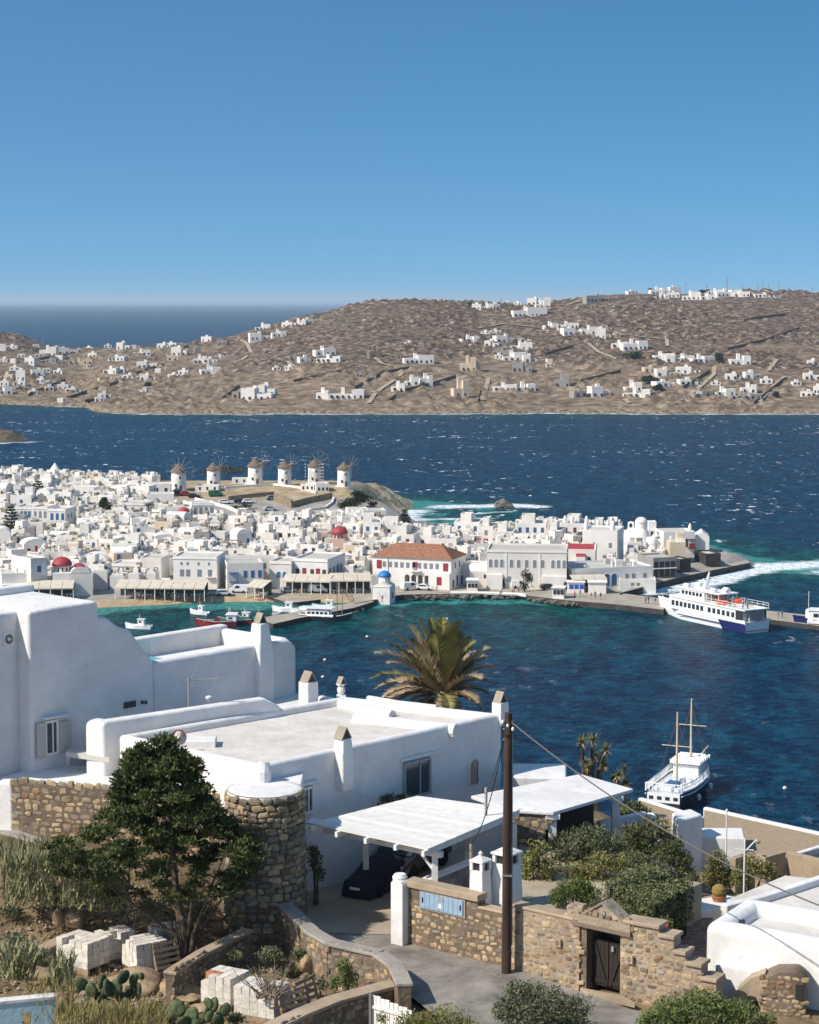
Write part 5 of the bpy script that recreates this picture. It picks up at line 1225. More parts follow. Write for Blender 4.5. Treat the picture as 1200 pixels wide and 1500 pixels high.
for a in[('silver car',311,871,170,'at the beach beside the long canopy'),('white car',328,872,10,'on the beach road near the small jetty'),('white van',350,868,175,'beside the market stall canopy'),('white van',466,868,0,'in front of the red-shuttered house'),('grey car',422,868,20,'between the canopies on the beach road'),('white van',601,864,30,'under the town hall arcade',1.35),('white car',622,864,-15,'beside the town hall arcade',1.35),('black van',727,861,-10,'beside the vaulted house on the square',1.35),('white van',762,861,5,'in front of the school',1.35),('black car',789,861,10,'under the square tree',1.35),('black car',803,863,15,'second from the square tree',1.35),('black car',815,862,-10,'near the ticket cabin on the square',1.35),('red car',272,726,10,'on the windmill car park beside the black car'),('black car',260,724,5,'on the windmill car park by the first windmill'),('black car',285,729,-10,'on the windmill car park, lower end'),('green van',316,727,10,'under a green cover below the white annex'),('black car',352,737,5,'in the shade of the long retaining wall'),('white car',364,737,5,'in the shade of the retaining wall beside a black car'),('grey car',399,732,20,'at the upper end of the retaining wall'),('silver car',396,748,10,'on the pale road above the packed roofs'),('white car',330,738,0,'beside the white road parapet'),('red car',241,715,0,'behind the first windmill')]:
 car(*a)
r=random.Random(31)
for px,py in[(735,868),(751,869),(753,871),(760,870),(733,871),(700,868),(872,876),(880,878),(866,878),(946,884),(950,884),(960,886),(1010,894),(1140,906),(1146,905),(640,868),(508,873),(560,882),(380,880),(304,872),(240,877),(205,879),(440,872),(380,868),(370,868),(395,870),(842,876),(850,874)]:
 z=1.0 if px>975 else(1.25 if px>520 else None);p=at_z(px,py,z)if z else tp(px,py)
 person(p,r.uniform(0,6),r.choice(list(SHIRTS)),r.choice(list(TROUS)),'on the long pier' if px>975 else('on the harbour quay' if px>520 else 'near the town beach'),'people along the waterfront')
def plaster(name,col,col2,rough=.9,bs=2.2,bump=.45):
 m=mat(name,col,rough,.2,col2=col2,noise_scale=.9,bump=bump,bump_scale=bs,coords='World',detail=8)
 N=m.node_tree.nodes;L=m.node_tree.links;b=N['Principled BSDF'];g=N.new('ShaderNodeNewGeometry')
 def nz(sc,st,d=6):
  mp=N.new('ShaderNodeMapping');mp.inputs['Scale'].default_value=st;L.new(g.outputs['Position'],mp.inputs['Vector']);n=N.new('ShaderNodeTexNoise');n.inputs['Scale'].default_value=sc;n.inputs['Detail'].default_value=d;n.inputs['Roughness'].default_value=.6;L.new(mp.outputs[0],n.inputs['Vector']);return n.outputs['Fac']
 src=b.inputs['Base Color'].links[0].from_socket
 for f,p0,p1,lo in((nz(2.2,(1,1,.16)),.56,.76,.90),(nz(.45,(1,1,1.6)),.35,.62,.88),(nz(7.0,(1,1,1),3),.60,.70,.86)):
  r=N.new('ShaderNodeMapRange');r.inputs['From Min'].default_value=p0;r.inputs['From Max'].default_value=p1;r.inputs['To Min'].default_value=1.0 if lo!=.88 else lo;r.inputs['To Max'].default_value=lo if lo!=.88 else 1.0;L.new(f,r.inputs['Value'])
  v=N.new('ShaderNodeHueSaturation');L.new(r.outputs[0],v.inputs['Value']);L.new(src,v.inputs['Color']);src=v.outputs[0]
 L.new(src,b.inputs['Base Color'])
 bp=N.new('ShaderNodeBump');bp.inputs['Strength'].default_value=.5;bp.inputs['Distance'].default_value=.12;L.new(nz(.8,(1,1,1),3),bp.inputs['Height']);L.new(bp.outputs[0],[n for n in N if n.type=='BUMP'][0].inputs['Normal'])
 return m
PL=plaster('white_plaster',(.79,.765,.735),(.72,.695,.66),bump=.6)
PLR=plaster('roof_limewash',(.72,.67,.605),(.60,.55,.49),bs=4)
CONC=plaster('tan_concrete',(.46,.36,.25),(.34,.265,.18),bs=5)
CONCG=plaster('grey_concrete',(.40,.36,.31),(.28,.25,.21),bs=5)
MORT=plaster('sandy_mortar',(.42,.335,.24),(.30,.235,.165),bs=9,bump=.8)
MORTD=plaster('dark_shaded_mortar',(.24,.185,.13),(.13,.10,.07),bs=9,bump=.8)  # darker copy of the sandy mortar, with shade put into its colour
ST1=mat('golden_fieldstone',(.50,.375,.22),.9,.2,col2=(.28,.21,.13),noise_scale=3.5,bump=.7,bump_scale=9,coords='World',rnd=.42)
ST2=mat('grey_fieldstone',(.33,.275,.205),.9,.2,col2=(.17,.14,.105),noise_scale=4.5,bump=.7,bump_scale=9,coords='World',rnd=.45)
ST3=mat('rust_fieldstone',(.34,.20,.105),.9,.2,col2=(.19,.12,.07),noise_scale=4,bump=.7,bump_scale=9,coords='World',rnd=.35)
SHUTPALE=mat('pale_grey_shutter',(.52,.50,.45),.7,.3,noise_amt=.1,noise_scale=6)
BLUEPALE=mat('pale_blue_paint',(.30,.42,.52),.65,.3,noise_amt=.18,noise_scale=4)
TIMB=mat('white_timber',(.82,.79,.74),.75,.25,col2=(.70,.67,.61),noise_scale=3,stretch=(1,1,1),rnd=.10)
POLEW=mat('creosote_pole',(.075,.045,.032),.85,.3,col2=(.028,.018,.014),noise_scale=5,stretch=(1,1,.12),bump=.6,bump_scale=6)
ASPH=plaster('worn_asphalt',(.33,.295,.25),(.17,.153,.132),bs=7,bump=.5)
DRIVE=plaster('driveway_concrete',(.46,.385,.29),(.36,.30,.22),bs=4)
IRON=mat('grey_iron',(.30,.29,.28),.5,.4,metal=.3)
CABLE=mat('black_cable',(.02,.02,.02),.6,.3)
TERR=mat('terracotta_pot',(.42,.17,.085),.8,.2,noise_amt=.2)
def plane_pt(px,py,O,u):
 d=ray(px,py);n=Vector((u[1],-u[0],0));O3=Vector((O[0],O[1],CAM_H));t=(O3.x*n.x+O3.y*n.y)/(d.x*n.x+d.y*n.y)
 p=Vector((d.x*t,d.y*t,CAM_H+d.z*t));return(p.x-O[0])*u[0]+(p.y-O[1])*u[1],p.z
def unit(a,b):v=Vector((b[0]-a[0],b[1]-a[1]));return v.normalized()
def sheet(b,O,u,prof,thick,off=0.0):
 """upright slab: (s, z) outline on a vertical plane, thickness away from the viewer"""
 n=Vector((-u[1],u[0],0));o=Vector((O[0],O[1],0))+n*off
 a=sum(prof[i][0]*prof[(i+1)%len(prof)][1]-prof[(i+1)%len(prof)][0]*prof[i][1]for i in range(len(prof)))
 if a<0:prof=prof[::-1]
 b.ext(prof,(u[0],u[1],0),(0,0,1),n*thick,o)
def inset(poly,t):
 n=len(poly);out=[]
 for i in range(n):
  a,b_,c=Vector(poly[i-1]),Vector(poly[i]),Vector(poly[(i+1)%n])
  e1=(b_-a).normalized();e2=(c-b_).normalized();n1=Vector((-e1.y,e1.x));n2=Vector((-e2.y,e2.x))
  k=t/max(.2,1+n1.dot(n2));out.append(b_+(n1+n2)*k)
 return[(p.x,p.y)for p in out]
def parapet_poly(b,poly,z0,z1,t,lip):
 n=len(poly);I=inset(poly,t);zr=z1-lip
 vs=[(*p,z0)for p in poly]+[(*p,z1)for p in poly]+[(*p,z1)for p in I]+[(*p,zr)for p in I]
 fs=[(i,(i+1)%n,n+(i+1)%n,n+i)for i in range(n)]+[(n+i,n+(i+1)%n,2*n+(i+1)%n,2*n+i)for i in range(n)]+[(2*n+i,2*n+(i+1)%n,3*n+(i+1)%n,3*n+i)for i in range(n)]
 b.cur=0;b.add(vs,fs+[tuple(range(n-1,-1,-1))]);b.cur=1;b.add([vs[3*n+i]for i in range(n)],[tuple(range(n))]);b.cur=0
def wbuild(b,name,mats,root,bev=0,seg=3,**k):
 """world-coordinate mesh hung on an unrotated root"""
 o=b.build(name,mats,None,origin=root.location,fix=True);o.parent=root;o.location=(0,0,0)
 if bev:bevel(o,bev,seg)
 return o
def stone_mesh(seed,m):
 r=random.Random(seed);n=r.choice([6,7,8]);vs=[];k=[]
 for i in range(n):
  a=2*pi*i/n+r.uniform(-.16,.16);x=max(-.5,min(.5,.66*cos(a)*r.uniform(.86,1.08)));z=max(-.5,min(.5,.66*sin(a)*r.uniform(.84,1.08)));k.append((x,z))
 for s,y in((1.0,.5),(1.0,-.12),(.80,-.40)):vs+=[(x*s,y,z*s)for x,z in k]
 vs.append((r.uniform(-.1,.1),-.5,r.uniform(-.1,.1)))
 fs=[(j*n+(i+1)%n,j*n+i,(j+1)*n+i,(j+1)*n+(i+1)%n)for j in range(2)for i in range(n)]+[(2*n+(i+1)%n,2*n+i,3*n)for i in range(n)]
 me=bpy.data.meshes.new('stone');me.from_pydata(vs,[],[f[::-1]for f in fs]);me.materials.append(m);return me
STONES={m.name:[stone_mesh(i*5+k,m)for i in range(7)]for k,m in enumerate((ST1,ST2,ST3))}
def pick_stone(r,mix):return r.choice(STONES[r.choices(['golden_fieldstone','grey_fieldstone','rust_fieldstone'],mix)[0]])
def lay_stones(root,O,u,inside,s0,s1,z0,z1,seed,mix=(6,3,1),w_=(.20,.48),h_=(.14,.27),gap=.018,proud=.05,limit=300,off=0.0):
 """courses of stones on a vertical plane; inside(s, z) says where the wall is"""
 r=random.Random(seed);n=Vector((-u[1],u[0],0));ang=atan2(u[1],u[0]);cnt=0;z=z0
 while z<z1:
  h=r.uniform(*h_);s=s0-r.uniform(0,.2)
  while s<s1:
   w=r.uniform(*w_);hh=h*r.uniform(.78,1.22)
   if inside(s+w/2,z+h/2)and cnt<limit:
    st=link('stone',pick_stone(r,mix),root);zc=z+h/2+r.uniform(-.05,.05)
    p=Vector((O[0]+u[0]*(s+w/2),O[1]+u[1]*(s+w/2),zc))+n*(.03+off)
    st.location=p-root.location;st.rotation_euler=(0,r.uniform(-.22,.22),ang);d=proud*r.uniform(1.2,2.6);st.scale=(w-gap,d,hh-gap);cnt+=1
   s+=w
  z+=h
 return cnt
GARDEN=[(-17,58),(-2.2,58),(-.5,64),(-.3,66.2),(-1.5,68.8),(-2.6,69.8),(-4.2,72.3),(-7,74.5),(-17,74)]
def near_h(x,y):
 z=49.3
 if in_poly(x,y,GARDEN):z=48.7
 z+=2.2*sstep(69,76.5,y)*sstep(-6.0,-9.5,x)
 if y<64 and x>-2:z-=.10*(64-y)
 if y>90:z-=(y-90)*.47
 if x>8 and y>73:z-=(min(y,90)-73)*.17*sstep(8,13,x)
 return max(-3,z)
def make_ground():
 xs=[-60,-45,-35,-28]+[-22+.8*i for i in range(57)]+[26,32,40,60,90];ys=[-30,0,30,45]+[54+.8*i for i in range(58)]+[104,112,125,140,160,180,200,210]
 vs=[(x,y,near_h(x,y)+.10*fbm(x*.6,y*.6,2,3))for y in ys for x in xs];n=len(xs)
 fs=[(j*n+i,j*n+i+1,(j+1)*n+i+1,(j+1)*n+i)for j in range(len(ys)-1)for i in range(n-1)]
 me=bpy.data.meshes.new('ground');me.from_pydata(vs,[],fs);me.polygons.foreach_set('use_smooth',[True]*len(fs))
 me.materials.append(mat('dry_garden_earth',(.27,.20,.12),.95,.1,col2=(.11,.078,.045),noise_scale=.9,bump=.9,bump_scale=5,coords='World',detail=9));struct(link('ground',me))
make_ground()
def flat(name,pts,z,m,n=1):
 b=MB();b.add([(x,y,z)for x,y in pts],[tuple(range(len(pts)))]);return struct(b.build(name,m,fix=False))
def lane():
 L_=[at_z(a,c,49.5)for a,c in[(445,1352),(478,1372),(510,1388),(548,1402),(575,1425),(590,1450),(640,1490),(700,1545),(800,1620)]]
 Rr=[at_z(a,c,49.5)for a,c in[(470,1330),(545,1338),(600,1368),(690,1392),(742,1412),(800,1435),(870,1460),(960,1490),(1090,1530)]]
 b=MB();n=len(L_);K=8
 vs=[(*(p.lerp(q,k/K)).to_2d(),49.5)for p,q in zip(L_,Rr)for k in range(K+1)]
 fs=[(i*(K+1)+k,(i+1)*(K+1)+k,(i+1)*(K+1)+k+1,i*(K+1)+k+1)for i in range(n-1)for k in range(K)]
 b.add(vs,fs);o=b.build('road',ASPH,fix=True);struct(o)
 D_=[at_z(a,c,49.46)for a,c in[(430,1352),(470,1369),(595,1372),(640,1330),(690,1250),(560,1225),(450,1262)]]
 flat('driveway',[(p.x,p.y)for p in D_],49.52,DRIVE)
 b=MB();c_=[at_z(a,c,49.5)for a,c in[(440,1356),(500,1378),(600,1378)]]
lane()
C1,C2,BK,C0=(-5.5,74.7),(3.9,84.4),(-2.9,88.2),(-11.6,80.1)
uH=unit(C1,C2);uF=unit(C0,C1)
house=thing('white_house','low white house with wide flat roof and rounded parapets above the carport','house',(-4,81,49))
b=MB();parapet_poly(b,[C1,C2,BK,C0],48.5,54.8,.42,.30);wbuild(b,'wall',[PL,PLR],house,.17,5)
b=MB();A=at_z(150,1058,55.35);B=at_z(412,1020,55.35);uP=unit(A,B)
sheet(b,(A.x,A.y),uP,[(0,53.0),(0,55.25),(.25,55.35),((B-A).length-.8,55.35),((B-A).length,54.9),((B-A).length,53.0)],.6);wbuild(b,'back_parapet',PL,house,.12,4)
b=MB();A2=at_z(123,1052,55.4);sheet(b,(A2.x,A2.y),unit(A2,A),[(0,51.5),(0,55.2),(.35,55.4),((A-A2).length+.1,55.3),((A-A2).length+.1,51.5)],.6);wbuild(b,'end_wall',PL,house,.18,4)
for pts,rad in([(520,1052),(560,1056),(610,1062),(668,1068)],.30),([(470,1024),(500,1030),(540,1040),(575,1046)],.26),([(540,1022),(580,1029),(640,1036)],.2):
 b=MB();P=[at_z(a,c,54.62)for a,c in pts];b.tube([p+Vector((0,0,-.1))for p in P],rad,10);wbuild(b,'roof_ridge',PL,house)
b=MB();P=[at_z(a,c,54.6)for a,c in[(232,1092),(262,1084),(318,1084),(316,1092)]];b.prism([(p.x,p.y)for p in P],54.4,54.78);wbuild(b,'roof_kerb',PL,house,.05)
def wall_window(root,O,u,box,frame_m,pane_m,name='window',split=True,recess=.22,off=0.0,arch=False):
 """recessed look: dark reveal box with frame, panes and sill set into the wall plane"""
 x0,y0,x1,y1=box;s0,z1=plane_pt(x0,y0,O,u);s1,_=plane_pt(x1,y0,O,u);_,z0=plane_pt(x0,y1,O,u)
 sa,sb=min(s0,s1),max(s0,s1);n=Vector((-u[1],u[0],0));b=MB()
 pr=[(sa,z0),(sb,z0),(sb,z1),(sa,z1)]if not arch else[(sa+(sb-sa)/2+a,z0+c)for a,c in arch_pts(sb-sa,z1-z0)][::-1]
 sheet(b,O,u,pr,.06,off-.05);w=wbuild(b,name,pane_m,root)
 if not arch:
  for(a,c,d,e)in((sa-.05,sa+.04,z0,z1),(sb-.04,sb+.05,z0,z1),(sa,sb,z1-.05,z1+.05),(sa-.08,sb+.08,z0-.08,z0)):
   q=MB();sheet(q,O,u,[(a,d),(c,d),(c,e),(a,e)],.16,off-.12);k=wbuild(q,'frame_piece',frame_m,root);k.parent=w
  if split:
   q=MB();m_=sa+(sb-sa)*.62;sheet(q,O,u,[(m_-.03,z0),(m_+.03,z0),(m_+.03,z1),(m_-.03,z1)],.10,off-.09);k=wbuild(q,'mullion',frame_m,root);k.parent=w
 else:
  q=MB();c_=(sa+sb)/2;o_=[(c_+a*1.18,z0+c*1.05)for a,c in arch_pts(sb-sa,z1-z0)];i_=[(c_+a,z0+c)for a,c in arch_pts(sb-sa,z1-z0)]
  sheet(q,O,u,o_+i_[::-1],.12,off-.10);k=wbuild(q,'surround',frame_m,root);k.parent=w
 return w
GLS=mat('window_glass',(.10,.11,.105),.08,.7,noise_amt=.5,noise_scale=1.0,coords='World')
wall_window(house,C1,uH,(591,1119,628,1168),mat('grey_blue_frame',(.30,.34,.38),.6,.3),GLS)
b=MB();s0,z0=plane_pt(586,1116,C1,uH);s1,_=plane_pt(644,1116,C1,uH);sheet(b,C1,uH,[(s0,z0),(s1,z0+.02),(s1,z0+.14),(s0,z0+.12)],.14,-.13);wbuild(b,'lintel',PL,house,.03)
wall_window(house,C1,uH,(687,1113,699,1150),PL,GLS,arch=True)
wall_window(house,C1,uH,(441,1156,456,1190),TRIM,GLS)
b=MB();s0,z0=plane_pt(436,1152,C1,uH);s1,_=plane_pt(464,1152,C1,uH);sheet(b,C1,uH,[(s0,z0),(s1,z0),(s1,z0+.1),(s0,z0+.1)],.2,-.19);wbuild(b,'lintel',PL,house,.03)
CAPM=mat('chimney_cap_slab',(.36,.31,.24),.9,.2,noise_amt=.25)
def cap(root,x,y,z,w,h,rz,name='chimney_cap',m=CAPM):
 """two leaning slabs over a dark throat"""
 T=Matrix.Translation((x,y,z))@Matrix.Rotation(rz,4,'Z');q=MB()
 q.add([T@Vector(p)for p in[(-w*.45,-w*.4,0),(w*.45,-w*.4,0),(0,-w*.4,h*.9),(-w*.45,w*.4,0),(w*.45,w*.4,0),(0,w*.4,h*.9)]],[(0,1,2),(5,4,3)]);th=wbuild(q,'flue_mouth',DARK,root)
 for sg in(-1,1):
  q=MB();q.add([T@Vector(p)for p in[(sg*w*.5,-w*.5,0),(sg*w*.5,w*.5,0),(0,w*.5,h),(0,-w*.5,h),(sg*w*.62,-w*.5,0),(sg*w*.62,w*.5,0),(0,w*.5,h*1.12),(0,-w*.5,h*1.12)]],[(0,1,2,3),(4,7,6,5),(0,4,5,1),(3,2,6,7),(0,3,7,4),(1,5,6,2)]);wbuild(q,name,m,root)
aH=atan2(uH[1],uH[0])
def wall_chimney(root,px,ptop,pbase,O,u,wpx,depth=.55,zb=None):
 s,zt=plane_pt(px,ptop,O,u);_,z0=plane_pt(px,pbase,O,u);sc_=wpx/FPX*(O[1]+u[1]*s);n=Vector((-u[1],u[0],0));q=MB()
 rows=[]
 for i,(t,wd,dp)in enumerate(((0,1.0,.55),(.22,1.02,.60),(.50,1.0,.62),(.66,1.06,.60),(.80,.92,.58),(1.0,.80,.52))):
  z=z0+(zt-z0)*t;c=Vector((O[0]+u[0]*s,O[1]+u[1]*s,z))-n*.12
  rows.append([c+Vector((u[0],u[1],0))*(sc_/2*wd*a)+n*(dp/2*depth/.55*e-.02)for a,e in((-1,-1),(1,-1),(1,1),(-1,1))])
 vs=[p for r_ in rows for p in r_];k=len(rows)
 q.add(vs,[(i*4+j,i*4+(j+1)%4,(i+1)*4+(j+1)%4,(i+1)*4+j)for i in range(k-1)for j in range(4)]+[(3,2,1,0),tuple((k-1)*4+j for j in range(4))])
 wbuild(q,'chimney',PL,root,.08,3);c=Vector((O[0]+u[0]*s,O[1]+u[1]*s,zt))-n*.12;cap(root,c.x,c.y,zt-.02,sc_*.78,.42,atan2(u[1],u[0]))
wall_chimney(house,499,1080,1157,C1,uH,23)
def free_chimney(root,px,pbase,ptop,z,wpx,rz,taper=.97):
 p=at_z(px,pbase,z);w=wpx/FPX*p.y;h=(pbase-ptop)/FPX*p.y/.97;q=MB();T=Matrix.Translation(p)@Matrix.Rotation(rz,4,'Z');a=w/2;c=a*taper
 q.add([T@Vector(v)for v in[(-a,-a,-.4),(a,-a,-.4),(a,a,-.4),(-a,a,-.4),(-c,-c,h),(c,-c,h),(c,c,h),(-c,c,h)]],[(3,2,1,0),(4,5,6,7),(0,1,5,4),(1,2,6,5),(2,3,7,6),(3,0,4,7)]);wbuild(q,'chimney',PL,root,.05,3)
 cap(root,p.x,p.y,p.z+h-.02,w*.78,.42,rz);return p
free_chimney(house,452,1034,998,54.5,22,aH);free_chimney(house,733,1048,1028,54.7,19,aH)
p=at_z(500,1026,54.6);q=MB();q.box(p.x-.2,p.y-.2,54.4,p.x+.2,p.y+.2,54.85);q.lathe([(.1,0),(.17,.12),(.18,.25),(.12,.4),(.22,.45),(.2,.5)],12,(p.x,p.y,54.85));wbuild(q,'ornament_chimney',PL,house);cap(house,p.x,p.y,55.33,.3,.3,aH)
p=at_z(385,1124,54.75);q=MB();q.tube([(p.x,p.y,52.6),(p.x,p.y,54.6),(p.x+.05,p.y+.05,54.95)],[.33,.32,.2],12);wbuild(q,'corner_post',PL,house)
q=MB();p=at_z(306,1034,54.9);q.lathe([(.1,0),(.1,.35),(.14,.36),(.14,.44),(.02,.5)],10,(p.x,p.y,54.85));wbuild(q,'vent_pipe',PL,house)
p=at_z(277,1061,54.5);ant=thing('aerial','thin television aerial on a mast against the roof parapet','aerial',p)
MB().tube([(0,0,0),(0,0,1.95)],.05,6).build('mast',IRON,ant);MB().tube([(-.1,0,1.85),(1.25,.12,1.9)],.03,5).build('boom',IRON,ant)
for i in range(12):x=.2+i*.085;MB().tube([(x,-.09,1.88),(x,.12,1.88)],.014,4).build('element',IRON,ant)
MB().tube([(.05,0,1.88),(.32,0,2.35)],.025,4).build('reflector',IRON,ant);MB().tube([(.05,0,1.88),(.32,0,1.45)],.025,4).build('reflector',IRON,ant)
p=at_z(262,1112,54.2);dish=thing('satellite_dish','round satellite dish with a red brand on a post behind the conifer','satellite dish',p)
MB().tube([(0,0,0),(0,0,.75)],.03,6).build('post',IRON,dish)
q=MB();q.lathe([(0.01,.0),(.16,.03),(.30,.12)],16);d_=q.build('reflector_bowl',mat('dish_face',(.62,.56,.48),.6,.3),dish,smooth=True);d_.rotation_euler=(radians(70),0,radians(20));d_.location=(0,-.05,.85)
q=MB();q.add([(.31*cos(a),.31*sin(a),.13)for a in[pi*i/12 for i in range(13)]]+[(.18*cos(a),.18*sin(a),.06)for a in[pi*i/12 for i in range(12,-1,-1)]],[tuple(range(26))]);e_=q.build('red_band',mat('dish_red',(.42,.07,.05),.6,.3),dish);e_.rotation_euler=(radians(70),0,radians(20));e_.location=(0,-.055,.855)
W0=(-15.0,80.9);uV=unit(W0,(-5.0,91.7))
villa=thing('villa','large white villa with tall shaded wall, swooping parapet and roof pool','villa',(-12,86,52))
prof_px=[(42,897),(80,890),(120,884),(140,881),(145,884),(146,905),(156,903),(166,911),(175,918),(192,924),(202,938),(212,954),(226,968)]
low_px=[(226,970),(260,965),(320,955),(378,945),(395,945)]
n_in=Vector((-uV[1],uV[0],0))
pf=[plane_pt(a,c,W0,uV)for a,c in prof_px]
smax=pf[-1][0]
b=MB();sheet(b,W0,uV,[(pf[0][0],51)]+pf+[(smax,51)],5.0);wbuild(b,'tall_wall',PL,villa,.16,4)
lf=[plane_pt(a,c,W0,uV)for a,c in low_px];zt=lf[0][1]
s_end=plane_pt(436,960,W0,uV)[0]
b=MB();sheet(b,W0,uV,[(smax-.02,50),(smax-.02,zt),(s_end-.5,zt),(s_end,zt-.35),(s_end,50)],.55,.02);wbuild(b,'pool_parapet',PL,villa,.2,4)
def vp(s,t,z):return Vector((W0[0]+uV[0]*s,W0[1]+uV[1]*s,z))+n_in*t
b=MB();q=[vp(smax-.3,.5,0),vp(s_end-.1,.5,0),vp(s_end-.1,5.2,0),vp(smax-1.2,5.2,0)];b.prism([(p.x,p.y)for p in q],50,zt-.75);wbuild(b,'pool_terrace',PL,villa)
b=MB();q=[vp(smax-.2,4.6,0),vp(s_end,4.6,0),vp(s_end,5.2,0),vp(smax-2.5,5.2,0)];b.prism([(p.x,p.y)for p in q],50,zt+.12);wbuild(b,'pool_back_wall',PL,villa,.12,3)
b=MB();q=[vp(s_end-.55,.5,0),vp(s_end,.5,0),vp(s_end,4.7,0),vp(s_end-.55,4.7,0)];b.prism([(p.x,p.y)for p in q],50,zt-.02);wbuild(b,'pool_end_wall',PL,villa,.2,4)
b=MB();q=[vp(smax+.1,1.0,0),vp(smax+3.4,1.0,0),vp(smax+3.4,4.5,0),vp(smax-.5,4.5,0)];b.add([(p.x,p.y,zt-.70)for p in q],[(0,1,2,3)]);wbuild(b,'pool_water',mat('pool_water',(.10,.48,.52),.08,.5),villa)
p=vp(plane_pt(231,950,W0,uV)[0]-.4,4.9,zt+.1);q=MB();q.lathe([(.16,0),(.20,.1),(.2,.4),(.14,.5)],12,(p.x,p.y,p.z));wbuild(q,'roof_lamp',TRIM,villa)
q=MB();s_,_=plane_pt(385,960,W0,uV);rows=[]
for z,wd,dp in((50.5,.44,.34),(zt-1.2,.46,.36),(zt-.1,.42,.34),(zt+.3,.34,.30),(zt+.95,.27,.25)):
 c=vp(s_,.2,z);rows.append([c+Vector((uV[0],uV[1],0))*(wd*a)+n_in*(dp*e)for a,e in((-1,-1.4),(1,-1.4),(1,1),(-1,1))])
q.add([p for r_ in rows for p in r_],[(i*4+j,i*4+(j+1)%4,(i+1)*4+(j+1)%4,(i+1)*4+j)for i in range(4)for j in range(4)]+[(16,17,18,19)]);wbuild(q,'chimney',PL,villa,.08,3);c=vp(s_,.15,zt+.93);cap(villa,c.x,c.y,c.z,.40,.42,atan2(uV[1],uV[0]))
OL=vp(-.05,.75,0);OL=(OL.x,OL.y)
b=MB();zl=plane_pt(20,897,OL,uV)[1];sheet(b,OL,uV,[(-6,50.5),(0.2,50.5),(.2,zl),(-6,zl+.15)],4.2);wbuild(b,'recessed_wall',PL,villa,.16,4)
b=MB();rim=[vp(-6,.8,0),vp(smax*.40,.3,0),vp(smax*.40,5.0,0),vp(-6,5.0,0)]
zr=pf[0][1]-.05
b=MB();q=[vp(-6,4.3,0),vp(plane_pt(146,890,W0,uV)[0],4.3,0),vp(plane_pt(146,890,W0,uV)[0],4.95,0),vp(-6,4.95,0)];b.prism([(p.x,p.y)for p in q],52,zr+.42);wbuild(b,'back_parapet',PL,villa,.15,3)
sv,zv=plane_pt(12,936,OL,uV);q=MB();sheet(q,OL,uV,[(sv-.26,zv-.27),(sv+.26,zv-.27),(sv+.26,zv+.27),(sv-.26,zv+.27)],.08,-.06);vent=wbuild(q,'vent_panel',TRIM,villa,.02)
for i in range(12):
 a=2*pi*i/12;q=MB();c0,c1=(sv+.08*cos(a),zv+.08*sin(a)),(sv+.2*cos(a),zv+.2*sin(a));t_=(-.03*sin(a),.03*cos(a));sheet(q,OL,uV,[(c0[0]-t_[0]*.5,c0[1]-t_[1]*.5),(c1[0]-t_[0],c1[1]-t_[1]),(c1[0]+t_[0],c1[1]+t_[1]),(c0[0]+t_[0]*.5,c0[1]+t_[1]*.5)],.02,-.075);k=wbuild(q,'vent_slot',DARK,villa);k.parent=vent
wv=wall_window(villa,W0,uV,(65,1058,82,1104),TRIM,GLS,split=True)
for(x0,x1,y0,y1,ang_)in((51,64,1060,1112,0),(84,101,1058,1103,0)):
 s0,z1=plane_pt(x0,y0,W0,uV);s1,_=plane_pt(x1,y0,W0,uV);_,z0=plane_pt(x0,y1,W0,uV);q=MB();sheet(q,W0,uV,[(s0,z0),(s1,z0),(s1,z1),(s0,z1)],.05,-.16);sh_=wbuild(q,'shutter',SHUTPALE,villa,.01)
 nsl=12
 for i in range(nsl):
  za=z0+.08+(z1-z0-.16)*i/nsl;q=MB();sheet(q,W0,uV,[(s0+.05,za),(s1-.05,za),(s1-.05,za+.055),(s0+.05,za+.055)],.05,-.185);k=wbuild(q,'louvre',SHUTPALE,villa);k.parent=sh_
s0,z0=plane_pt(60,1054,W0,uV);s1,_=plane_pt(90,1050,W0,uV);q=MB();sheet(q,W0,uV,[(s0,z0),(s1+.3,z0),(s1+.3,z0+.09),(s0,z0+.09)],.3,-.28);wbuild(q,'lintel',PL,villa,.03)
s0,z0=plane_pt(181,1038,W0,uV);s1,z1=plane_pt(198,1026,W0,uV);q=MB();sheet(q,W0,uV,[(s0,z0),(s1,z0),(s1,z1),(s0,z1)],.08,-.06);nk=wbuild(q,'niche_window',DARK,villa)
for dx in(206,211):s0,z0=plane_pt(dx,1028,W0,uV);q=MB();c=vp(s0,-.12,z0);q.lathe([(.06,-.08),(.07,.02),(.02,.08)],8,(c.x,c.y,c.z));wbuild(q,'wall_lamp',DARK,villa)
q=MB();P=[at_z(a,c,53.9)for a,c in[(96,1103),(160,1112),(162,1104),(104,1094)]];q.prism([(p.x,p.y)for p in P],53.75,53.95);wbuild(q,'porch_slab',SHUTPALE,villa)
q=MB();P=[at_z(a,c,52.9)for a,c in[(97,1130),(112,1128)]];q.box(P[0].x,P[0].y,52,P[0].x+.15,P[0].y+.5,53.8);wbuild(q,'porch_post',PL,villa)
q=MB();P=[Vector((-12.2,81.6)),Vector((-3.6,90.0)),Vector((-5.0,91.9)),Vector((-13.4,83.4))];q.prism([(p.x,p.y)for p in P],50,54.2);wbuild(q,'connecting_roof',PL,villa)
terr=thing('stone_terrace','white-topped terrace behind a fieldstone wall, joined to a round stone tower','terrace',(-10,77,50))
T0,T1=(-15.3,77.5),(-6.4,75.0);uT=unit(T0,T1);LT=hypot(T1[0]-T0[0],T1[1]-T0[1])
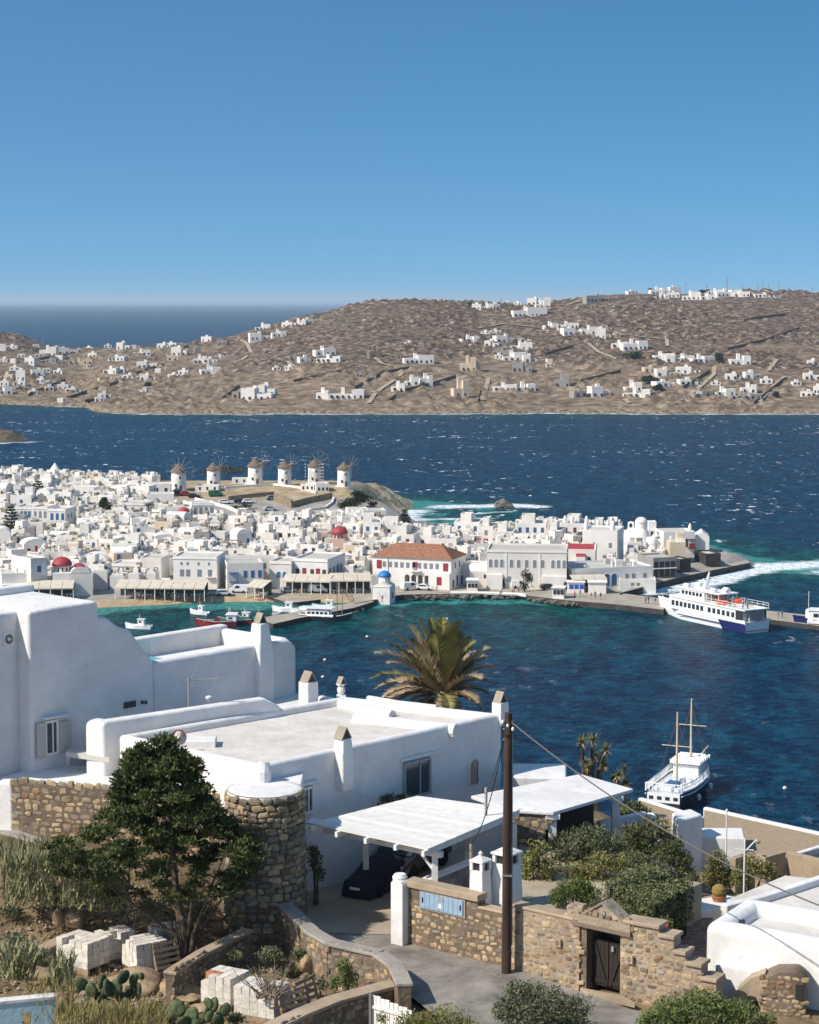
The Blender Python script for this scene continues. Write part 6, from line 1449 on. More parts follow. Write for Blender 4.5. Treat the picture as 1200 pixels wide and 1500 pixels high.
b=MB();b.prism([(-15.3,77.62),(-6.3,75.1),(-5.2,75.6),(-11.2,81.2),(-14.9,82.4),(-16.4,79.6)],48.8,53.15);wbuild(b,'terrace_block',PL,terr,.05)
b=MB();sheet(b,T0,uT,[(0,48.8),(LT,48.8),(LT,53.4),(0,53.55)],.35);wbuild(b,'wall_core',MORTD,terr)
b=MB();sheet(b,T0,uT,[(0,53.1),(LT,53.1),(LT,53.42),(0,53.56)],.45,.36);wbuild(b,'parapet',PL,terr,.08)
lay_stones(terr,T0,uT,lambda s,z:True,0,LT-.1,51.0,53.42,11,(7,3,1),w_=(.24,.52),h_=(.17,.29),limit=300)
b=MB();e0=at_z(-40,1150,53.3);sheet(b,(-18.2,78.3),unit((-18.2,78.3),T0),[(0,50),(3.0,50),(3.0,53.55),(2.4,53.5),(1.2,52.6),(.2,51.6),(0,51)],.6);wbuild(b,'white_buttress',PL,terr,.15,3)
TC,TR=(-5.30,73.6),1.42
b=MB();b.lathe([(TR*1.05,48.5),(TR,51),(TR*.98,54.2)],28,(TC[0],TC[1],0));wbuild(b,'tower_core',MORTD,terr)
b=MB();b.lathe([(TR*.99,54.05),(TR*.985,54.17),(TR*.95,54.21),(TR*.8,54.22),(.01,54.22)],28,(TC[0],TC[1],0));q=MB();q.prism([(-6.6,73.75),(-4.0,73.75),(-4.0,76.3),(-7.6,76.7)],52.9,54.19);wbuild(q,'tower_link',PL,terr,.06);k=wbuild(b,'tower_rim',PL,terr);k.data.polygons.foreach_set('use_smooth',[True]*len(k.data.polygons))
r=random.Random(77);z=48.9;cnt=0
while z<54.1:
 h=r.uniform(.18,.31);a=pi*.97+r.uniform(0,.1)
 while a<2*pi*1.0:
  w_=r.uniform(.24,.52);ac=a+w_/TR/2;rr=TR*(1.03 if z<51 else 1.0)
  if cnt<300:
   st=link('stone',pick_stone(r,(5,5,.7)),terr);st.location=Vector((TC[0]+cos(ac)*rr,TC[1]+sin(ac)*rr,z+h/2))-terr.location;st.rotation_euler=(0,r.uniform(-.25,.25),ac+pi/2);st.location.z+=r.uniform(-.05,.05);st.scale=(w_-.01,.16*r.uniform(.6,1.4),h*r.uniform(.8,1.22)-.015);cnt+=1
  a+=w_/TR
 z+=h
cp=thing('carport','white plank-roofed carport with timber posts beside the flat-roofed house','carport',(0,75,49.5))
K0,K1,K2,K3=[at_z(a,c,52.75)for a,c in[(456,1206),(627,1244),(762,1186),(612,1166)]]
NPL=17
for i in range(NPL):
 t0,t1=i/NPL,(i+.985)/NPL
 A,B=K0.lerp(K3,t0),K1.lerp(K2,t0);C,D=K1.lerp(K2,t1),K0.lerp(K3,t1)
 q=MB();q.prism([(p.x,p.y)for p in(A,B,C,D)],52.70+.004*(i%2),52.76+.004*(i%2));wbuild(q,'roof_plank',TIMB,cp)
for t in(.02,.25,.5,.75,.98):
 A,B=K0.lerp(K1,t),K3.lerp(K2,t);q=MB();d=(B-A).normalized();n=Vector((-d.y,d.x,0))*.06
 q.prism([(p.x,p.y)for p in(A-d*.18-n,A-d*.18+n,B+n,B-n)][::-1],52.5,52.69);wbuild(q,'rafter',TIMB,cp)
A,B=K0.lerp(K3,.12),K1.lerp(K2,.12);d=(B-A).normalized();n=Vector((-d.y,d.x,0))*.09;q=MB();q.prism([(p.x,p.y)for p in(A-n,A+n,B+n+d*.1,B-n+d*.1)][::-1],52.27,52.49);wbuild(q,'beam',TIMB,cp)
P=at_z(617,1280,51.2);pp=K1.lerp(K2,.12).lerp(K0.lerp(K3,.12),.04)
for pt in(pp,K1.lerp(K2,.93),K0.lerp(K3,.5)):
 q=MB();q.box(pt.x-.11,pt.y-.11,49.3,pt.x+.11,pt.y+.11,52.3);wbuild(q,'post',TIMB,cp,.01)
q=MB();q.tube([(pp.x,pp.y,51.7),(pp.x-.5,pp.y+.14,52.35)],.06,6);wbuild(q,'brace',TIMB,cp)
q=MB();E=[at_z(a,c,52.7)for a,c in[(449,1204),(505,1216),(512,1207),(456,1197)]];q.prism([(p.x,p.y)for p in E],52.62,52.68);wbuild(q,'roof_plank',TIMB,cp)
TARP=mat('dark_car_cover',(.035,.030,.048),.75,.25,col2=(.02,.018,.03),noise_scale=2,bump=.8,bump_scale=3)
cc=thing('covered_car','car under a dark crumpled cover in the carport','car',at_z(553,1300,49.52),radians(-118));cc.scale=(.84,.84,.84)
q=MB();secs=[]
for x,w_,h_ in((-2.05,.55,.5),(-1.9,.82,.95),(-1.1,.88,1.40),(.1,.9,1.45),(.8,.88,1.15),(1.5,.86,.92),(2.0,.75,.75),(2.1,.5,.5)):
 secs.append([(x+.05*noise.noise(Vector((x*3,k,0))),w_*sin(-pi/2+pi*k/10)*(1+.05*noise.noise(Vector((x*2,k*1.3,5)))),max(.05,h_*max(.0,cos(-pi/2+pi*k/10))**.45*(1+.06*noise.noise(Vector((x,k,9))))))for k in range(11)])
vs=[p for s_ in secs for p in s_];q.add(vs,[(i*11+j,(i+1)*11+j,(i+1)*11+j+1,i*11+j+1)for i in range(7)for j in range(10)]+[tuple(range(11)),tuple(77+k for k in range(10,-1,-1))]);q.build('cover',TARP,cc,smooth=True,fix=True)
for x in(-1.3,1.3):
 for sg in(-1,1):MB().tube([(x,sg*.75,.3),(x,sg*.90,.3)],.31,12).build('wheel',TYRE,cc)
MB().box(2.06,-.25,.42,2.12,.25,.53).build('number_plate',TRIM,cc)
cb=copy_tree(CARS['black car']);cb.location=at_z(600,1275,49.52);cb.rotation_euler=(0,0,radians(-118));cb['label']='dark uncovered car deep inside the carport behind the covered one';cb['group']='cars in the carport';cb['category']='car';cc['group']='cars in the carport'
G0=at_z(596,1384,49.45);G1=at_z(752,1421,49.45);G2=at_z(905,1458,49.45)
gw=thing('boundary_wall','fieldstone boundary wall along the lane with a gate and descending stepped end','wall',(4,67,49))
O_,u1=(G0.x,G0.y),unit(G0,G1);L1=(G1-G0).to_2d().length
def zat(px,py,O,u):return plane_pt(px,py,O,u)
s_a=zat(700,1330,O_,u1)[0];zc=zat(650,1310,O_,u1)[1];z_low=zat(720,1336,O_,u1)[1]
b=MB();sheet(b,O_,u1,[(0,48.8),(L1,48.8),(L1,z_low),(s_a,z_low),(s_a,zc),(0,zc)],.45);wbuild(b,'wall_core',MORTD,gw)  # left stretch: its half light is put into the mortar colour
z_box=[zat(618,1306,O_,u1),zat(680,1342,O_,u1)]
def in1(s,z):
 if z_box[0][0]-.14<s<z_box[1][0]+.14 and z>z_box[1][1]-.12:return False
 return z<(zc-.06 if s<s_a-.1 else z_low-.08)
lay_stones(gw,O_,u1,in1,.02,L1-.1,49.35,zc,5,(6,3,1.4),w_=(.18,.40),h_=(.13,.23))
b=MB();sheet(b,O_,u1,[(-.06,zc),(s_a+.06,zc),(s_a+.06,zc+.24),(-.06,zc+.24)],.6,-.1);wbuild(b,'coping',CONC,gw,.03)
b=MB();sheet(b,O_,u1,[(s_a,z_low),(L1,z_low),(L1,z_low+.1),(s_a,z_low+.1)],.5,-.03);wbuild(b,'coping',CONC,gw,.04)
ca,cz=z_box[0];cb_,cz0=z_box[1];nb=9
box=thing('meter_cupboard','pale blue plank doors of a meter cupboard set in the boundary wall','cupboard',(G0.x,G0.y,50))
q=MB();sheet(q,O_,u1,[(ca-.07,cz0-.07),(cb_+.07,cz0-.07),(cb_+.07,cz+.04),(ca-.07,cz+.04)],.05,-.045);wbuild(q,'frame',CONCG,box)
for i in range(nb):
 a0,a1=ca+(cb_-ca)*i/nb,ca+(cb_-ca)*(i+.93)/nb;q=MB();sheet(q,O_,u1,[(a0,cz0),(a1,cz0),(a1,cz),(a0,cz)],.04,-.085);wbuild(q,'door_plank',BLUEPALE,box)
for a0 in(ca+.08,cb_-.12):q=MB();sheet(q,O_,u1,[(a0,cz0+.2),(a0+.04,cz0+.2),(a0+.04,cz0+.38),(a0,cz0+.38)],.03,-.115);wbuild(q,'latch',DARK,box)
q=MB();sheet(q,O_,u1,[(ca+.78,cz0+.12),(ca+.9,cz0+.1),(ca+.92,cz0+.24),(ca+.8,cz0+.28)],.01,-.095);wbuild(q,'peeling_patch',TRIM,box)
q=MB();sheet(q,O_,u1,[(ca+.82,cz0+.36),(ca+.98,cz0+.36),(ca+.98,cz0+.52),(ca+.82,cz0+.52)],.01,-.095);wbuild(q,'warning_sign',CONCG,box)
Pp=at_z(584,1385,49.45);wp=thing('white_pilaster','white rendered pilaster closing the boundary wall beside the driveway','pilaster',(Pp.x,Pp.y,49.4))
q=MB();sheet(q,(Pp.x-.27,Pp.y+.1),u1,[(0,48.9),(.53,48.9),(.53,zc+.12),(.45,zc+.22),(.08,zc+.22),(0,zc+.12)],.5,-.02);wbuild(q,'shaft',PL,wp,.03);q=MB();q.lathe([(.26,0),(.27,.1),(.2,.2)],14,(Pp.x+.05,Pp.y+.25,zc+.2));wbuild(q,'cap',PL,wp)
O2,u2=(G1.x,G1.y),unit(G1,G2);L2=zat(850,1400,O2,u2)[0];zw=zat(800,1338,O2,u2)[1]
b=MB();sheet(b,O2,u2,[(0,48.7),(L2,48.7),(L2,zw-.02),(0,zw)],.5,-.06);wbuild(b,'wall_core',MORT,gw)
lay_stones(gw,O2,u2,lambda s,z:z<zw-.1,.05,L2-.1,49.2,zw,9,(7,3,1),w_=(.17,.40),h_=(.12,.23),gap=.025,off=-.06)
b=MB();sheet(b,O2,u2,[(-.03,zw-.02),(L2,zw-.04),(L2,zw+.07),(-.03,zw+.09)],.6,-.1);wbuild(b,'coping',CONC,gw,.04)
s_g0,s_g1=zat(851,1400,O2,u2)[0],zat(915,1400,O2,u2)[0];zl=zat(880,1362,O2,u2)[1]
gate=thing('gate','dark plank gate in a deep stone doorway with a little gabled lintel','gate',(6,65.5,49.4))
b=MB();sheet(b,O2,u2,[(s_g0+.02,49.2),(s_g0+.22,49.2),(s_g0+.22,zl),(s_g0+.02,zl)],.9,.0);wbuild(b,'jamb',MORTD,gate)
b=MB();sheet(b,O2,u2,[(s_g1-.16,49.2),(s_g1,49.2),(s_g1,zl),(s_g1-.16,zl)],.9,.0);wbuild(b,'jamb',MORT,gate)
b=MB();sheet(b,O2,u2,[(s_g0-.12,49.2),(s_g1+.1,49.2),(s_g1+.1,zl+.3),(s_g0-.12,zl+.3)],.12,.95);wbuild(b,'back',DARK,gate)
DOORW=mat('black_plank_door',(.035,.026,.020),.7,.3,noise_amt=.4,noise_scale=4,stretch=(4,4,.6))
dm=(s_g0+.22+s_g1-.16)/2
for(a0,a1)in((s_g0+.24,dm-.015),(dm+.015,s_g1-.17)):
 for i in range(4):
  e0,e1=a0+(a1-a0)*i/4,a0+(a1-a0)*(i+.93)/4;q=MB();sheet(q,O2,u2,[(e0,49.5),(e1,49.5),(e1,zl-.45),(e0,zl-.45)],.05,.35);wbuild(q,'door_plank',DOORW,gate)
 q=MB();hh=zl-.45;sheet(q,O2,u2,[(a0,hh),(a0+.09,hh),(a1,49.55),(a1-.09,49.55)],.04,.30)if a0<dm-.3 else sheet(q,O2,u2,[(a1,hh),(a1-.09,hh),(a0,49.55),(a0+.09,49.55)],.04,.30);wbuild(q,'brace',DOORW,gate)
 q=MB();sheet(q,O2,u2,[(a0,49.6),(a1,49.6),(a1,49.74),(a0,49.74)],.04,.31);wbuild(q,'ledge',DOORW,gate)
q=MB();sheet(q,O2,u2,[(dm+.12,50.75),(dm+.22,50.75),(dm+.22,50.92),(dm+.12,50.92)],.05,.28);wbuild(q,'lock',IRON,gate)
b=MB();sheet(b,O2,u2,[(s_g0-.28,zl),(s_g1+.28,zl),(s_g1+.28,zl+.13),(s_g0-.28,zl+.13)],1.0,-.14);wbuild(b,'lintel',mat('timber_lintel',(.23,.17,.12),.9,.2,noise_amt=.3),gate)
b=MB();sheet(b,O2,u2,[(s_g0-.26,zl+.13),(s_g1+.26,zl+.13),(s_g1+.26,zl+.40),(s_g0-.26,zl+.40)],.8,-.1);wbuild(b,'over_door_course',MORT,gate)
lay_stones(gate,(O2[0]+.03,O2[1]-.10),u2,lambda s,z:True,s_g0-.24,s_g1+.2,zl+.16,zl+.38,3,(6,2,2),w_=(.16,.3),h_=(.2,.22))
mid=(s_g0+s_g1)/2
b=MB();sheet(b,O2,u2,[(mid-.62,zl+.40),(mid+.62,zl+.40),(mid,zl+.86)],.5,-.02);wbuild(b,'gable',MORT,gate)
for sg in(-1,1):b=MB();sheet(b,O2,u2,[(mid+sg*.74,zl+.38),(mid,zl+.88),(mid,zl+.97),(mid+sg*.80,zl+.44)],.6,-.08);wbuild(b,'gable_slab',ST2,gate)
p=Vector((O2[0]+u2[0]*mid,O2[1]+u2[1]*mid,zl+.57));q=MB();sheet(q,O2,u2,[(mid+.12*cos(2*pi*i/14),zl+.58+.12*sin(2*pi*i/14))for i in range(14)],.05,-.06);wbuild(q,'disc',CONCG,gate)
b=MB();sheet(b,O2,u2,[(s_g0-.5,zl+.13),(s_g0-.05,zl+.13),(s_g0-.05,zl+.62),(s_g0-.5,zl+.62)],.5,-.08);wbuild(b,'pier_top',MORT,gate);lay_stones(gate,(O2[0],O2[1]-.08),u2,lambda s,z:True,s_g0-.5,s_g0-.15,zl+.15,zl+.6,8,(6,2,2),h_=(.14,.18))
P4=[at_z(a,c,49.5)for a,c in[(850,1450),(912,1462),(930,1472),(862,1458)]];b=MB();b.prism([(p.x,p.y)for p in P4],49.4,49.58);wbuild(b,'threshold',CONC,gate)
for(px,py,px2)in((820,1380,0),(925,1404,1)):
 s_,z_=zat(px,py,O2,u2);q=MB();sheet(q,O2,u2,[(s_-.13,z_-.13),(s_+.13,z_-.13),(s_+.13,z_+.13),(s_-.13,z_+.13)],.08,-.15);t=wbuild(q,'rosette_tile',CONC,gw)
 for i in range(6):a=pi*i/3;q=MB();sheet(q,O2,u2,[(s_+.02*cos(a),z_+.02*sin(a)),(s_+.085*cos(a-.3),z_+.085*sin(a-.3)),(s_+.085*cos(a+.3),z_+.085*sin(a+.3))],.02,-.16);k=wbuild(q,'petal_hole',DARK,gw);k.parent=t
G3=at_z(1040,1492,49.4);O3,u3=(G2.x,G2.y),unit(G2,G3);O3=(O2[0]+u2[0]*s_g1,O2[1]+u2[1]*s_g1)
u3=unit(O3,(O3[0]+3.6,O3[1]-2.2));steps_px=[(918,1352),(966,1372),(988,1396),(1005,1413),(1028,1435),(1050,1452)]
sp=[zat(a,c,O3,u3)for a,c in steps_px]
prof=[(0,48.4)]+[(sp[-1][0],48.4)]
top=[]
for i in range(len(sp)-1):top+=[(sp[i][0]if i else 0,sp[i][1]),(sp[i+1][0],sp[i][1])]
b=MB();sheet(b,O3,u3,[(0,48.2),(sp[-1][0],48.2)]+top[::-1],.55,-.05);wbuild(b,'wall_core',MORT,gw)
def in3(s,z):
 for i in range(len(sp)-1):
  if s<sp[i+1][0]:return z<sp[i][1]-.1
 return False
lay_stones(gw,O3,u3,in3,.05,sp[-1][0]-.1,48.5,sp[0][1],21,(8,3,1),w_=(.18,.42),h_=(.12,.24),gap=.025,off=-.05)
for i in range(len(sp)-1):
 a0,a1=(sp[i][0]if i else 0),sp[i+1][0];b=MB();sheet(b,O3,u3,[(a0-.02,sp[i][1]),(a1+.05,sp[i][1]),(a1+.05,sp[i][1]+.13),(a0-.02,sp[i][1]+.13)],.75,-.14);wbuild(b,'step_slab',CONC,gw,.03)
P=at_z(742,1427,49.45);pole=thing('utility_pole','tall dark creosoted wooden utility pole standing in the lane against the stone wall','utility pole',P)
ptop=(1427-1045)/FPX*P.y/.955
MB().tube([(0,0,-.5),(0,0,ptop*.5),(.02,0,ptop)],[.165,.15,.125],14).build('shaft',POLEW,pole)
MB().tube([(.18,-.02,1),(.17,-.02,ptop*.55),(.15,-.02,ptop-.3)],.02,5).build('conduit',IRON,pole)
for z in(ptop-.25,ptop-.55,ptop-.9):MB().tube([(-.16,0,z),(.2,-.04,z)],.03,6).build('hook',IRON,pole)
for k in range(3):MB().lathe([(.02,0),(.05,.03),(.05,.1),(.02,.13)],8).build('insulator',TRIM,pole).location=(-.17+k*.17,-.1,ptop-.35-k*.12)
MB().box(-.17,-.18,3.4,.17,-.14,3.46).build('band',IRON,pole)
q=MB();q.tube([(-.12,-.1,ptop-.3),(-.22,-.14,ptop-.5),(-.1,-.16,ptop-.75),(.16,-.12,ptop-.65),(.24,-.05,ptop-.35),(.1,0,ptop-.15)],.016,5);q.build('cable_loop',CABLE,pole)
def sag(A,B,dz,n=18):return[Vector(A).lerp(Vector(B),i/n)-Vector((0,0,dz*4*(i/n)*(1-i/n)))for i in range(n+1)]
TOP=P+Vector((.05,0,ptop-.25))
E1=at_y(1300,1362,57.0);w1=MB();w1.tube(sag(TOP,E1,.75,30),.026,6);tag(wbuild(w1,'overhead_cable',mat('grey_cable',(.13,.12,.11),.6,.3),pole),None,None)
st1=at_z(712,1197,52.7);st2=at_z(690,1300,51.75)
for nm,pt,hz,lb in(('cable_mast',st1,1.15,'thin capped cable pipe rising through the carport roof'),('cable_mast',st2,1.55,'cable pipe standing on the wall coping beside the white vents')):
 o=thing(nm,lb,'pipe',pt);MB().tube([(0,0,-.3),(0,0,hz)],.055,8).build('pipe',CONCG,o);q=MB();q.tube([(0,0,hz),(-.12,0,hz+.02),(-.16,0,hz-.2),(.05,-.05,hz-.25)],.018,5);q.build('cable_hook',CABLE,o)
 q=MB();q.tube(sag(TOP+Vector((-.1,0,-.2)),pt+Vector((0,0,hz)),.35 if hz<1.3 else.7),.018,5);wbuild(q,'drop_wire',CABLE,pole)
pt_z=zw-.55
pat=MB();N2=Vector((-u2[1],u2[0],0));NB=[Vector((O_[0]+u1[0]*s_a,O_[1]+u1[1]*s_a,0)),Vector((G1.x,G1.y,0)),Vector((O2[0]+u2[0]*s_g0,O2[1]+u2[1]*s_g0,0))]
ply=[NB[0]+N2*.35,NB[1]+N2*.35,NB[2]+N2*.45,NB[2]+N2*8.0,Vector((4.2,77.2,0)),Vector((3.2,73.0,0))]
pat.prism([(p.x,p.y)for p in ply],48.6,pt_z);o=pat.build('patio',DRIVE,fix=True);struct(o)
def vent_tower(label,px,py,hpx,wpx,finial):
 p=at_z(px,py,pt_z);p.z-=.02;w=wpx/FPX*p.y/2;h=hpx/FPX*p.y/.96;o=thing('vent_tower',label,'vent',p,radians(-38));b=MB()
 rows=[(w*1.12,-.1),(w*1.12,.1),(w,.16),(w*.86,h*.72)];pr=[(-1,-1),(1,-1),(1,1),(-1,1)]
 b.add([(a*q,c*q,z)for q,z in rows for a,c in pr],[(i*4+j,i*4+(j+1)%4,(i+1)*4+(j+1)%4,(i+1)*4+j)for i in range(3)for j in range(4)]+[(12,13,14,15)]);bevel(b.build('shaft',PL,o),.03,2)
 t=w*.86
 for a,c in pr:MB().box(a*t*.82-.06,c*t*.82-.06,h*.72,a*t*.82+.06,c*t*.82+.06,h*.87).build('corner_post',PL,o)
 MB().box(-t*.7,-t*.7,h*.72,t*.7,t*.7,h*.86).build('dark_core',DARK,o)
 b=MB();e=t*1.12;b.add([(-e,-e,h*.87),(e,-e,h*.87),(e,e,h*.87),(-e,e,h*.87),(-e,-e,h*.90),(e,-e,h*.90),(e,e,h*.90),(-e,e,h*.90),(0,0,h)],[(3,2,1,0),(0,1,5,4),(1,2,6,5),(2,3,7,6),(3,0,4,7),(4,5,8),(5,6,8),(6,7,8),(7,4,8)]);b.build('cap',PL,o)
 if finial:MB().lathe([(.06,0),(.09,.06),(.02,.14)],8).build('finial',PL,o).location=(0,0,h-.02)
vent_tower('big square white vent tower on the patio behind the utility pole',742,1327,90,36,False)
vent_tower('smaller white vent tower with a pointed finial beside the cable pipe',704,1330,80,26,True)
Q0,Q1=at_z(602,1296,51.3),at_z(700,1272,51.3);q=MB();uq=unit(Q0,Q1);sheet(q,(Q0.x,Q0.y),uq,[(0,49.4),((Q1-Q0).to_2d().length,49.4),((Q1-Q0).to_2d().length,51.55),(0,51.1)],.3)
pw=thing('peeling_wall','low grey wall with peeling paint and white coping beside the carport','wall',(Q0.x,Q0.y,49.4));wbuild(q,'wall',mat('peeling_paint',(.40,.37,.35),.9,.2,col2=(.13,.11,.10),noise_scale=2.2,coords='World'),pw)
q=MB();sheet(q,(Q0.x,Q0.y),uq,[(-.1,51.1),((Q1-Q0).to_2d().length,51.55),((Q1-Q0).to_2d().length,51.64),(-.1,51.2)],.42,-.06);wbuild(q,'coping',PL,pw,.03)
Q0=at_z(683,1262,50.6);q=MB();sheet(q,(2.3,76.2),unit((2.3,76.2),(4.6,77.9)),[(0,49),(2.6,49),(2.6,52.55),(0,52.55)],.3);sw=thing('store_wall','white store wall closing the inner end of the carport','wall',(2.3,76.2,49));wbuild(q,'wall',PL,sw)
pg=thing('porch_house','flat white porch roof on square posts over a dark veranda behind the shrubs','house',(6,80,50))
R0,R1,R2,R3=[at_z(a,c,52.55)for a,c in[(745,1186),(811,1190),(928,1156),(850,1134)]];R4=at_z(690,1166,52.55)
b=MB();b.prism([(p.x,p.y)for p in(R4,R0,R1,R2,R3)],52.42,52.56);wbuild(b,'roof',PL,pg,.03)
for k,(A,B)in enumerate(((R1,R2),)):
 for t in(.04,.83):
  p=A.lerp(B,t)+Vector((-.15,.25,0));q=MB();q.box(p.x-.16,p.y-.16,49.5,p.x+.16,p.y+.16,52.25);wbuild(q,'post',PL,pg,.02);q=MB();q.box(p.x-.28,p.y-.28,52.22,p.x+.28,p.y+.28,52.41);wbuild(q,'capital',PL,pg,.02)
d=(R2-R1).normalized();n=Vector((-d.y,d.x,0))
b=MB();A=R1+n*1.9;B=R2+n*1.9-d*.1;b.prism([(p.x,p.y)for p in(A,B,B+n*.3,A+n*.3)],48.5,52.42);wbuild(b,'back_wall',mat('veranda_shade_dark',(.06,.05,.042),.8,.2),pg)  # dark colour stands for the shade inside the veranda
e_=(R1-R0).to_2d().normalized();SW0=(R0.x,R0.y+.12);uS=(e_.x,e_.y);Ls=(R1-R0).to_2d().length
b=MB();sheet(b,SW0,uS,[(-.2,48.5),(Ls-.3,48.5),(Ls-.3,52.42),(-.2,52.42)],.4);wbuild(b,'stone_side_core',MORTD,pg);lay_stones(pg,SW0,uS,lambda s,z:True,-.15,Ls-.4,50.4,52.4,30,(5,5,1),w_=(.22,.45),h_=(.16,.28))
LW=[at_z(a,c,51.2)for a,c in[(790,1232),(842,1222),(880,1204),(948,1190),(960,1207)]]
for A,B in zip(LW,LW[1:]):
 if A==LW[1]:continue
 q=MB();u_=unit(A,B);sheet(q,(A.x,A.y),u_,[(0,48.5),((B-A).to_2d().length,48.5),((B-A).to_2d().length,51.2),(0,51.2)],.28);wbuild(q,'garden_wall',PL,pg,.05)
q=MB();A=at_z(752,1150,52.0);q.prism([(A.x,A.y),(A.x+2.2,A.y-.2),(A.x+2.4,A.y+2.5),(A.x,A.y+2.5)],49,52.35);wbuild(q,'rear_block',PL,pg,.1)
rh=thing('rounded_house','white house with thick rounded parapet below the stepped wall','house',(11.5,66,49))
KR=at_z(1031,1362,51.3);uR=unit(KR,at_z(1205,1392,51.3));nR=Vector((-uR[1],uR[0]))
ply=[(KR.x,KR.y),(KR.x+uR[0]*12,KR.y+uR[1]*12),(KR.x+uR[0]*12+nR.x*3.6,KR.y+uR[1]*12+nR.y*3.6),(KR.x+nR.x*3.6,KR.y+nR.y*3.6)]
b=MB();parapet_poly(b,ply,47.5,51.55,.85,.40);wbuild(b,'wall',[PL,PLR],rh,.36,5)
KA=at_z(1046,1410,50.5);ply=[(KA.x,KA.y),(KA.x+uR[0]*1.9,KA.y+uR[1]*1.9),(KA.x+uR[0]*1.9+nR.x*1.4,KA.y+uR[1]*1.9+nR.y*1.4),(KA.x+nR.x*1.4,KA.y+nR.y*1.4)]
b=MB();b.prism(ply,47.5,50.55);wbuild(b,'lower_block',PL,rh,.18,4)
p=at_z(1083,1352,51.55);q=MB();q.box(p.x,p.y,51.45,p.x+.2,p.y+.15,51.62);wbuild(q,'wall_lamp',DARK,rh)
p=at_z(1092,1388,50.9);q=MB();q.add([(p.x-.45,p.y-.1,50.4),(p.x+.45,p.y-.1,50.4),(p.x+.2,p.y-.1,51.0),(p.x-.45,p.y+.7,50.4),(p.x+.45,p.y+.7,50.4),(p.x+.2,p.y+.7,51.0)],[(0,1,2),(5,4,3),(0,2,5,3),(1,4,5,2)]);wbuild(q,'sloping_cap',PL,rh)
sa=thing('stone_arch','fieldstone pillar with a dark slit and half an arch in front of the rounded house','arch',(12,61,49))
KP=at_z(1120,1426,50.6);uPil=unit(KP,(KP.x+1,KP.y-.28));Lp=1.3
b=MB();sheet(b,(KP.x,KP.y),uPil,[(0,46.5),(Lp,46.5),(Lp,50.6),(Lp*.8,50.78),(Lp*.3,50.72),(0,50.5)],.8);wbuild(b,'pillar_core',MORTD,sa,.1)
sl0=zat(1166,1442,(KP.x,KP.y),uPil);sl1=zat(1176,1466,(KP.x,KP.y),uPil)
lay_stones(sa,(KP.x,KP.y),uPil,lambda s,z:not(sl0[0]-.1<s<sl1[0]+.1 and sl1[1]-.05<z<sl0[1]+.05),0,Lp-.1,48.2,50.55,40,(8,2,2),w_=(.16,.34),h_=(.10,.17))
b=MB();sheet(b,(KP.x,KP.y),uPil,[(sl0[0],sl1[1]),(sl1[0],sl1[1]),(sl1[0],sl0[1]),(sl0[0],sl0[1])],.05,-.02);wbuild(b,'slit',DARK,sa)
arcp=[zat(a,c,(KP.x,KP.y+.1),uPil)for a,c in[(1084,1490),(1084,1470),(1092,1450),(1104,1440),(1118,1436),(1122,1424),(1112,1426),(1096,1432),(1080,1448),(1070,1470),(1068,1490)]]
arcp=[zat(a,c,(KP.x,KP.y+.1),uPil)for a,c in[(1068,1530),(1070,1472),(1082,1448),(1100,1432),(1122,1424),(1122,1530),(1114,1530),(1114,1478),(1108,1462),(1098,1460),(1090,1472),(1088,1530)]]
b=MB();sheet(b,(KP.x,KP.y+.1),uPil,arcp,.5);wbuild(b,'half_arch',CONC,sa,.04)
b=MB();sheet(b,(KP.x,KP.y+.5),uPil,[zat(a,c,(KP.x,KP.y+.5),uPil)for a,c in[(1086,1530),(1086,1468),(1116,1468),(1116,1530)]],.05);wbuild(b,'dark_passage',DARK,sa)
flat('courtyard',[(p.x,p.y)for p in[at_z(a,c,49.75)for a,c in[(975,1400),(1040,1452),(1045,1345),(1000,1335),(960,1352)]]],49.75,mat('brick_paving',(.33,.215,.165),.9,.2,col2=(.22,.15,.115),noise_scale=3,coords='World',stretch=(1,3,1)))
BRK=mat('paving_brick',(.34,.22,.17),.9,.2,noise_amt=.25,noise_scale=5,coords='World',rnd=.3)
cy=bpy.data.objects['courtyard'];bm_=MB().box(-.5,-.5,0,.5,.5,1).mesh('paving_brick',BRK);r=random.Random(6);cnt=0
ctr=at_z(1010,1395,49.75);ply=[(v.co.x,v.co.y)for v in cy.data.vertices]
for i in range(-14,15):
 for j in range(-24,25):
  x=ctr.x+.30*i*.85-.16*j*.5+(.15 if j%2 else 0)*.85;y=ctr.y+.30*i*.5+.16*j*.85+(.15 if j%2 else 0)*.5
  if in_poly(x,y,ply)and line_d(x,y,ply,True)>.15 and cnt<300:
   o=link('paving_brick',bm_,cy);o.location=(x,y,49.745+r.uniform(0,.008));o.scale=(.285,.145,.03);o.rotation_euler.z=atan2(.5,.85);cnt+=1
wp_=thing('white_path','low white limewashed bench path curving beside the hedge','path',(9,72,49.5));q=MB()
P=[at_z(a,c,50.0)for a,c in[(985,1352),(1004,1338),(1046,1334),(1090,1318),(1060,1312),(1010,1322),(968,1345)]];q.prism([(p.x,p.y)for p in P],49.3,50.05);wbuild(q,'bench',PL,wp_,.06)
sr=thing('slab_roof','pale slab roof with a raised kerb and a crawling hose beyond the rounded house','roof',(13,73,48))
P=[at_z(a,c,50.6)for a,c in[(1064,1318),(1150,1282),(1420,1310),(1420,1340),(1120,1340)]];q=MB();q.prism([(p.x,p.y)for p in P],47,50.6);wbuild(q,'roof',PLR,sr,.05)
P=[at_z(a,c,50.75)for a,c in[(1062,1330),(1120,1316),(1255,1272)]]
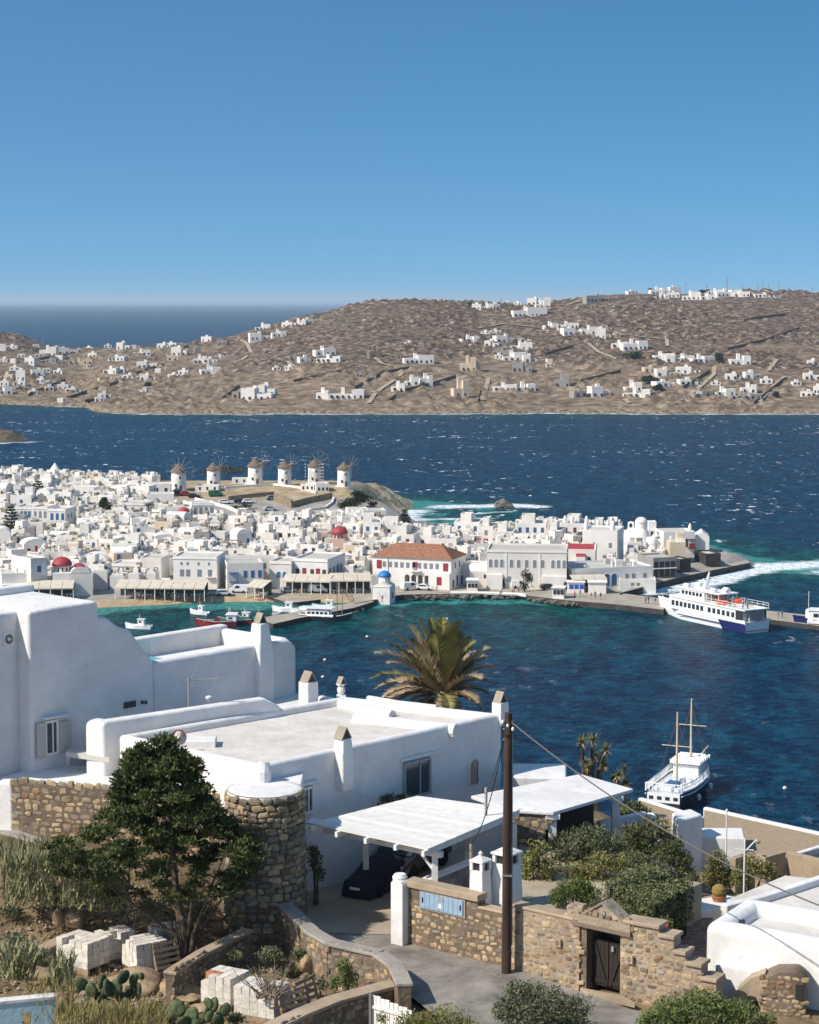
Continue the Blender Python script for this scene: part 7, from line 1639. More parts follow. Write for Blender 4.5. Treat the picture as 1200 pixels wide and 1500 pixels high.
for A,B in zip(P,P[1:]):q=MB();u_=unit(A,B);sheet(q,(A.x,A.y),u_,[(0,50.4),((B-A).to_2d().length+.1,50.4),((B-A).to_2d().length+.1,50.85),(0,50.85)],.35,-.1);wbuild(q,'kerb',PL,sr,.06)
q=MB();q.tube([at_z(a,c,50.66)for a,c in[(1105,1340),(1118,1334),(1135,1332),(1150,1337),(1170,1339),(1198,1342)]],.035,6);wbuild(q,'hose',TRIM,sr)
tp_=thing('tan_parapet','tan rendered parapet wall beyond the slab roof','wall',(17,83,47));P=[at_z(a,c,49.2)for a,c in[(1078,1258),(1095,1252),(1122,1256),(1152,1248),(1400,1310)]]
for A,B in zip(P,P[1:]):q=MB();u_=unit(A,B);sheet(q,(A.x,A.y),u_,[(0,46),((B-A).to_2d().length,46),((B-A).to_2d().length,49.2),(0,49.2)],.3);wbuild(q,'wall',CONC,tp_,.03)
BAMB=mat('reed_roof',(.43,.34,.235),.9,.15,col2=(.30,.23,.155),noise_scale=4,coords='World',stretch=(1,6,1),bump=.6,bump_scale=10)
def reed_house(label,quad,z,wallz,n,wall_px=None):
 P=[at_z(a,c,z)for a,c in quad];o=thing('reed_roof_house',label,'house',(P[0].x,P[0].y,wallz));b=MB();b.prism([(p.x,p.y)for p in P],wallz,z-.12);wbuild(b,'wall',PL,o,.06)
 for i in range(n):
  t0,t1=i/n,(i+.985)/n;A,B,C,D=P[0].lerp(P[3],t0),P[1].lerp(P[2],t0),P[1].lerp(P[2],t1),P[0].lerp(P[3],t1);q=MB();q.prism([(p.x,p.y)for p in(A,B,C,D)],z-.12,z-.02+.02*(i%3));wbuild(q,'reed_bundle',BAMB,o)
 for A,B in((P[3],P[2]),(P[1],P[2])):
  u_=unit(A,B);q=MB();sheet(q,(A.x,A.y),u_,[(-.1,wallz+1),((B-A).to_2d().length+.1,wallz+1),((B-A).to_2d().length+.1,z+.1),(-.1,z+.1)],.3,0);wbuild(q,'parapet',PL,o,.08)
 return o
reed_house('low house with a wide reed-covered flat roof above the moored sailing boat',[(1030,1235),(1142,1262),(1240,1232),(1032,1186)],46.6,42.5,22)
reed_house('smaller tan-roofed house next to the dovecote block',[(930,1212),(1000,1232),(1024,1200),(936,1172)],47.4,43.5,14)
dv=thing('dovecote_block','whitewashed block with small triangular dovecote holes','building',(12.2,92,44));P=[at_z(a,c,48.4)for a,c in[(993,1203),(1030,1193),(1012,1184),(984,1190)]]
b=MB();b.prism([(p.x,p.y)for p in P],43,48.4);wbuild(b,'wall',PL,dv,.12,3)
u_=unit(P[0],P[1]);q=MB();sheet(q,(P[0].x,P[0].y),u_,[(.15,47.3),(.35,47.3),(.25,47.7)],.05,-.02);wbuild(q,'dove_hole',DARK,dv)
uL=unit(P[3],P[0]);Lq=(P[0]-P[3]).to_2d().length
for t,z in((.35,47.8),(.6,47.8),(.45,47.3)):q=MB();sheet(q,(P[3].x,P[3].y),uL,[(Lq*t-.1,z),(Lq*t+.1,z),(Lq*t,z+.25)],.05,-.02);wbuild(q,'dove_hole',DARK,dv)
q=MB();p=at_z(1040,1222,47.4);q.prism([(p.x-.7,p.y),(p.x+1.6,p.y-.3),(p.x+1.8,p.y+1.6),(p.x-.7,p.y+1.6)],43,47.3);wbuild(q,'low_annex',PL,dv,.1)
for lb,px,pb,ptp,z,arm in(('thin white pipe mast with a cross bar behind the leafy shrub',1090,1306,1228,49.3,True),('slim pipe mast beside the dovecote block',1064,1240,1188,47.5,False)):
 p=at_z(px,pb,z);h=(pb-ptp)/FPX*p.y/.96;o=thing('pipe_mast',lb,'mast',p);MB().tube([(0,0,-1),(0,0,h)],.035,8).build('mast',TRIM,o)
 if arm:MB().tube([(-.35,0,h*.8),(.35,0,h*.78)],.025,6).build('cross_bar',TRIM,o);MB().tube([(0,0,h*.75),(.45,0,h*.98)],.025,6).build('lamp_arm',TRIM,o);MB().lathe([(.02,0),(.1,.05),(.12,.12),(.02,.16)],10).build('lamp',GREYW,o).location=(.5,0,h*.9)
 else:MB().lathe([(.05,0),(.06,.05),(.01,.1)],8).build('cap',TRIM,o).location=(0,0,h)
def leafmat(name,a,c,sc=2.5,rnd=0.0,trans=True):
 m=mat(name,a,.65,.25,col2=c,noise_scale=sc,coords='World',rnd=rnd)
 return m
CONIF=leafmat('conifer_needles',(.125,.145,.042),(.028,.041,.016),2.2)
SHRUB=leafmat('glossy_shrub_leaf',(.17,.175,.060),(.040,.052,.020),2.0)
SHRUBY=leafmat('yellowgreen_leaf',(.29,.27,.085),(.07,.08,.028),2.5)
HEDGE=leafmat('hedge_leaf',(.24,.25,.105),(.04,.054,.022),3.0)
FINEG=leafmat('fine_green_leaf',(.17,.21,.055),(.06,.085,.024),2.0)
OLIVE=leafmat('olive_leaf',(.20,.21,.105),(.05,.062,.032),2.5)
JUNI=leafmat('juniper_leaf',(.24,.24,.055),(.06,.07,.02),2.0)
REEDM=leafmat('reed_leaf',(.30,.29,.14),(.12,.125,.06),2.0)
STRAW=leafmat('dry_grass',(.36,.29,.10),(.16,.14,.05),3.0)
PALMG=leafmat('palm_green',(.27,.235,.08),(.13,.12,.04),1.5)
PALMD=leafmat('palm_dry',(.56,.42,.23),(.32,.23,.115),2.0)
BARK=mat('grey_bark',(.16,.12,.085),.9,.2,col2=(.06,.045,.033),noise_scale=4,bump=.8,bump_scale=8)
PAD=mat('prickly_pear_pad',(.12,.14,.06),.7,.25,col2=(.035,.055,.025),noise_scale=5,bump=.6,bump_scale=20,rnd=.35,coords='World')
FLOWER=mat('red_flower',(.55,.07,.06),.6,.2)
def leaf_quad(b,p,a,d):b.add([p-a,p-d*.7,p+a,p+d],[(0,1,2,3)])
def leaves(b,c,rx,ry,rz,n,s,r,up=.0,shell=.45,long=1.0):
 """leaf faces through an uneven ellipsoid, denser towards its skin"""
 sd=Vector((r.uniform(0,50),r.uniform(0,50),0))
 for _ in range(n):
  v=Vector((r.gauss(0,1),r.gauss(0,1),r.gauss(0,1))).normalized();k=(r.random()**shell)*(.80+.38*noise.noise(v*1.9+sd))
  p=Vector((c[0]+v.x*rx*k,c[1]+v.y*ry*k,c[2]+v.z*rz*k))
  a=Vector((r.gauss(0,1)+v.x*.6,r.gauss(0,1)+v.y*.6,r.gauss(0,1)+up)).normalized()
  d=a.cross(Vector((r.gauss(0,1),r.gauss(0,1),r.gauss(0,1))))
  d=d.normalized()if d.length>1e-4 else Vector((1,0,0));q=s*r.uniform(.6,1.4)
  leaf_quad(b,p,a*q*long,d*q*.42)
def bush(name,label,blobs,Y,m,n,s,base,seed,cat='bush',stems=5,up=.3,depth=.9,long=1.0,group=None,flowers=0,shell=.45):
 """blobs: (px, py, rx_px, ry_px[, dY]) seen at depth Y; base: pixel of the foot"""
 r=random.Random(seed);P=at_y(base[0],base[1],Y);o=thing(name,label,cat,P,group=group);b=MB();tot=sum(q[2]*q[3]for q in blobs);cs=[]
 for q in blobs:
  dy=q[4]if len(q)>4 else 0;c=at_y(q[0],q[1],Y+dy);k=(Y+dy)/FPX;cs.append(c)
  leaves(b,c-P,q[2]*k,q[2]*k*depth,q[3]*k,int(n*q[2]*q[3]/tot),s,r,up,shell,long)
 b.build('foliage',m,o)
 for i in range(stems):
  c=r.choice(cs)-P;t=MB();t.tube([(r.uniform(-.1,.1),r.uniform(-.1,.1),-.35),c*.5+Vector((0,0,.1)),c*.95],[.05,.035,.012],5);t.build('stem',BARK,o)
 for i in range(flowers):
  c=r.choice(cs)-P;v=Vector((r.uniform(-1,1),-1,r.uniform(-.3,1))).normalized();f=MB();leaves(f,c+v*.42,.10,.10,.08,16,.05,r);f.build('blossom',FLOWER,o)
 return o
def conifer():
 r=random.Random(12);Y=70.0;base=at_z(272,1368,48.75);base=at_y(272,1368,Y);o=thing('conifer','large dark conifer with ragged spreading tiers in front of the stone tower','tree',(base.x,base.y,near_h(base.x,base.y)))
 O=o.location.copy()
 sil=[(1078,236,244),(1090,196,252),(1102,188,276),(1118,180,290),(1135,178,286),(1150,166,300),(1170,160,312),(1190,146,332),(1205,138,352),(1222,98,362),(1240,64,374),(1258,66,376),(1275,84,366),(1292,120,350),(1310,150,335)]
 sil=[(a,238+(c-238)*.88,238+(d-238)*.92)if a<1225 else(a,c,d)for a,c,d in sil]
 cl=[]
 for i in range(330):
  t=r.random()**.85;py=1084+t*222;py=1084+15*round((py-1084)/15)+r.gauss(0,4.5);lo=interp([(a,c)for a,c,d in sil],py);hi=interp([(a,d)for a,c,d in sil],py)
  e=r.random();px=lo+(hi-lo)*(e if r.random()<.8 else(0.08*r.random()if e<.5 else 1-.08*r.random()));half=(hi-lo)/2*Y/FPX
  off=(px-(lo+hi)/2)/((hi-lo)/2+1e-3);dy=r.uniform(-1,1)*half*.8*sqrt(max(0,1-off*off))
  if py>1280 and r.random()<.45:continue
  cl.append((at_y(px,py,Y+dy),r.uniform(.26,.50)))
 for px,py in((240,1088),(205,1092),(272,1110),(285,1114),(190,1104),(222,1098),(70,1240),(82,1252),(100,1262),(90,1228),(345,1205),(362,1222),(372,1245),(355,1240),(120,1262),(140,1250),(250,1095),(232,1084)):cl.append((at_y(px,py,Y+r.uniform(-.4,.4)),.24))
 b=MB()
 for c,k in cl:
  n=int(480*k);sd=Vector((r.uniform(0,9),0,0))
  for _ in range(n):
   v=Vector((r.gauss(0,1),r.gauss(0,1),r.gauss(0,1))).normalized();q=r.random()**.5*(.75+.5*noise.noise(v*2+sd))
   p=c-O+Vector((v.x*k*1.45*q,v.y*k*1.45*q,v.z*k*.52*q-.10*k*(v.x*v.x+v.y*v.y)*q));a=(v+Vector((r.gauss(0,.5),r.gauss(0,.5),.55+r.gauss(0,.4)))).normalized();d=a.cross(Vector((r.gauss(0,1),r.gauss(0,1),r.gauss(0,1)))).normalized();s=r.uniform(.06,.12)
   leaf_quad(b,p,a*s,d*s*.42)
 b.build('crown',CONIF,o)
 top=at_y(242,1110,Y)-O
 t=MB();t.tube([(0,0,-.4),(-.1,.05,1.0),(-.3,0,2.6),top*.7+Vector((-.1,0,.3)),top],[.20,.16,.12,.07,.02],9);t.build('trunk',BARK,o)
 for dx,px,py in((.35,330,1250),(.6,345,1290),(-.25,160,1262),(-.1,190,1220),(.2,300,1200),(.45,315,1310),(-.4,100,1250)):
  c=at_y(px,py,Y+r.uniform(-.8,.8))-O;t=MB();t.tube([(dx*.25,0,-.3 if abs(dx)>.3 else 1.0),(dx*.8,r.uniform(-.3,.3),1.1 if abs(dx)>.3 else 1.7),c*.6+Vector((0,0,.25)),c],[.085,.07,.045,.012],7);t.build('branch',BARK,o)
 for i in range(34):
  x=r.uniform(-1.6,1.4);z0=r.uniform(.2,1.6);t=MB();t.tube([(x*.5,r.uniform(-.3,.3),z0),(x*.8,r.uniform(-.6,.4),z0+r.uniform(.1,.5)),(x*1.2,r.uniform(-.8,.6),z0+r.uniform(-.2,.7))],[.02,.014,.004],4);t.build('twig',BARK,o)
conifer()
def palm():
 r=random.Random(5);Y=92.0;crown=at_y(648,1020,Y);gz=near_h(crown.x,Y);o=thing('palm_tree','date palm with wind-tossed olive and straw fronds rising behind the roof','palm',(crown.x,Y,gz));H=crown.z-gz
 t=MB();t.tube([(0,0,-.5),(.1,0,H*.5),(0,0,H-.1)],[.36,.30,.34],12);t.build('trunk',BARK,o)
 q=MB();q.lathe([(.3,-.9),(.42,-.5),(.36,-.1),(.15,.25)],12,(0,0,H));q.build('crown_boss',PALMD,o)
 tips=[(541,995),(548,957),(567,972),(563,940),(575,928),(598,914),(612,906),(630,906),(648,905),(662,915),(672,910),(690,932),(698,940),(718,948),(714,962),(726,978),(722,1000),(708,1040),(560,1022),(575,1032),(545,1012),(640,1046),(600,935),(655,930),(590,955),(680,960),(620,940),(705,995),(585,1000),(690,1010)]
 tips+=[(570+14*i,930+8*abs(i-5))for i in range(1,10)]+[(556,1035),(590,1040),(612,1044),(672,1046),(700,1030),(566,1005),(602,1020),(718,1018),(628,1040),(660,1038),(580,950),(700,955),(640,920),(676,925),(604,925)]
 for i,(px,py)in enumerate(tips):
  tip=at_y(px,py,Y+r.uniform(-1.6,1.6)*(1 if i<22 else 1.3))-Vector((crown.x,Y,gz));c0=Vector((0,0,H));dlt=tip-c0;L_=dlt.length
  ctrl=c0+dlt*.55+Vector((0,0,.42*L_*(.5 if dlt.z>.6*L_ else.75)));n=22;pts=[]
  for k in range(n+1):
   s=k/n;pts.append(c0*(1-s)**2+ctrl*2*s*(1-s)+tip*s*s)
  f=MB();f.tube(pts,[.045*(1-.8*k/n)for k in range(n+1)],5)
  for k in range(2,n):
   for sub in range(4):
    e=k+sub/4;p=pts[k].lerp(pts[min(n,k+1)],sub/4);d=(pts[min(n,k+1)]-pts[k]).normalized();side=d.cross(Vector((0,0,1)));side=side.normalized()if side.length>.05 else Vector((1,0,0));up=side.cross(d)
    ll=.66*sin(pi*min(1,.12+.88*e/n))**.6*r.uniform(.75,1.15)
    for sg in(-1,1):
     v=(side*sg*.75+d*.75+up*r.uniform(.05,.5)+Vector((0,0,-.15))).normalized()*ll;wv=d.cross(v).normalized().cross(v).normalized()*.034
     f.add([p-wv,p+wv,p+v],[(0,1,2)])
  dry=py>945 and r.random()<.8 or r.random()<.3;f.build('frond',PALMD if dry else PALMG,o)
palm()
def yucca(label,px,pbase,heads,seed):
 r=random.Random(seed);Y=90.0;B=at_y(px,pbase,Y);o=thing('yucca',label,'yucca',B,group='yuccas behind the porch')
 for hx,hy,rad in heads:
  c=at_y(hx,hy,Y+r.uniform(-.6,.6))-B;k=rad/FPX*Y;t=MB();t.tube([(c.x*.3,0,-2.5),(c.x*.75,0,c.z*.5),c],[.09,.07,.06],7);t.build('stem',BARK,o)
  for(m,n_,lo,hi)in((SHRUBY,46,-.1,1.0),(PALMD,22,-1.0,-.2)):
   f=MB()
   for i in range(n_):
    a=r.uniform(0,2*pi);e=r.uniform(lo,hi);v=Vector((cos(a)*sqrt(max(0,1-e*e)),sin(a)*sqrt(max(0,1-e*e)),e))*k*r.uniform(.75,1.1);wv=v.cross(Vector((0,0,1)));wv=wv.normalized()*.035 if wv.length>.01 else Vector((.035,0,0));f.add([c-wv,c+wv,c+v],[(0,1,2)])
   f.build('leaf_rosette' if m is SHRUBY else 'dead_leaves',m,o)
yucca('tall clump of yuccas with spiky heads above the porch roof',862,1140,[(852,1088,15),(868,1084,17),(888,1098,15),(856,1116,12),(880,1112,12),(870,1108,14),(862,1124,11),(886,1122,11)],3)
yucca('lower yucca beside the tall clump at the porch roof corner',910,1160,[(905,1136,13),(914,1128,12),(898,1140,11),(918,1148,11)],4)
bush('shrub','broad-leaved pale green shrub beside the big vent tower',[(778,1262,22,26),(790,1245,22,22),(800,1275,26,24),(770,1280,14,18)],72.5,SHRUBY,2600,.065,(785,1312),41)
bush('shrub','tall olive-leaved shrub in the middle of the planted bed',[(840,1240,30,28),(870,1225,34,24),(855,1262,34,26),(820,1258,22,24),(900,1240,34,26,1),(885,1255,30,20)],75.0,OLIVE,5200,.060,(860,1295),42,up=.8,long=1.4)
bush('shrub','dark glossy shrub below the low blue-white porch wall',[(930,1222,34,24),(960,1212,30,22),(975,1232,26,24),(945,1245,34,22),(985,1250,16,18),(920,1245,24,22)],78.0,SHRUB,4600,.060,(945,1275),43,up=.6,long=1.3)
bush('shrub','dark shrub at the porch corner next to the reed-roofed house',[(930,1182,22,14),(945,1192,16,12),(915,1190,14,12)],84.0,SHRUB,1100,.07,(930,1212),44)
bush('rosemary','soft fine-leaved green bush on the patio edge',[(838,1303,32,20),(820,1315,24,18),(862,1312,26,20),(850,1298,22,14)],69.0,FINEG,5200,.040,(840,1338),45,up=1.2,long=1.6)
def hedge():
 r=random.Random(46);c0=[at_z(a,c,52.0)for a,c in[(884,1292),(952,1326),(1016,1278),(948,1262)]];P=at_z(950,1330,50.0);o=thing('hedge','clipped rectangular hedge with a sunlit top behind the gate','hedge',(P.x,P.y,49.5));b=MB();O=o.location
 def face(A,B,C,n):
  nr=(B-A).cross(C-A).normalized()
  for _ in range(n):
   u_,v_=r.random(),r.random();p=A+(B-A)*u_+(C-A)*v_;p+=nr*(.10*noise.noise(p*2.2)+.05*noise.noise(p*7)+r.uniform(-.12,.03));a=Vector((r.gauss(0,1),r.gauss(0,1),r.gauss(0,1)+.4)).normalized();d=a.cross(Vector((r.gauss(0,1),r.gauss(0,1),r.gauss(0,1)))).normalized();s=r.uniform(.03,.06);leaf_quad(b,p-O,a*s,d*s*.6)
 dn=Vector((0,0,-1.75))
 face(c0[0],c0[1],c0[3],4200);face(c0[0],c0[0]+dn,c0[1],3600);face(c0[1],c0[1]+dn,c0[2],3600);face(c0[3],c0[3]+dn,c0[2],600);face(c0[0],c0[0]+dn,c0[3],600)
 b.build('foliage',HEDGE,o);ctr=sum(c0,Vector())/4
 q=MB();q.prism([((p.x-ctr.x)*.86+ctr.x-O.x,(p.y-ctr.y)*.86+ctr.y-O.y)for p in c0],-.4,52.0-.2-O.z);q.build('inner_block',mat('hedge_core',(.022,.024,.012),.95,.1),o,fix=True)  # solid near-black block filling the inside of the hedge
hedge()
bush('geranium','straggling geraniums with red blossoms over the gate gable',[(905,1345,26,12),(930,1352,26,14),(958,1365,26,16),(975,1352,18,14),(880,1325,20,12)],66.3,SHRUB,2600,.045,(930,1380),47,flowers=12,cat='plant')
bush('shrub','pale leafy shrub beside the dovecote block',[(1050,1262,22,22),(1042,1285,20,24),(1065,1285,20,22)],80.0,SHRUBY,2600,.065,(1050,1318),48)
bush('shrub','rounded glossy shrub in front of the tan parapet',[(1100,1268,26,22),(1122,1275,22,20),(1085,1285,22,18),(1140,1290,14,12)],79.0,SHRUBY,2600,.06,(1105,1310),49)
bush('shrub','spreading green shrub filling the bed between the vent tower and the hedge',[(870,1280,30,20),(905,1268,26,18),(845,1276,26,18),(880,1262,30,18)],72.6,SHRUBY,4200,.055,(872,1308),81,up=.6)
bush('shrub','leafy shrub climbing the end of the low porch wall',[(815,1232,22,18),(835,1222,18,16),(800,1245,16,16)],77.0,SHRUB,2200,.06,(815,1262),82,up=.7,long=1.4)
bush('shrub','dark shrub row between the hedge and the dovecote block',[(975,1250,24,22),(1000,1262,20,24),(1010,1285,18,20),(990,1240,18,16)],76.5,SHRUB,3200,.06,(990,1300),83,up=.5)
bush('shrub','tangled grey-green thicket at the foot of the conifer',[(170,1320,34,20),(215,1330,30,22),(300,1330,30,26),(255,1315,34,24),(335,1345,22,20),(285,1352,30,18)],71.0,OLIVE,3600,.055,(250,1365),84,up=.7)
bush('shrub','low thorny scrub on the bank under the terrace wall',[(30,1300,30,20),(75,1310,30,22),(130,1302,34,20),(15,1335,22,14),(150,1270,26,16)],72.2,OLIVE,3600,.055,(80,1330),85,up=.9,long=1.5)
bush('ground_cover','low green ground cover filling the planted bed',[(815,1296,22,12),(905,1288,30,12),(950,1270,34,14),(930,1258,30,14),(820,1276,20,14),(890,1300,24,12),(790,1290,14,12)],73.5,HEDGE,4200,.05,(880,1320),86,up=.5,cat='plant')
bush('weeds','rank green weeds along the low garden walls',[(60,1400,26,14),(20,1376,26,12),(395,1398,26,14),(420,1420,22,14),(345,1400,16,10),(440,1400,18,14)],69.0,OLIVE,3000,.05,(200,1420),87,up=.9,long=1.5,cat='plant',stems=0)
bush('weeds','dark leafy weeds among the prickly pears',[(225,1478,22,12),(110,1478,22,12),(180,1484,30,10),(345,1492,20,10),(245,1496,20,12)],61.6,SHRUB,2200,.05,(220,1510),88,up=.9,long=1.5,cat='plant',stems=0)
p=at_z(1053,1322,50.0);o=thing('potted_cactus','round golden cactus in a terracotta pot on a stone planter','cactus',p)
MB().lathe([(.19,0),(.26,.22),(.28,.22),(.28,.27)],14).build('pot',TERR,o);q=MB();q.lathe([(.2,.25),(.27,.40),(.25,.55),(.14,.66),(.01,.69)],18);q.build('cactus_ball',mat('cactus_gold',(.30,.22,.06),.8,.2,noise_amt=.3,noise_scale=8),o)
pl=thing('stone_planter','low curved stone planter holding the potted cactus','planter',(p.x,p.y+.2,49.3));q=MB();q.lathe([(.75,-.3),(.72,.68),(.4,.69)],18);q.build('planter_wall',CONC,pl)
bush('flower_tub','pale tub of pink flowers at the top of the courtyard steps',[(975,1370,14,12),(982,1382,10,10)],66.5,OLIVE,500,.04,(978,1396),50,flowers=6,cat='plant',stems=2)
bush('olive_bush','rounded grey-green olive-like bush beside the lane',[(790,1470,62,42),(745,1480,34,28),(840,1480,40,34),(800,1510,70,40),(760,1450,30,20)],61.0,OLIVE,9500,.050,(795,1545),51,up=.6,long=1.4)
bush('juniper','bright yellow-green juniper spilling along the lane edge',[(610,1495,40,16),(650,1490,44,22),(600,1500,30,16),(680,1502,30,18),(560,1492,14,14),(640,1515,80,24)],60.0,JUNI,5200,.045,(630,1545),52,up=.9)
bush('pine_shrub','feathery green shrub below the stepped wall',[(985,1482,46,30),(1030,1470,50,28),(1080,1485,50,28),(1030,1510,100,36),(950,1495,26,20),(1120,1500,26,20)],60.0,FINEG,9500,.050,(1030,1545),53,up=.9,long=1.5)
bush('shrub','dark shrub hugging the wall in the carport shade',[(462,1262,14,24),(458,1245,12,14),(468,1280,12,16)],74.6,SHRUB,900,.06,(462,1312),54)
bush('creeper','green creeper along the house wall behind the carport roof',[(545,1178,20,8),(570,1170,22,9),(590,1168,14,8)],79.2,SHRUB,900,.06,(565,1230),55)
bush('garden_shrub','small bright shrub in the corner of the walled garden',[(505,1418,18,18),(512,1435,18,18),(492,1438,12,14)],66.0,FINEG,1500,.05,(508,1465),56)
bush('garden_shrub','loose green weeds at the foot of the shaded garden wall',[(472,1442,14,12),(455,1430,10,10)],66.6,OLIVE,500,.05,(466,1462),57)
def blades(name,label,boxes,Y,m,n,L_,w_,seed,lean=.5,cat='plant',kind=None,droop=.25):
 r=random.Random(seed);x0,y0,x1,y1=boxes;P=at_y((x0+x1)/2,y1,Y);b=MB()
 for _ in range(n):
  px,py=r.uniform(x0,x1),r.uniform(y0,y1);p=at_y(px,py,Y+r.uniform(-.9,.9))-P;a=r.uniform(0,2*pi);l=L_*r.uniform(.55,1.2);d=Vector((cos(a)*lean*r.random(),sin(a)*lean*r.random(),1)).normalized();wv=Vector((-sin(a),cos(a),0))*w_*r.uniform(.6,1.2);m1=p+d*l*.55;e=p+d*l+Vector((cos(a),sin(a),-.5))*l*droop*r.random()
  b.add([p-wv,p+wv,m1+wv*.7,m1-wv*.7,e],[(0,1,2,3),(3,2,4)])
 o=thing(name,label,cat,P)
 b.build('leaves',m,o);return o
blades('reed_clump','tall grey-green reeds growing against the old stone wall',(5,1255,80,1330),71.3,REEDM,800,.55,.030,61,.9)
blades('reed_clump','second stand of reeds below the conifer',(85,1270,190,1335),70.8,REEDM,800,.5,.030,62,1.0)
blades('reed_clump','dense dark reeds between the stands, under the terrace wall',(0,1235,120,1290),73.0,OLIVE,900,.45,.025,63,1.0)
blades('agave','pale spiky agave clump on the dry bank',(2,1395,52,1440),64.0,REEDM,230,.75,.045,64,.9)
blades('agave','narrow dark agave clump beside the brick stacks',(74,1408,108,1455),63.5,REEDM,200,.70,.035,65,.8)
blades('dry_grass','yellow dry grass tufts along the bottom of the garden',(80,1478,245,1520),60.5,STRAW,1500,.5,.012,66,.8)
blades('dry_grass','dry grass at the foot of the pale blue wall',(40,1440,110,1500),62.6,STRAW,500,.4,.012,67,.8)
def prickly(label,pads,Y,base,seed):
 r=random.Random(seed);P=at_y(*base,Y);o=thing('prickly_pear',label,'cactus',P,group='prickly pears in the walled garden')
 pads=pads+[(a+r.uniform(-16,16),c+r.uniform(-4,14),d*r.uniform(.6,.95),r.uniform(-70,70),r.uniform(-60,60))for a,c,d,e,f in pads]
 for px,py,rad,rot,yaw in pads:
  c=at_y(px,py,Y+r.uniform(-.3,.3))-P;k=rad/FPX*Y;q=MB();n=12;vs=[]
  for lay,(sc_,th_)in enumerate(((.55,.06),(.92,.045),(1.0,0),(.92,-.045),(.55,-.06))):vs+=[(k*sc_*.78*cos(2*pi*i/n),th_*1.1,k*sc_*sin(2*pi*i/n)*(1.0+.12*sin(2*pi*i/n)))for i in range(n)]
  q.add(vs,[(j*n+i,j*n+(i+1)%n,(j+1)*n+(i+1)%n,(j+1)*n+i)for j in range(4)for i in range(n)]+[tuple(range(n-1,-1,-1)),tuple(4*n+i for i in range(n))])
  e=q.build('pad',PAD,o,smooth=True,fix=True);e.location=c;e.rotation_euler=(r.uniform(-.4,.4),radians(rot),radians(yaw)*1.6+r.uniform(-.5,.5))
prickly('prickly pear with broad dark pads in front of the tan boulder',[(120,1442,12,-40,20),(135,1452,13,-15,-30),(150,1440,12,10,50),(148,1460,12,35,0),(168,1450,16,20,-20),(180,1432,12,50,30),(178,1462,10,60,10),(192,1455,12,-20,40),(202,1450,11,15,-40),(160,1472,12,-60,20),(130,1468,10,20,60),(196,1434,9,30,0)],62.3,(155,1490),71)
prickly('lower prickly pear beside the lower brick stacks',[(262,1478,14,-20,20),(280,1490,15,15,-20),(300,1488,13,40,40),(320,1496,12,-30,10),(312,1474,13,10,-30),(330,1480,11,30,20),(290,1505,14,0,0),(268,1498,12,60,30)],60.8,(295,1520),72)
def ribbon_wall(name,label,pts,ztop,zbot,th,core,capm,seed,stones=True,mix=(3,6,1),face_lo=None,caph=.12,limit=300,capth=None):
 P=[at_z(a,c,ztop)for a,c in pts];o=thing(name,label,'wall',(P[0].x,P[0].y,zbot));cnt=0
 for i,(A,B)in enumerate(zip(P,P[1:])):
  u_=unit(A,B);L_=(B-A).to_2d().length;q=MB();sheet(q,(A.x,A.y),u_,[(0,zbot),(L_+.06,zbot),(L_+.06,ztop-caph),(0,ztop-caph)],th);wbuild(q,'wall_core',core,o)
  q=MB();sheet(q,(A.x,A.y),u_,[(-.03,ztop-caph),(L_+.08,ztop-caph),(L_+.08,ztop+.003*(i%2)),(-.03,ztop+.003*(i%2))],(capth or th+.14),-.07);wbuild(q,'coping',capm,o,.03)
  if stones:cnt+=lay_stones(o,(A.x,A.y),u_,lambda s,z:True,.02,L_-.05,face_lo or zbot+.2,ztop-caph-.05,seed+i,mix,w_=(.2,.45),h_=(.14,.28),limit=limit-cnt)
 return o
ribbon_wall('garden_wall','curving stone garden wall with smooth concrete coping along the lane',[(318,1298),(362,1306),(402,1318),(424,1338),(450,1364),(478,1380),(512,1388),(548,1396),(572,1414),(583,1440)],50.3,48.3,.42,MORTD,CONCG,101,face_lo=48.7)
ribbon_wall('garden_wall','stone retaining wall with tan coping closing the walled garden',[(400,1508),(450,1484),(500,1464),(545,1452),(583,1442)],49.9,46.6,.5,MORTD,CONC,121,face_lo=47.4,mix=(4,6,1))
ribbon_wall('garden_wall','low stone wall with slab coping behind the lower brick stacks',[(256,1424),(300,1396),(340,1376),(368,1362)],49.75,48.3,.35,MORTD,CONC,141,face_lo=48.6,mix=(4,5,1))
ribbon_wall('garden_wall','concrete-capped wall running up behind the upper brick stacks',[(64,1392),(110,1368),(160,1342),(212,1316)],49.45,48.0,.4,MORTD,CONC,161,face_lo=48.3)
ribbon_wall('garden_wall','old rubble wall with pale coping under the stone terrace',[(-30,1212),(20,1222),(80,1242),(130,1262)],51.6,49.4,.4,MORTD,CONCG,181,face_lo=50.0,mix=(4,6,1))
BLOCK=mat('white_block',(.76,.71,.63),.9,.2,col2=(.56,.51,.43),noise_scale=6,coords='World',rnd=.16,bump=.4,bump_scale=12)
BLK=MB().box(-.5,-.5,-.5,.5,.5,.5).mesh('block',BLOCK);BLKO=MB().box(-.5,-.5,-.5,.5,.5,.5).mesh('block',mat('orange_brick',(.50,.22,.12),.9,.2,noise_amt=.2))
WRAP=mat('stretch_wrap',(.70,.66,.60),.35,.4,col2=(.58,.54,.48),noise_scale=4,coords='World',bump=.5,bump_scale=6)
PALW=mat('pallet_wood',(.40,.29,.18),.9,.2,col2=(.26,.19,.12),noise_scale=5,rnd=.2)
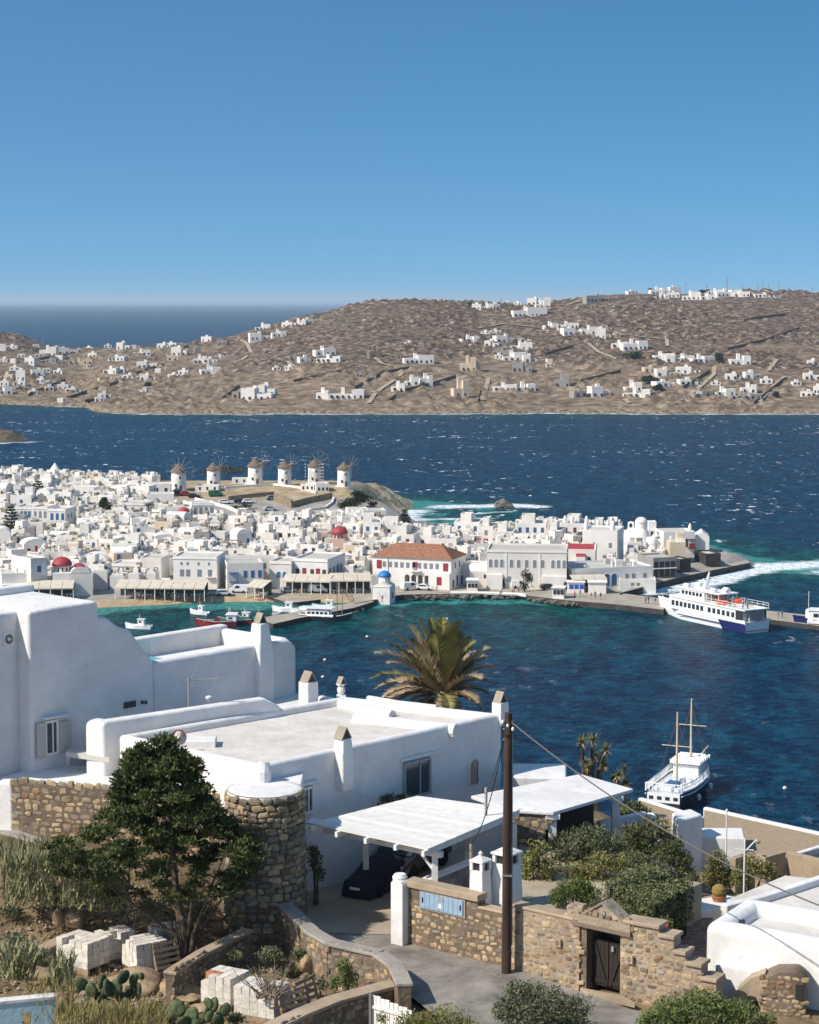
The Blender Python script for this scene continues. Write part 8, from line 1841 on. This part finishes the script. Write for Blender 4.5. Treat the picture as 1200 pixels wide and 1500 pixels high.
def block_stack(label,px,py,yaw,nx,ny,nz,seed,orange=0):
 r=random.Random(seed);p=at_z(px,py,48.85);o=thing('block_stack',label,'brick stack',p,radians(yaw),'stacks of pale building blocks on pallets');bw,bd,bh=.30,.28,.23
 for i in range(3):MB().box(-nx*bw/2,-.05,-.25,nx*bw/2,.05,.05).build('pallet_runner',PALW,o).location.y=(i-1)*(ny*bd/2-.06)
 for k in range(nz):
  for i in range(nx):
   for j in range(ny):
    if 0<i<nx-1 and 0<j<ny-1 and k<nz-1:continue
    if k==nz-1 and r.random()<.06:continue
    b=link('block',BLKO if orange and k==nz-1 and i<2 and j==1 else BLK,o);b.location=((i-(nx-1)/2)*bw+r.uniform(-.008,.008),(j-(ny-1)/2)*bd+r.uniform(-.008,.008),.06+bh*(k+.5));b.scale=(bw-.012-(.03*r.random()if k==nz-1 else 0),bd-.012-(.04*r.random()if k==nz-1 else 0),bh-.008);b.rotation_euler.z=r.uniform(-.04,.04)*(1 if k==nz-1 else.3)
block_stack('wide stack of pale blocks nearest the concrete-capped wall',122,1412,-35,5,4,4,1)
block_stack('stack of pale blocks joined to the wide stack',168,1402,40,4,3,4,2)
block_stack('pale block stack with a pallet leaning on its side',212,1415,35,4,4,4,3)
block_stack('pale block stack under the conifer branches',246,1394,30,4,3,4,4)
block_stack('lower block stack with orange bricks on top',330,1466,-30,4,4,4,5,1)
block_stack('lower block stack half buried under dead branches',384,1484,-25,5,4,4,6)
def pallet(label,px,py,yaw,tilt,z=48.9):
 p=at_z(px,py,z);o=thing('wooden_pallet',label,'pallet',p,radians(yaw),'loose wooden pallets');tl=Matrix.Rotation(radians(tilt),4,'X')
 for i in range(5):b=MB().box(-.5,-.01-.011,i*.2,.5,.01,i*.2+.11,tl);b.build('slat',PALW,o)
 for i in range(3):b=MB().box(-.05+(i-1)*.45,.012,0,.05+(i-1)*.45,.10,.92,tl);b.build('runner',PALW,o)
pallet('wooden pallet leaning on the block stack by the low stone wall',248,1418,38,-18);pallet('wooden pallet propped beside the conifer trunk',284,1396,32,-12)
pallet('pallet with splayed slats leaning beside the dead branches',436,1494,38,-25);pallet('wooden pallet lying behind the splayed one',456,1474,55,-20)
r=random.Random(15);p=at_z(392,1458,49.7);o=thing('brushwood_pile','heap of bare dead branches on the lower block stack','branches',p)
DEAD=mat('dead_wood',(.30,.24,.18),.9,.2,noise_amt=.35,noise_scale=6)
for i in range(42):
 a=r.uniform(0,2*pi);l=r.uniform(.5,1.25);d=Vector((cos(a)*.75+.25,sin(a)*.5,r.uniform(.25,1.1))).normalized();s=Vector((r.uniform(-.35,.35),r.uniform(-.3,.3),-.05));m_=s+d*l*.55+Vector((r.uniform(-.08,.08),r.uniform(-.08,.08),0));e=s+d*l+Vector((r.uniform(-.15,.15),0,r.uniform(-.1,.15)))
 q=MB();q.tube([s,m_,e],[.024,.016,.006],5);f=m_+(d+Vector((r.uniform(-.6,.6),r.uniform(-.6,.6),.2)))*.28;q.tube([m_,f],[.012,.004],4);q.build('branch',DEAD,o)
BOUL=mat('tan_boulder',(.42,.30,.18),.95,.2,col2=(.24,.17,.105),noise_scale=2,bump=.9,bump_scale=6,coords='World',detail=9)
BM=[rock_mesh(20+i,BOUL,3)for i in range(4)]
for lb,px,py,sx,sy,sz,z in(('big tan boulder in front of the block stacks',200,1440,1.25,.9,.42,48.75),('second tan boulder joined to the big one',262,1452,.9,.7,.35,48.7),('small boulder at the edge of the reeds',108,1348,.5,.35,.3,49.9),('pale upright stone at the foot of the reeds',84,1345,.2,.16,.32,50.0),('flat stone step beside the low stone wall',272,1462,.5,.4,.12,48.8),('flat stone step below the first one',300,1476,.45,.35,.12,48.75),('boulder on the dry bank',60,1430,.6,.5,.3,48.9),('boulder beside the dark agave',75,1468,.7,.5,.28,48.7),('rounded stone under the conifer',222,1352,.5,.4,.3,49.2),('second rounded stone under the conifer',212,1362,.35,.3,.25,49.1),('round grey boulder under the shaded garden wall',472,1420,.28,.2,.28,49.2),('second grey boulder under the shaded garden wall',452,1412,.3,.2,.3,49.2)):
 o=link('boulder',BM[int(px)%4]);o.location=at_z(px,py,z);o.scale=(sx,sy,sz);o.rotation_euler.z=px*.37;tag(o,lb,'boulder');o.data.polygons.foreach_set('use_smooth',[True]*len(o.data.polygons))
for lb,px,py,h in(('thin cane stake at the edge of the reeds',91,1356,1.6),('thin cane stake in the walled garden corner',478,1440,1.0)):
 p=at_z(px,py,49.3);b=MB();b.tube([(0,0,-.4),(.02,0,h)],.018,5);o=b.build('cane_stake',PALW);o.location=p;tag(o,lb,'stake')
P=at_z(80,1462,50.3);bw=thing('pale_blue_wall','pale blue wall end with white coping and a small square opening','wall',(P.x-1,P.y,48));u_=unit((P.x-3,P.y-.9),(P.x,P.y));O_b=(P.x,P.y)
zt_=50.25
s_=[zat(a,c,O_b,u_)for a,c in[(32,1484),(46,1484),(46,1530),(32,1530)]]
for a0,a1,z0,z1 in((-3.2,s_[0][0],46.5,zt_),(s_[1][0],0,46.5,zt_),(s_[0][0],s_[1][0],s_[0][1],zt_),(s_[0][0],s_[1][0],46.5,s_[2][1])):
 b=MB();sheet(b,O_b,u_,[(a0,z0),(a1,z0),(a1,z1),(a0,z1)],.3);wbuild(b,'wall',mat('pale_blue_render',(.42,.60,.66),.85,.2,noise_amt=.08,noise_scale=2,coords='World',bump=.3,bump_scale=6),bw)
b=MB();sheet(b,O_b,u_,[(-3.2,zt_),(.02,zt_),(.02,zt_+.12),(-3.2,zt_+.12)],.36,-.03);wbuild(b,'coping',PL,bw,.02)
P0,P1=at_y(545,1458,62.2),at_y(604,1474,61.2);fz=P0.z;fn=thing('white_fence','short white plank fence beside the garden wall end','fence',(P0.x,P0.y,48.2));u_=unit(P0,P1);L_=(P1-P0).to_2d().length
for i in range(9):
 a0,a1=L_*i/9,L_*(i+.86)/9;b=MB();sheet(b,(P0.x,P0.y),u_,[(a0,46.8),(a1,46.8),(a1,fz-.02*i+.03*(i%2)),(a0,fz-.02*i+.03*(i%2))],.04);wbuild(b,'plank',TIMB,fn)
for z in(fz-1.2,fz-.4):b=MB();sheet(b,(P0.x,P0.y),u_,[(-.03,z),(L_,z),(L_,z+.09),(-.03,z+.09)],.05,-.05);wbuild(b,'rail',TIMB,fn)
b=MB();b.box(P0.x-.1,P0.y-.1,46.8,P0.x-.02,P0.y,fz+.05);wbuild(b,'post',IRON,fn)
def norfolk(label,px,pbase,ptop,wpx):
 p=tp(px,pbase);k=p.y/FPX;H=(pbase-ptop)*k/.99;W=wpx*k/2;r=random.Random(int(px));o=thing('norfolk_pine',label,'tree',(p.x,p.y,town_h(p.x,p.y)),group='tall tiered pines of the town');MB().tube([(0,0,-.5),(0,0,H)],[.25,.05],7).build('trunk',BARK,o);b=MB();n=9
 for t in range(n):
  z=H*(.18+.80*t/n);R_=W*(1-.82*t/n)*r.uniform(.85,1.1)
  for j in range(7):
   a=2*pi*j/7+t*.4;e=Vector((cos(a)*R_,sin(a)*R_,z+R_*.18));b.tube([(0,0,z),e],[.06,.02],4)
   for q in range(16):f=.25+.75*q/15;leaves(b,Vector((0,0,z)).lerp(e,f),.28,.28,.16,5,.22,r,.5)
 b.build('crown',GREENF,o)
norfolk('tiered pine among the roofs below the cone mill',57,742,702,32);norfolk('tiered pine beside the dark bushes near the cream mansions',17,788,738,36);norfolk('tiered pine in front of the plain tall block',153,754,727,30);norfolk('tiered pine by the turquoise bay behind the town hall',593,778,744,26)
def tbush(label,blobs,name='town_tree',m=None,leaf=.34,dens=1.0):
 p=tp(blobs[0][0],blobs[0][1]+blobs[0][3]);r=random.Random(int(blobs[0][0]));g=town_h(p.x,p.y);o=thing(name,label,'tree',(p.x,p.y,g),group='dark trees and bushes of the town');b=MB()
 for q in blobs:c=at_y(q[0],q[1],p.y)-o.location;k=p.y/FPX;leaves(b,c,q[2]*k,q[2]*k*.8,q[3]*k,int(q[2]*q[3]*3.0*dens),leaf,r,.2)
 b.build('crown',m or GREENF,o);MB().tube([(0,0,-.6),(0,0,1.5)],[.2,.12],6).build('trunk',BARK,o)
tbush('dark tree mass at the cream mansions',[(12,778,18,12),(30,785,16,10),(45,790,12,7)]);tbush('olive bush in front of the cream mansions',[(85,772,14,9),(102,772,12,9)]);tbush('dark spreading tree in the middle of the roofs',[(318,778,14,10),(330,784,12,7),(306,786,9,5)])
tbush('round plane tree in front of the school',[(768,858,9,10),(771,842,10,11),(776,848,8,8)],leaf=.26);tbush('dark clipped bush beside the vaulted house',[(721,822,9,5),(728,824,6,4)]);tbush('dark tree beside the quay canopy',[(832,858,8,8),(838,861,7,6)])
tbush('grey-brown scrub behind the windmills',[(300,690,14,6),(332,688,18,9),(350,690,14,7)],m=mat('brown_scrub',(.10,.085,.05),.9,.1,noise_amt=.4,noise_scale=1,coords='World'));tbush('low scrub behind the first windmill',[(232,700,16,5),(200,702,18,4)],m=MATS['brown_scrub'])
tbush('wide green mound of bushes at the foot of the headland',[(516,735,22,9),(532,730,18,8),(505,740,14,6),(524,724,14,7),(546,738,10,5)],name='bush_mound',dens=1.6);tbush('dark shrubs along the road from the car park',[(360,740,14,6),(345,744,10,5),(318,754,12,5)]);tbush('dark trees behind the roofs right of the cone mill',[(122,700,14,6),(140,703,12,6),(110,697,6,4)]);tbush('palm-like tree behind the roofs at the left edge of town',[(8,690,8,7)])
tbush('small dark tree on the roofs near the pink church',[(356,764,8,6),(400,812,9,4)]);tbush('green bush between roofs near the red-shuttered house',[(395,806,8,5)]);tbush('dark tree among roofs above the balcony house',[(330,808,7,4)])
p=tp(218,768);o=thing('town_palm','small palm standing among the roofs','palm',(p.x,p.y,town_h(p.x,p.y)));MB().tube([(0,0,-.5),(0,0,5.5)],[.22,.16],7).build('trunk',BARK,o);r=random.Random(3)
for i in range(16):
 a=2*pi*i/16;e=r.uniform(-.3,.9);b=MB();pts=[Vector((0,0,5.5)),Vector((cos(a)*1.0,sin(a)*1.0,5.9+e*.6)),Vector((cos(a)*1.9,sin(a)*1.9,5.4+e))];b.tube(pts,[.06,.05,.02],4)
 for k in range(8):
  q=pts[0].lerp(pts[1],k/4)if k<4 else pts[1].lerp(pts[2],(k-4)/4)
  for sg in(-1,1):b.add([q,q+Vector((-sin(a)*sg*.45,cos(a)*sg*.45,-.2)),q+Vector((cos(a)*.15,sin(a)*.15,0))],[(0,1,2)])
 b.build('frond',GREENF,o)
def litter():
 r=random.Random(90);b=MB();g=MB()
 def okp(x,y):return(x<-1.2 and y<77)and not(-1.5<x)
 for i in range(2600):
  px,py=r.uniform(-10,560),r.uniform(1285,1500);p=at_h(px,py,near_h,56,82,60)
  if p is None or p.x>-1.0 or(p.y>72 and p.x>-7):continue
  s=r.uniform(.03,.12)*(2 if r.random()<.06 else 1);z=near_h(p.x,p.y)+.05
  vs=[(p.x+s*cos(a)*r.uniform(.7,1.2),p.y+s*sin(a)*r.uniform(.7,1.2),z)for a in(0,1.2,2.5,3.8,5.0)];b.add(vs+[(p.x,p.y,z+s*.8)],[(k,(k+1)%5,5)for k in range(5)])
 for i in range(5200):
  px,py=r.uniform(-10,540),r.uniform(1285,1500);p=at_h(px,py,near_h,56,82,60)
  if p is None or p.x>-1.0 or(p.y>72 and p.x>-7):continue
  if fbm(p.x*.7,p.y*.7,3,2)<-.05:continue
  a=r.uniform(0,6.28);l=r.uniform(.12,.34);z=near_h(p.x,p.y)+.02;wv=Vector((-sin(a),cos(a),0))*.012;P0=Vector((p.x,p.y,z));g.add([P0-wv,P0+wv,P0+Vector((cos(a)*l*.5,sin(a)*l*.5,l))],[(0,1,2)])
 o=b.build('loose_stones',mat('rubble_stone',(.36,.28,.19),.95,.1,col2=(.18,.14,.10),noise_scale=3,coords='World'));tag(o,'loose rubble strewn over the dry garden soil','rubble',kind='stuff')
 o=g.build('dry_weeds',STRAW);tag(o,'thin dry weeds over the garden soil','weeds',kind='stuff')
litter()
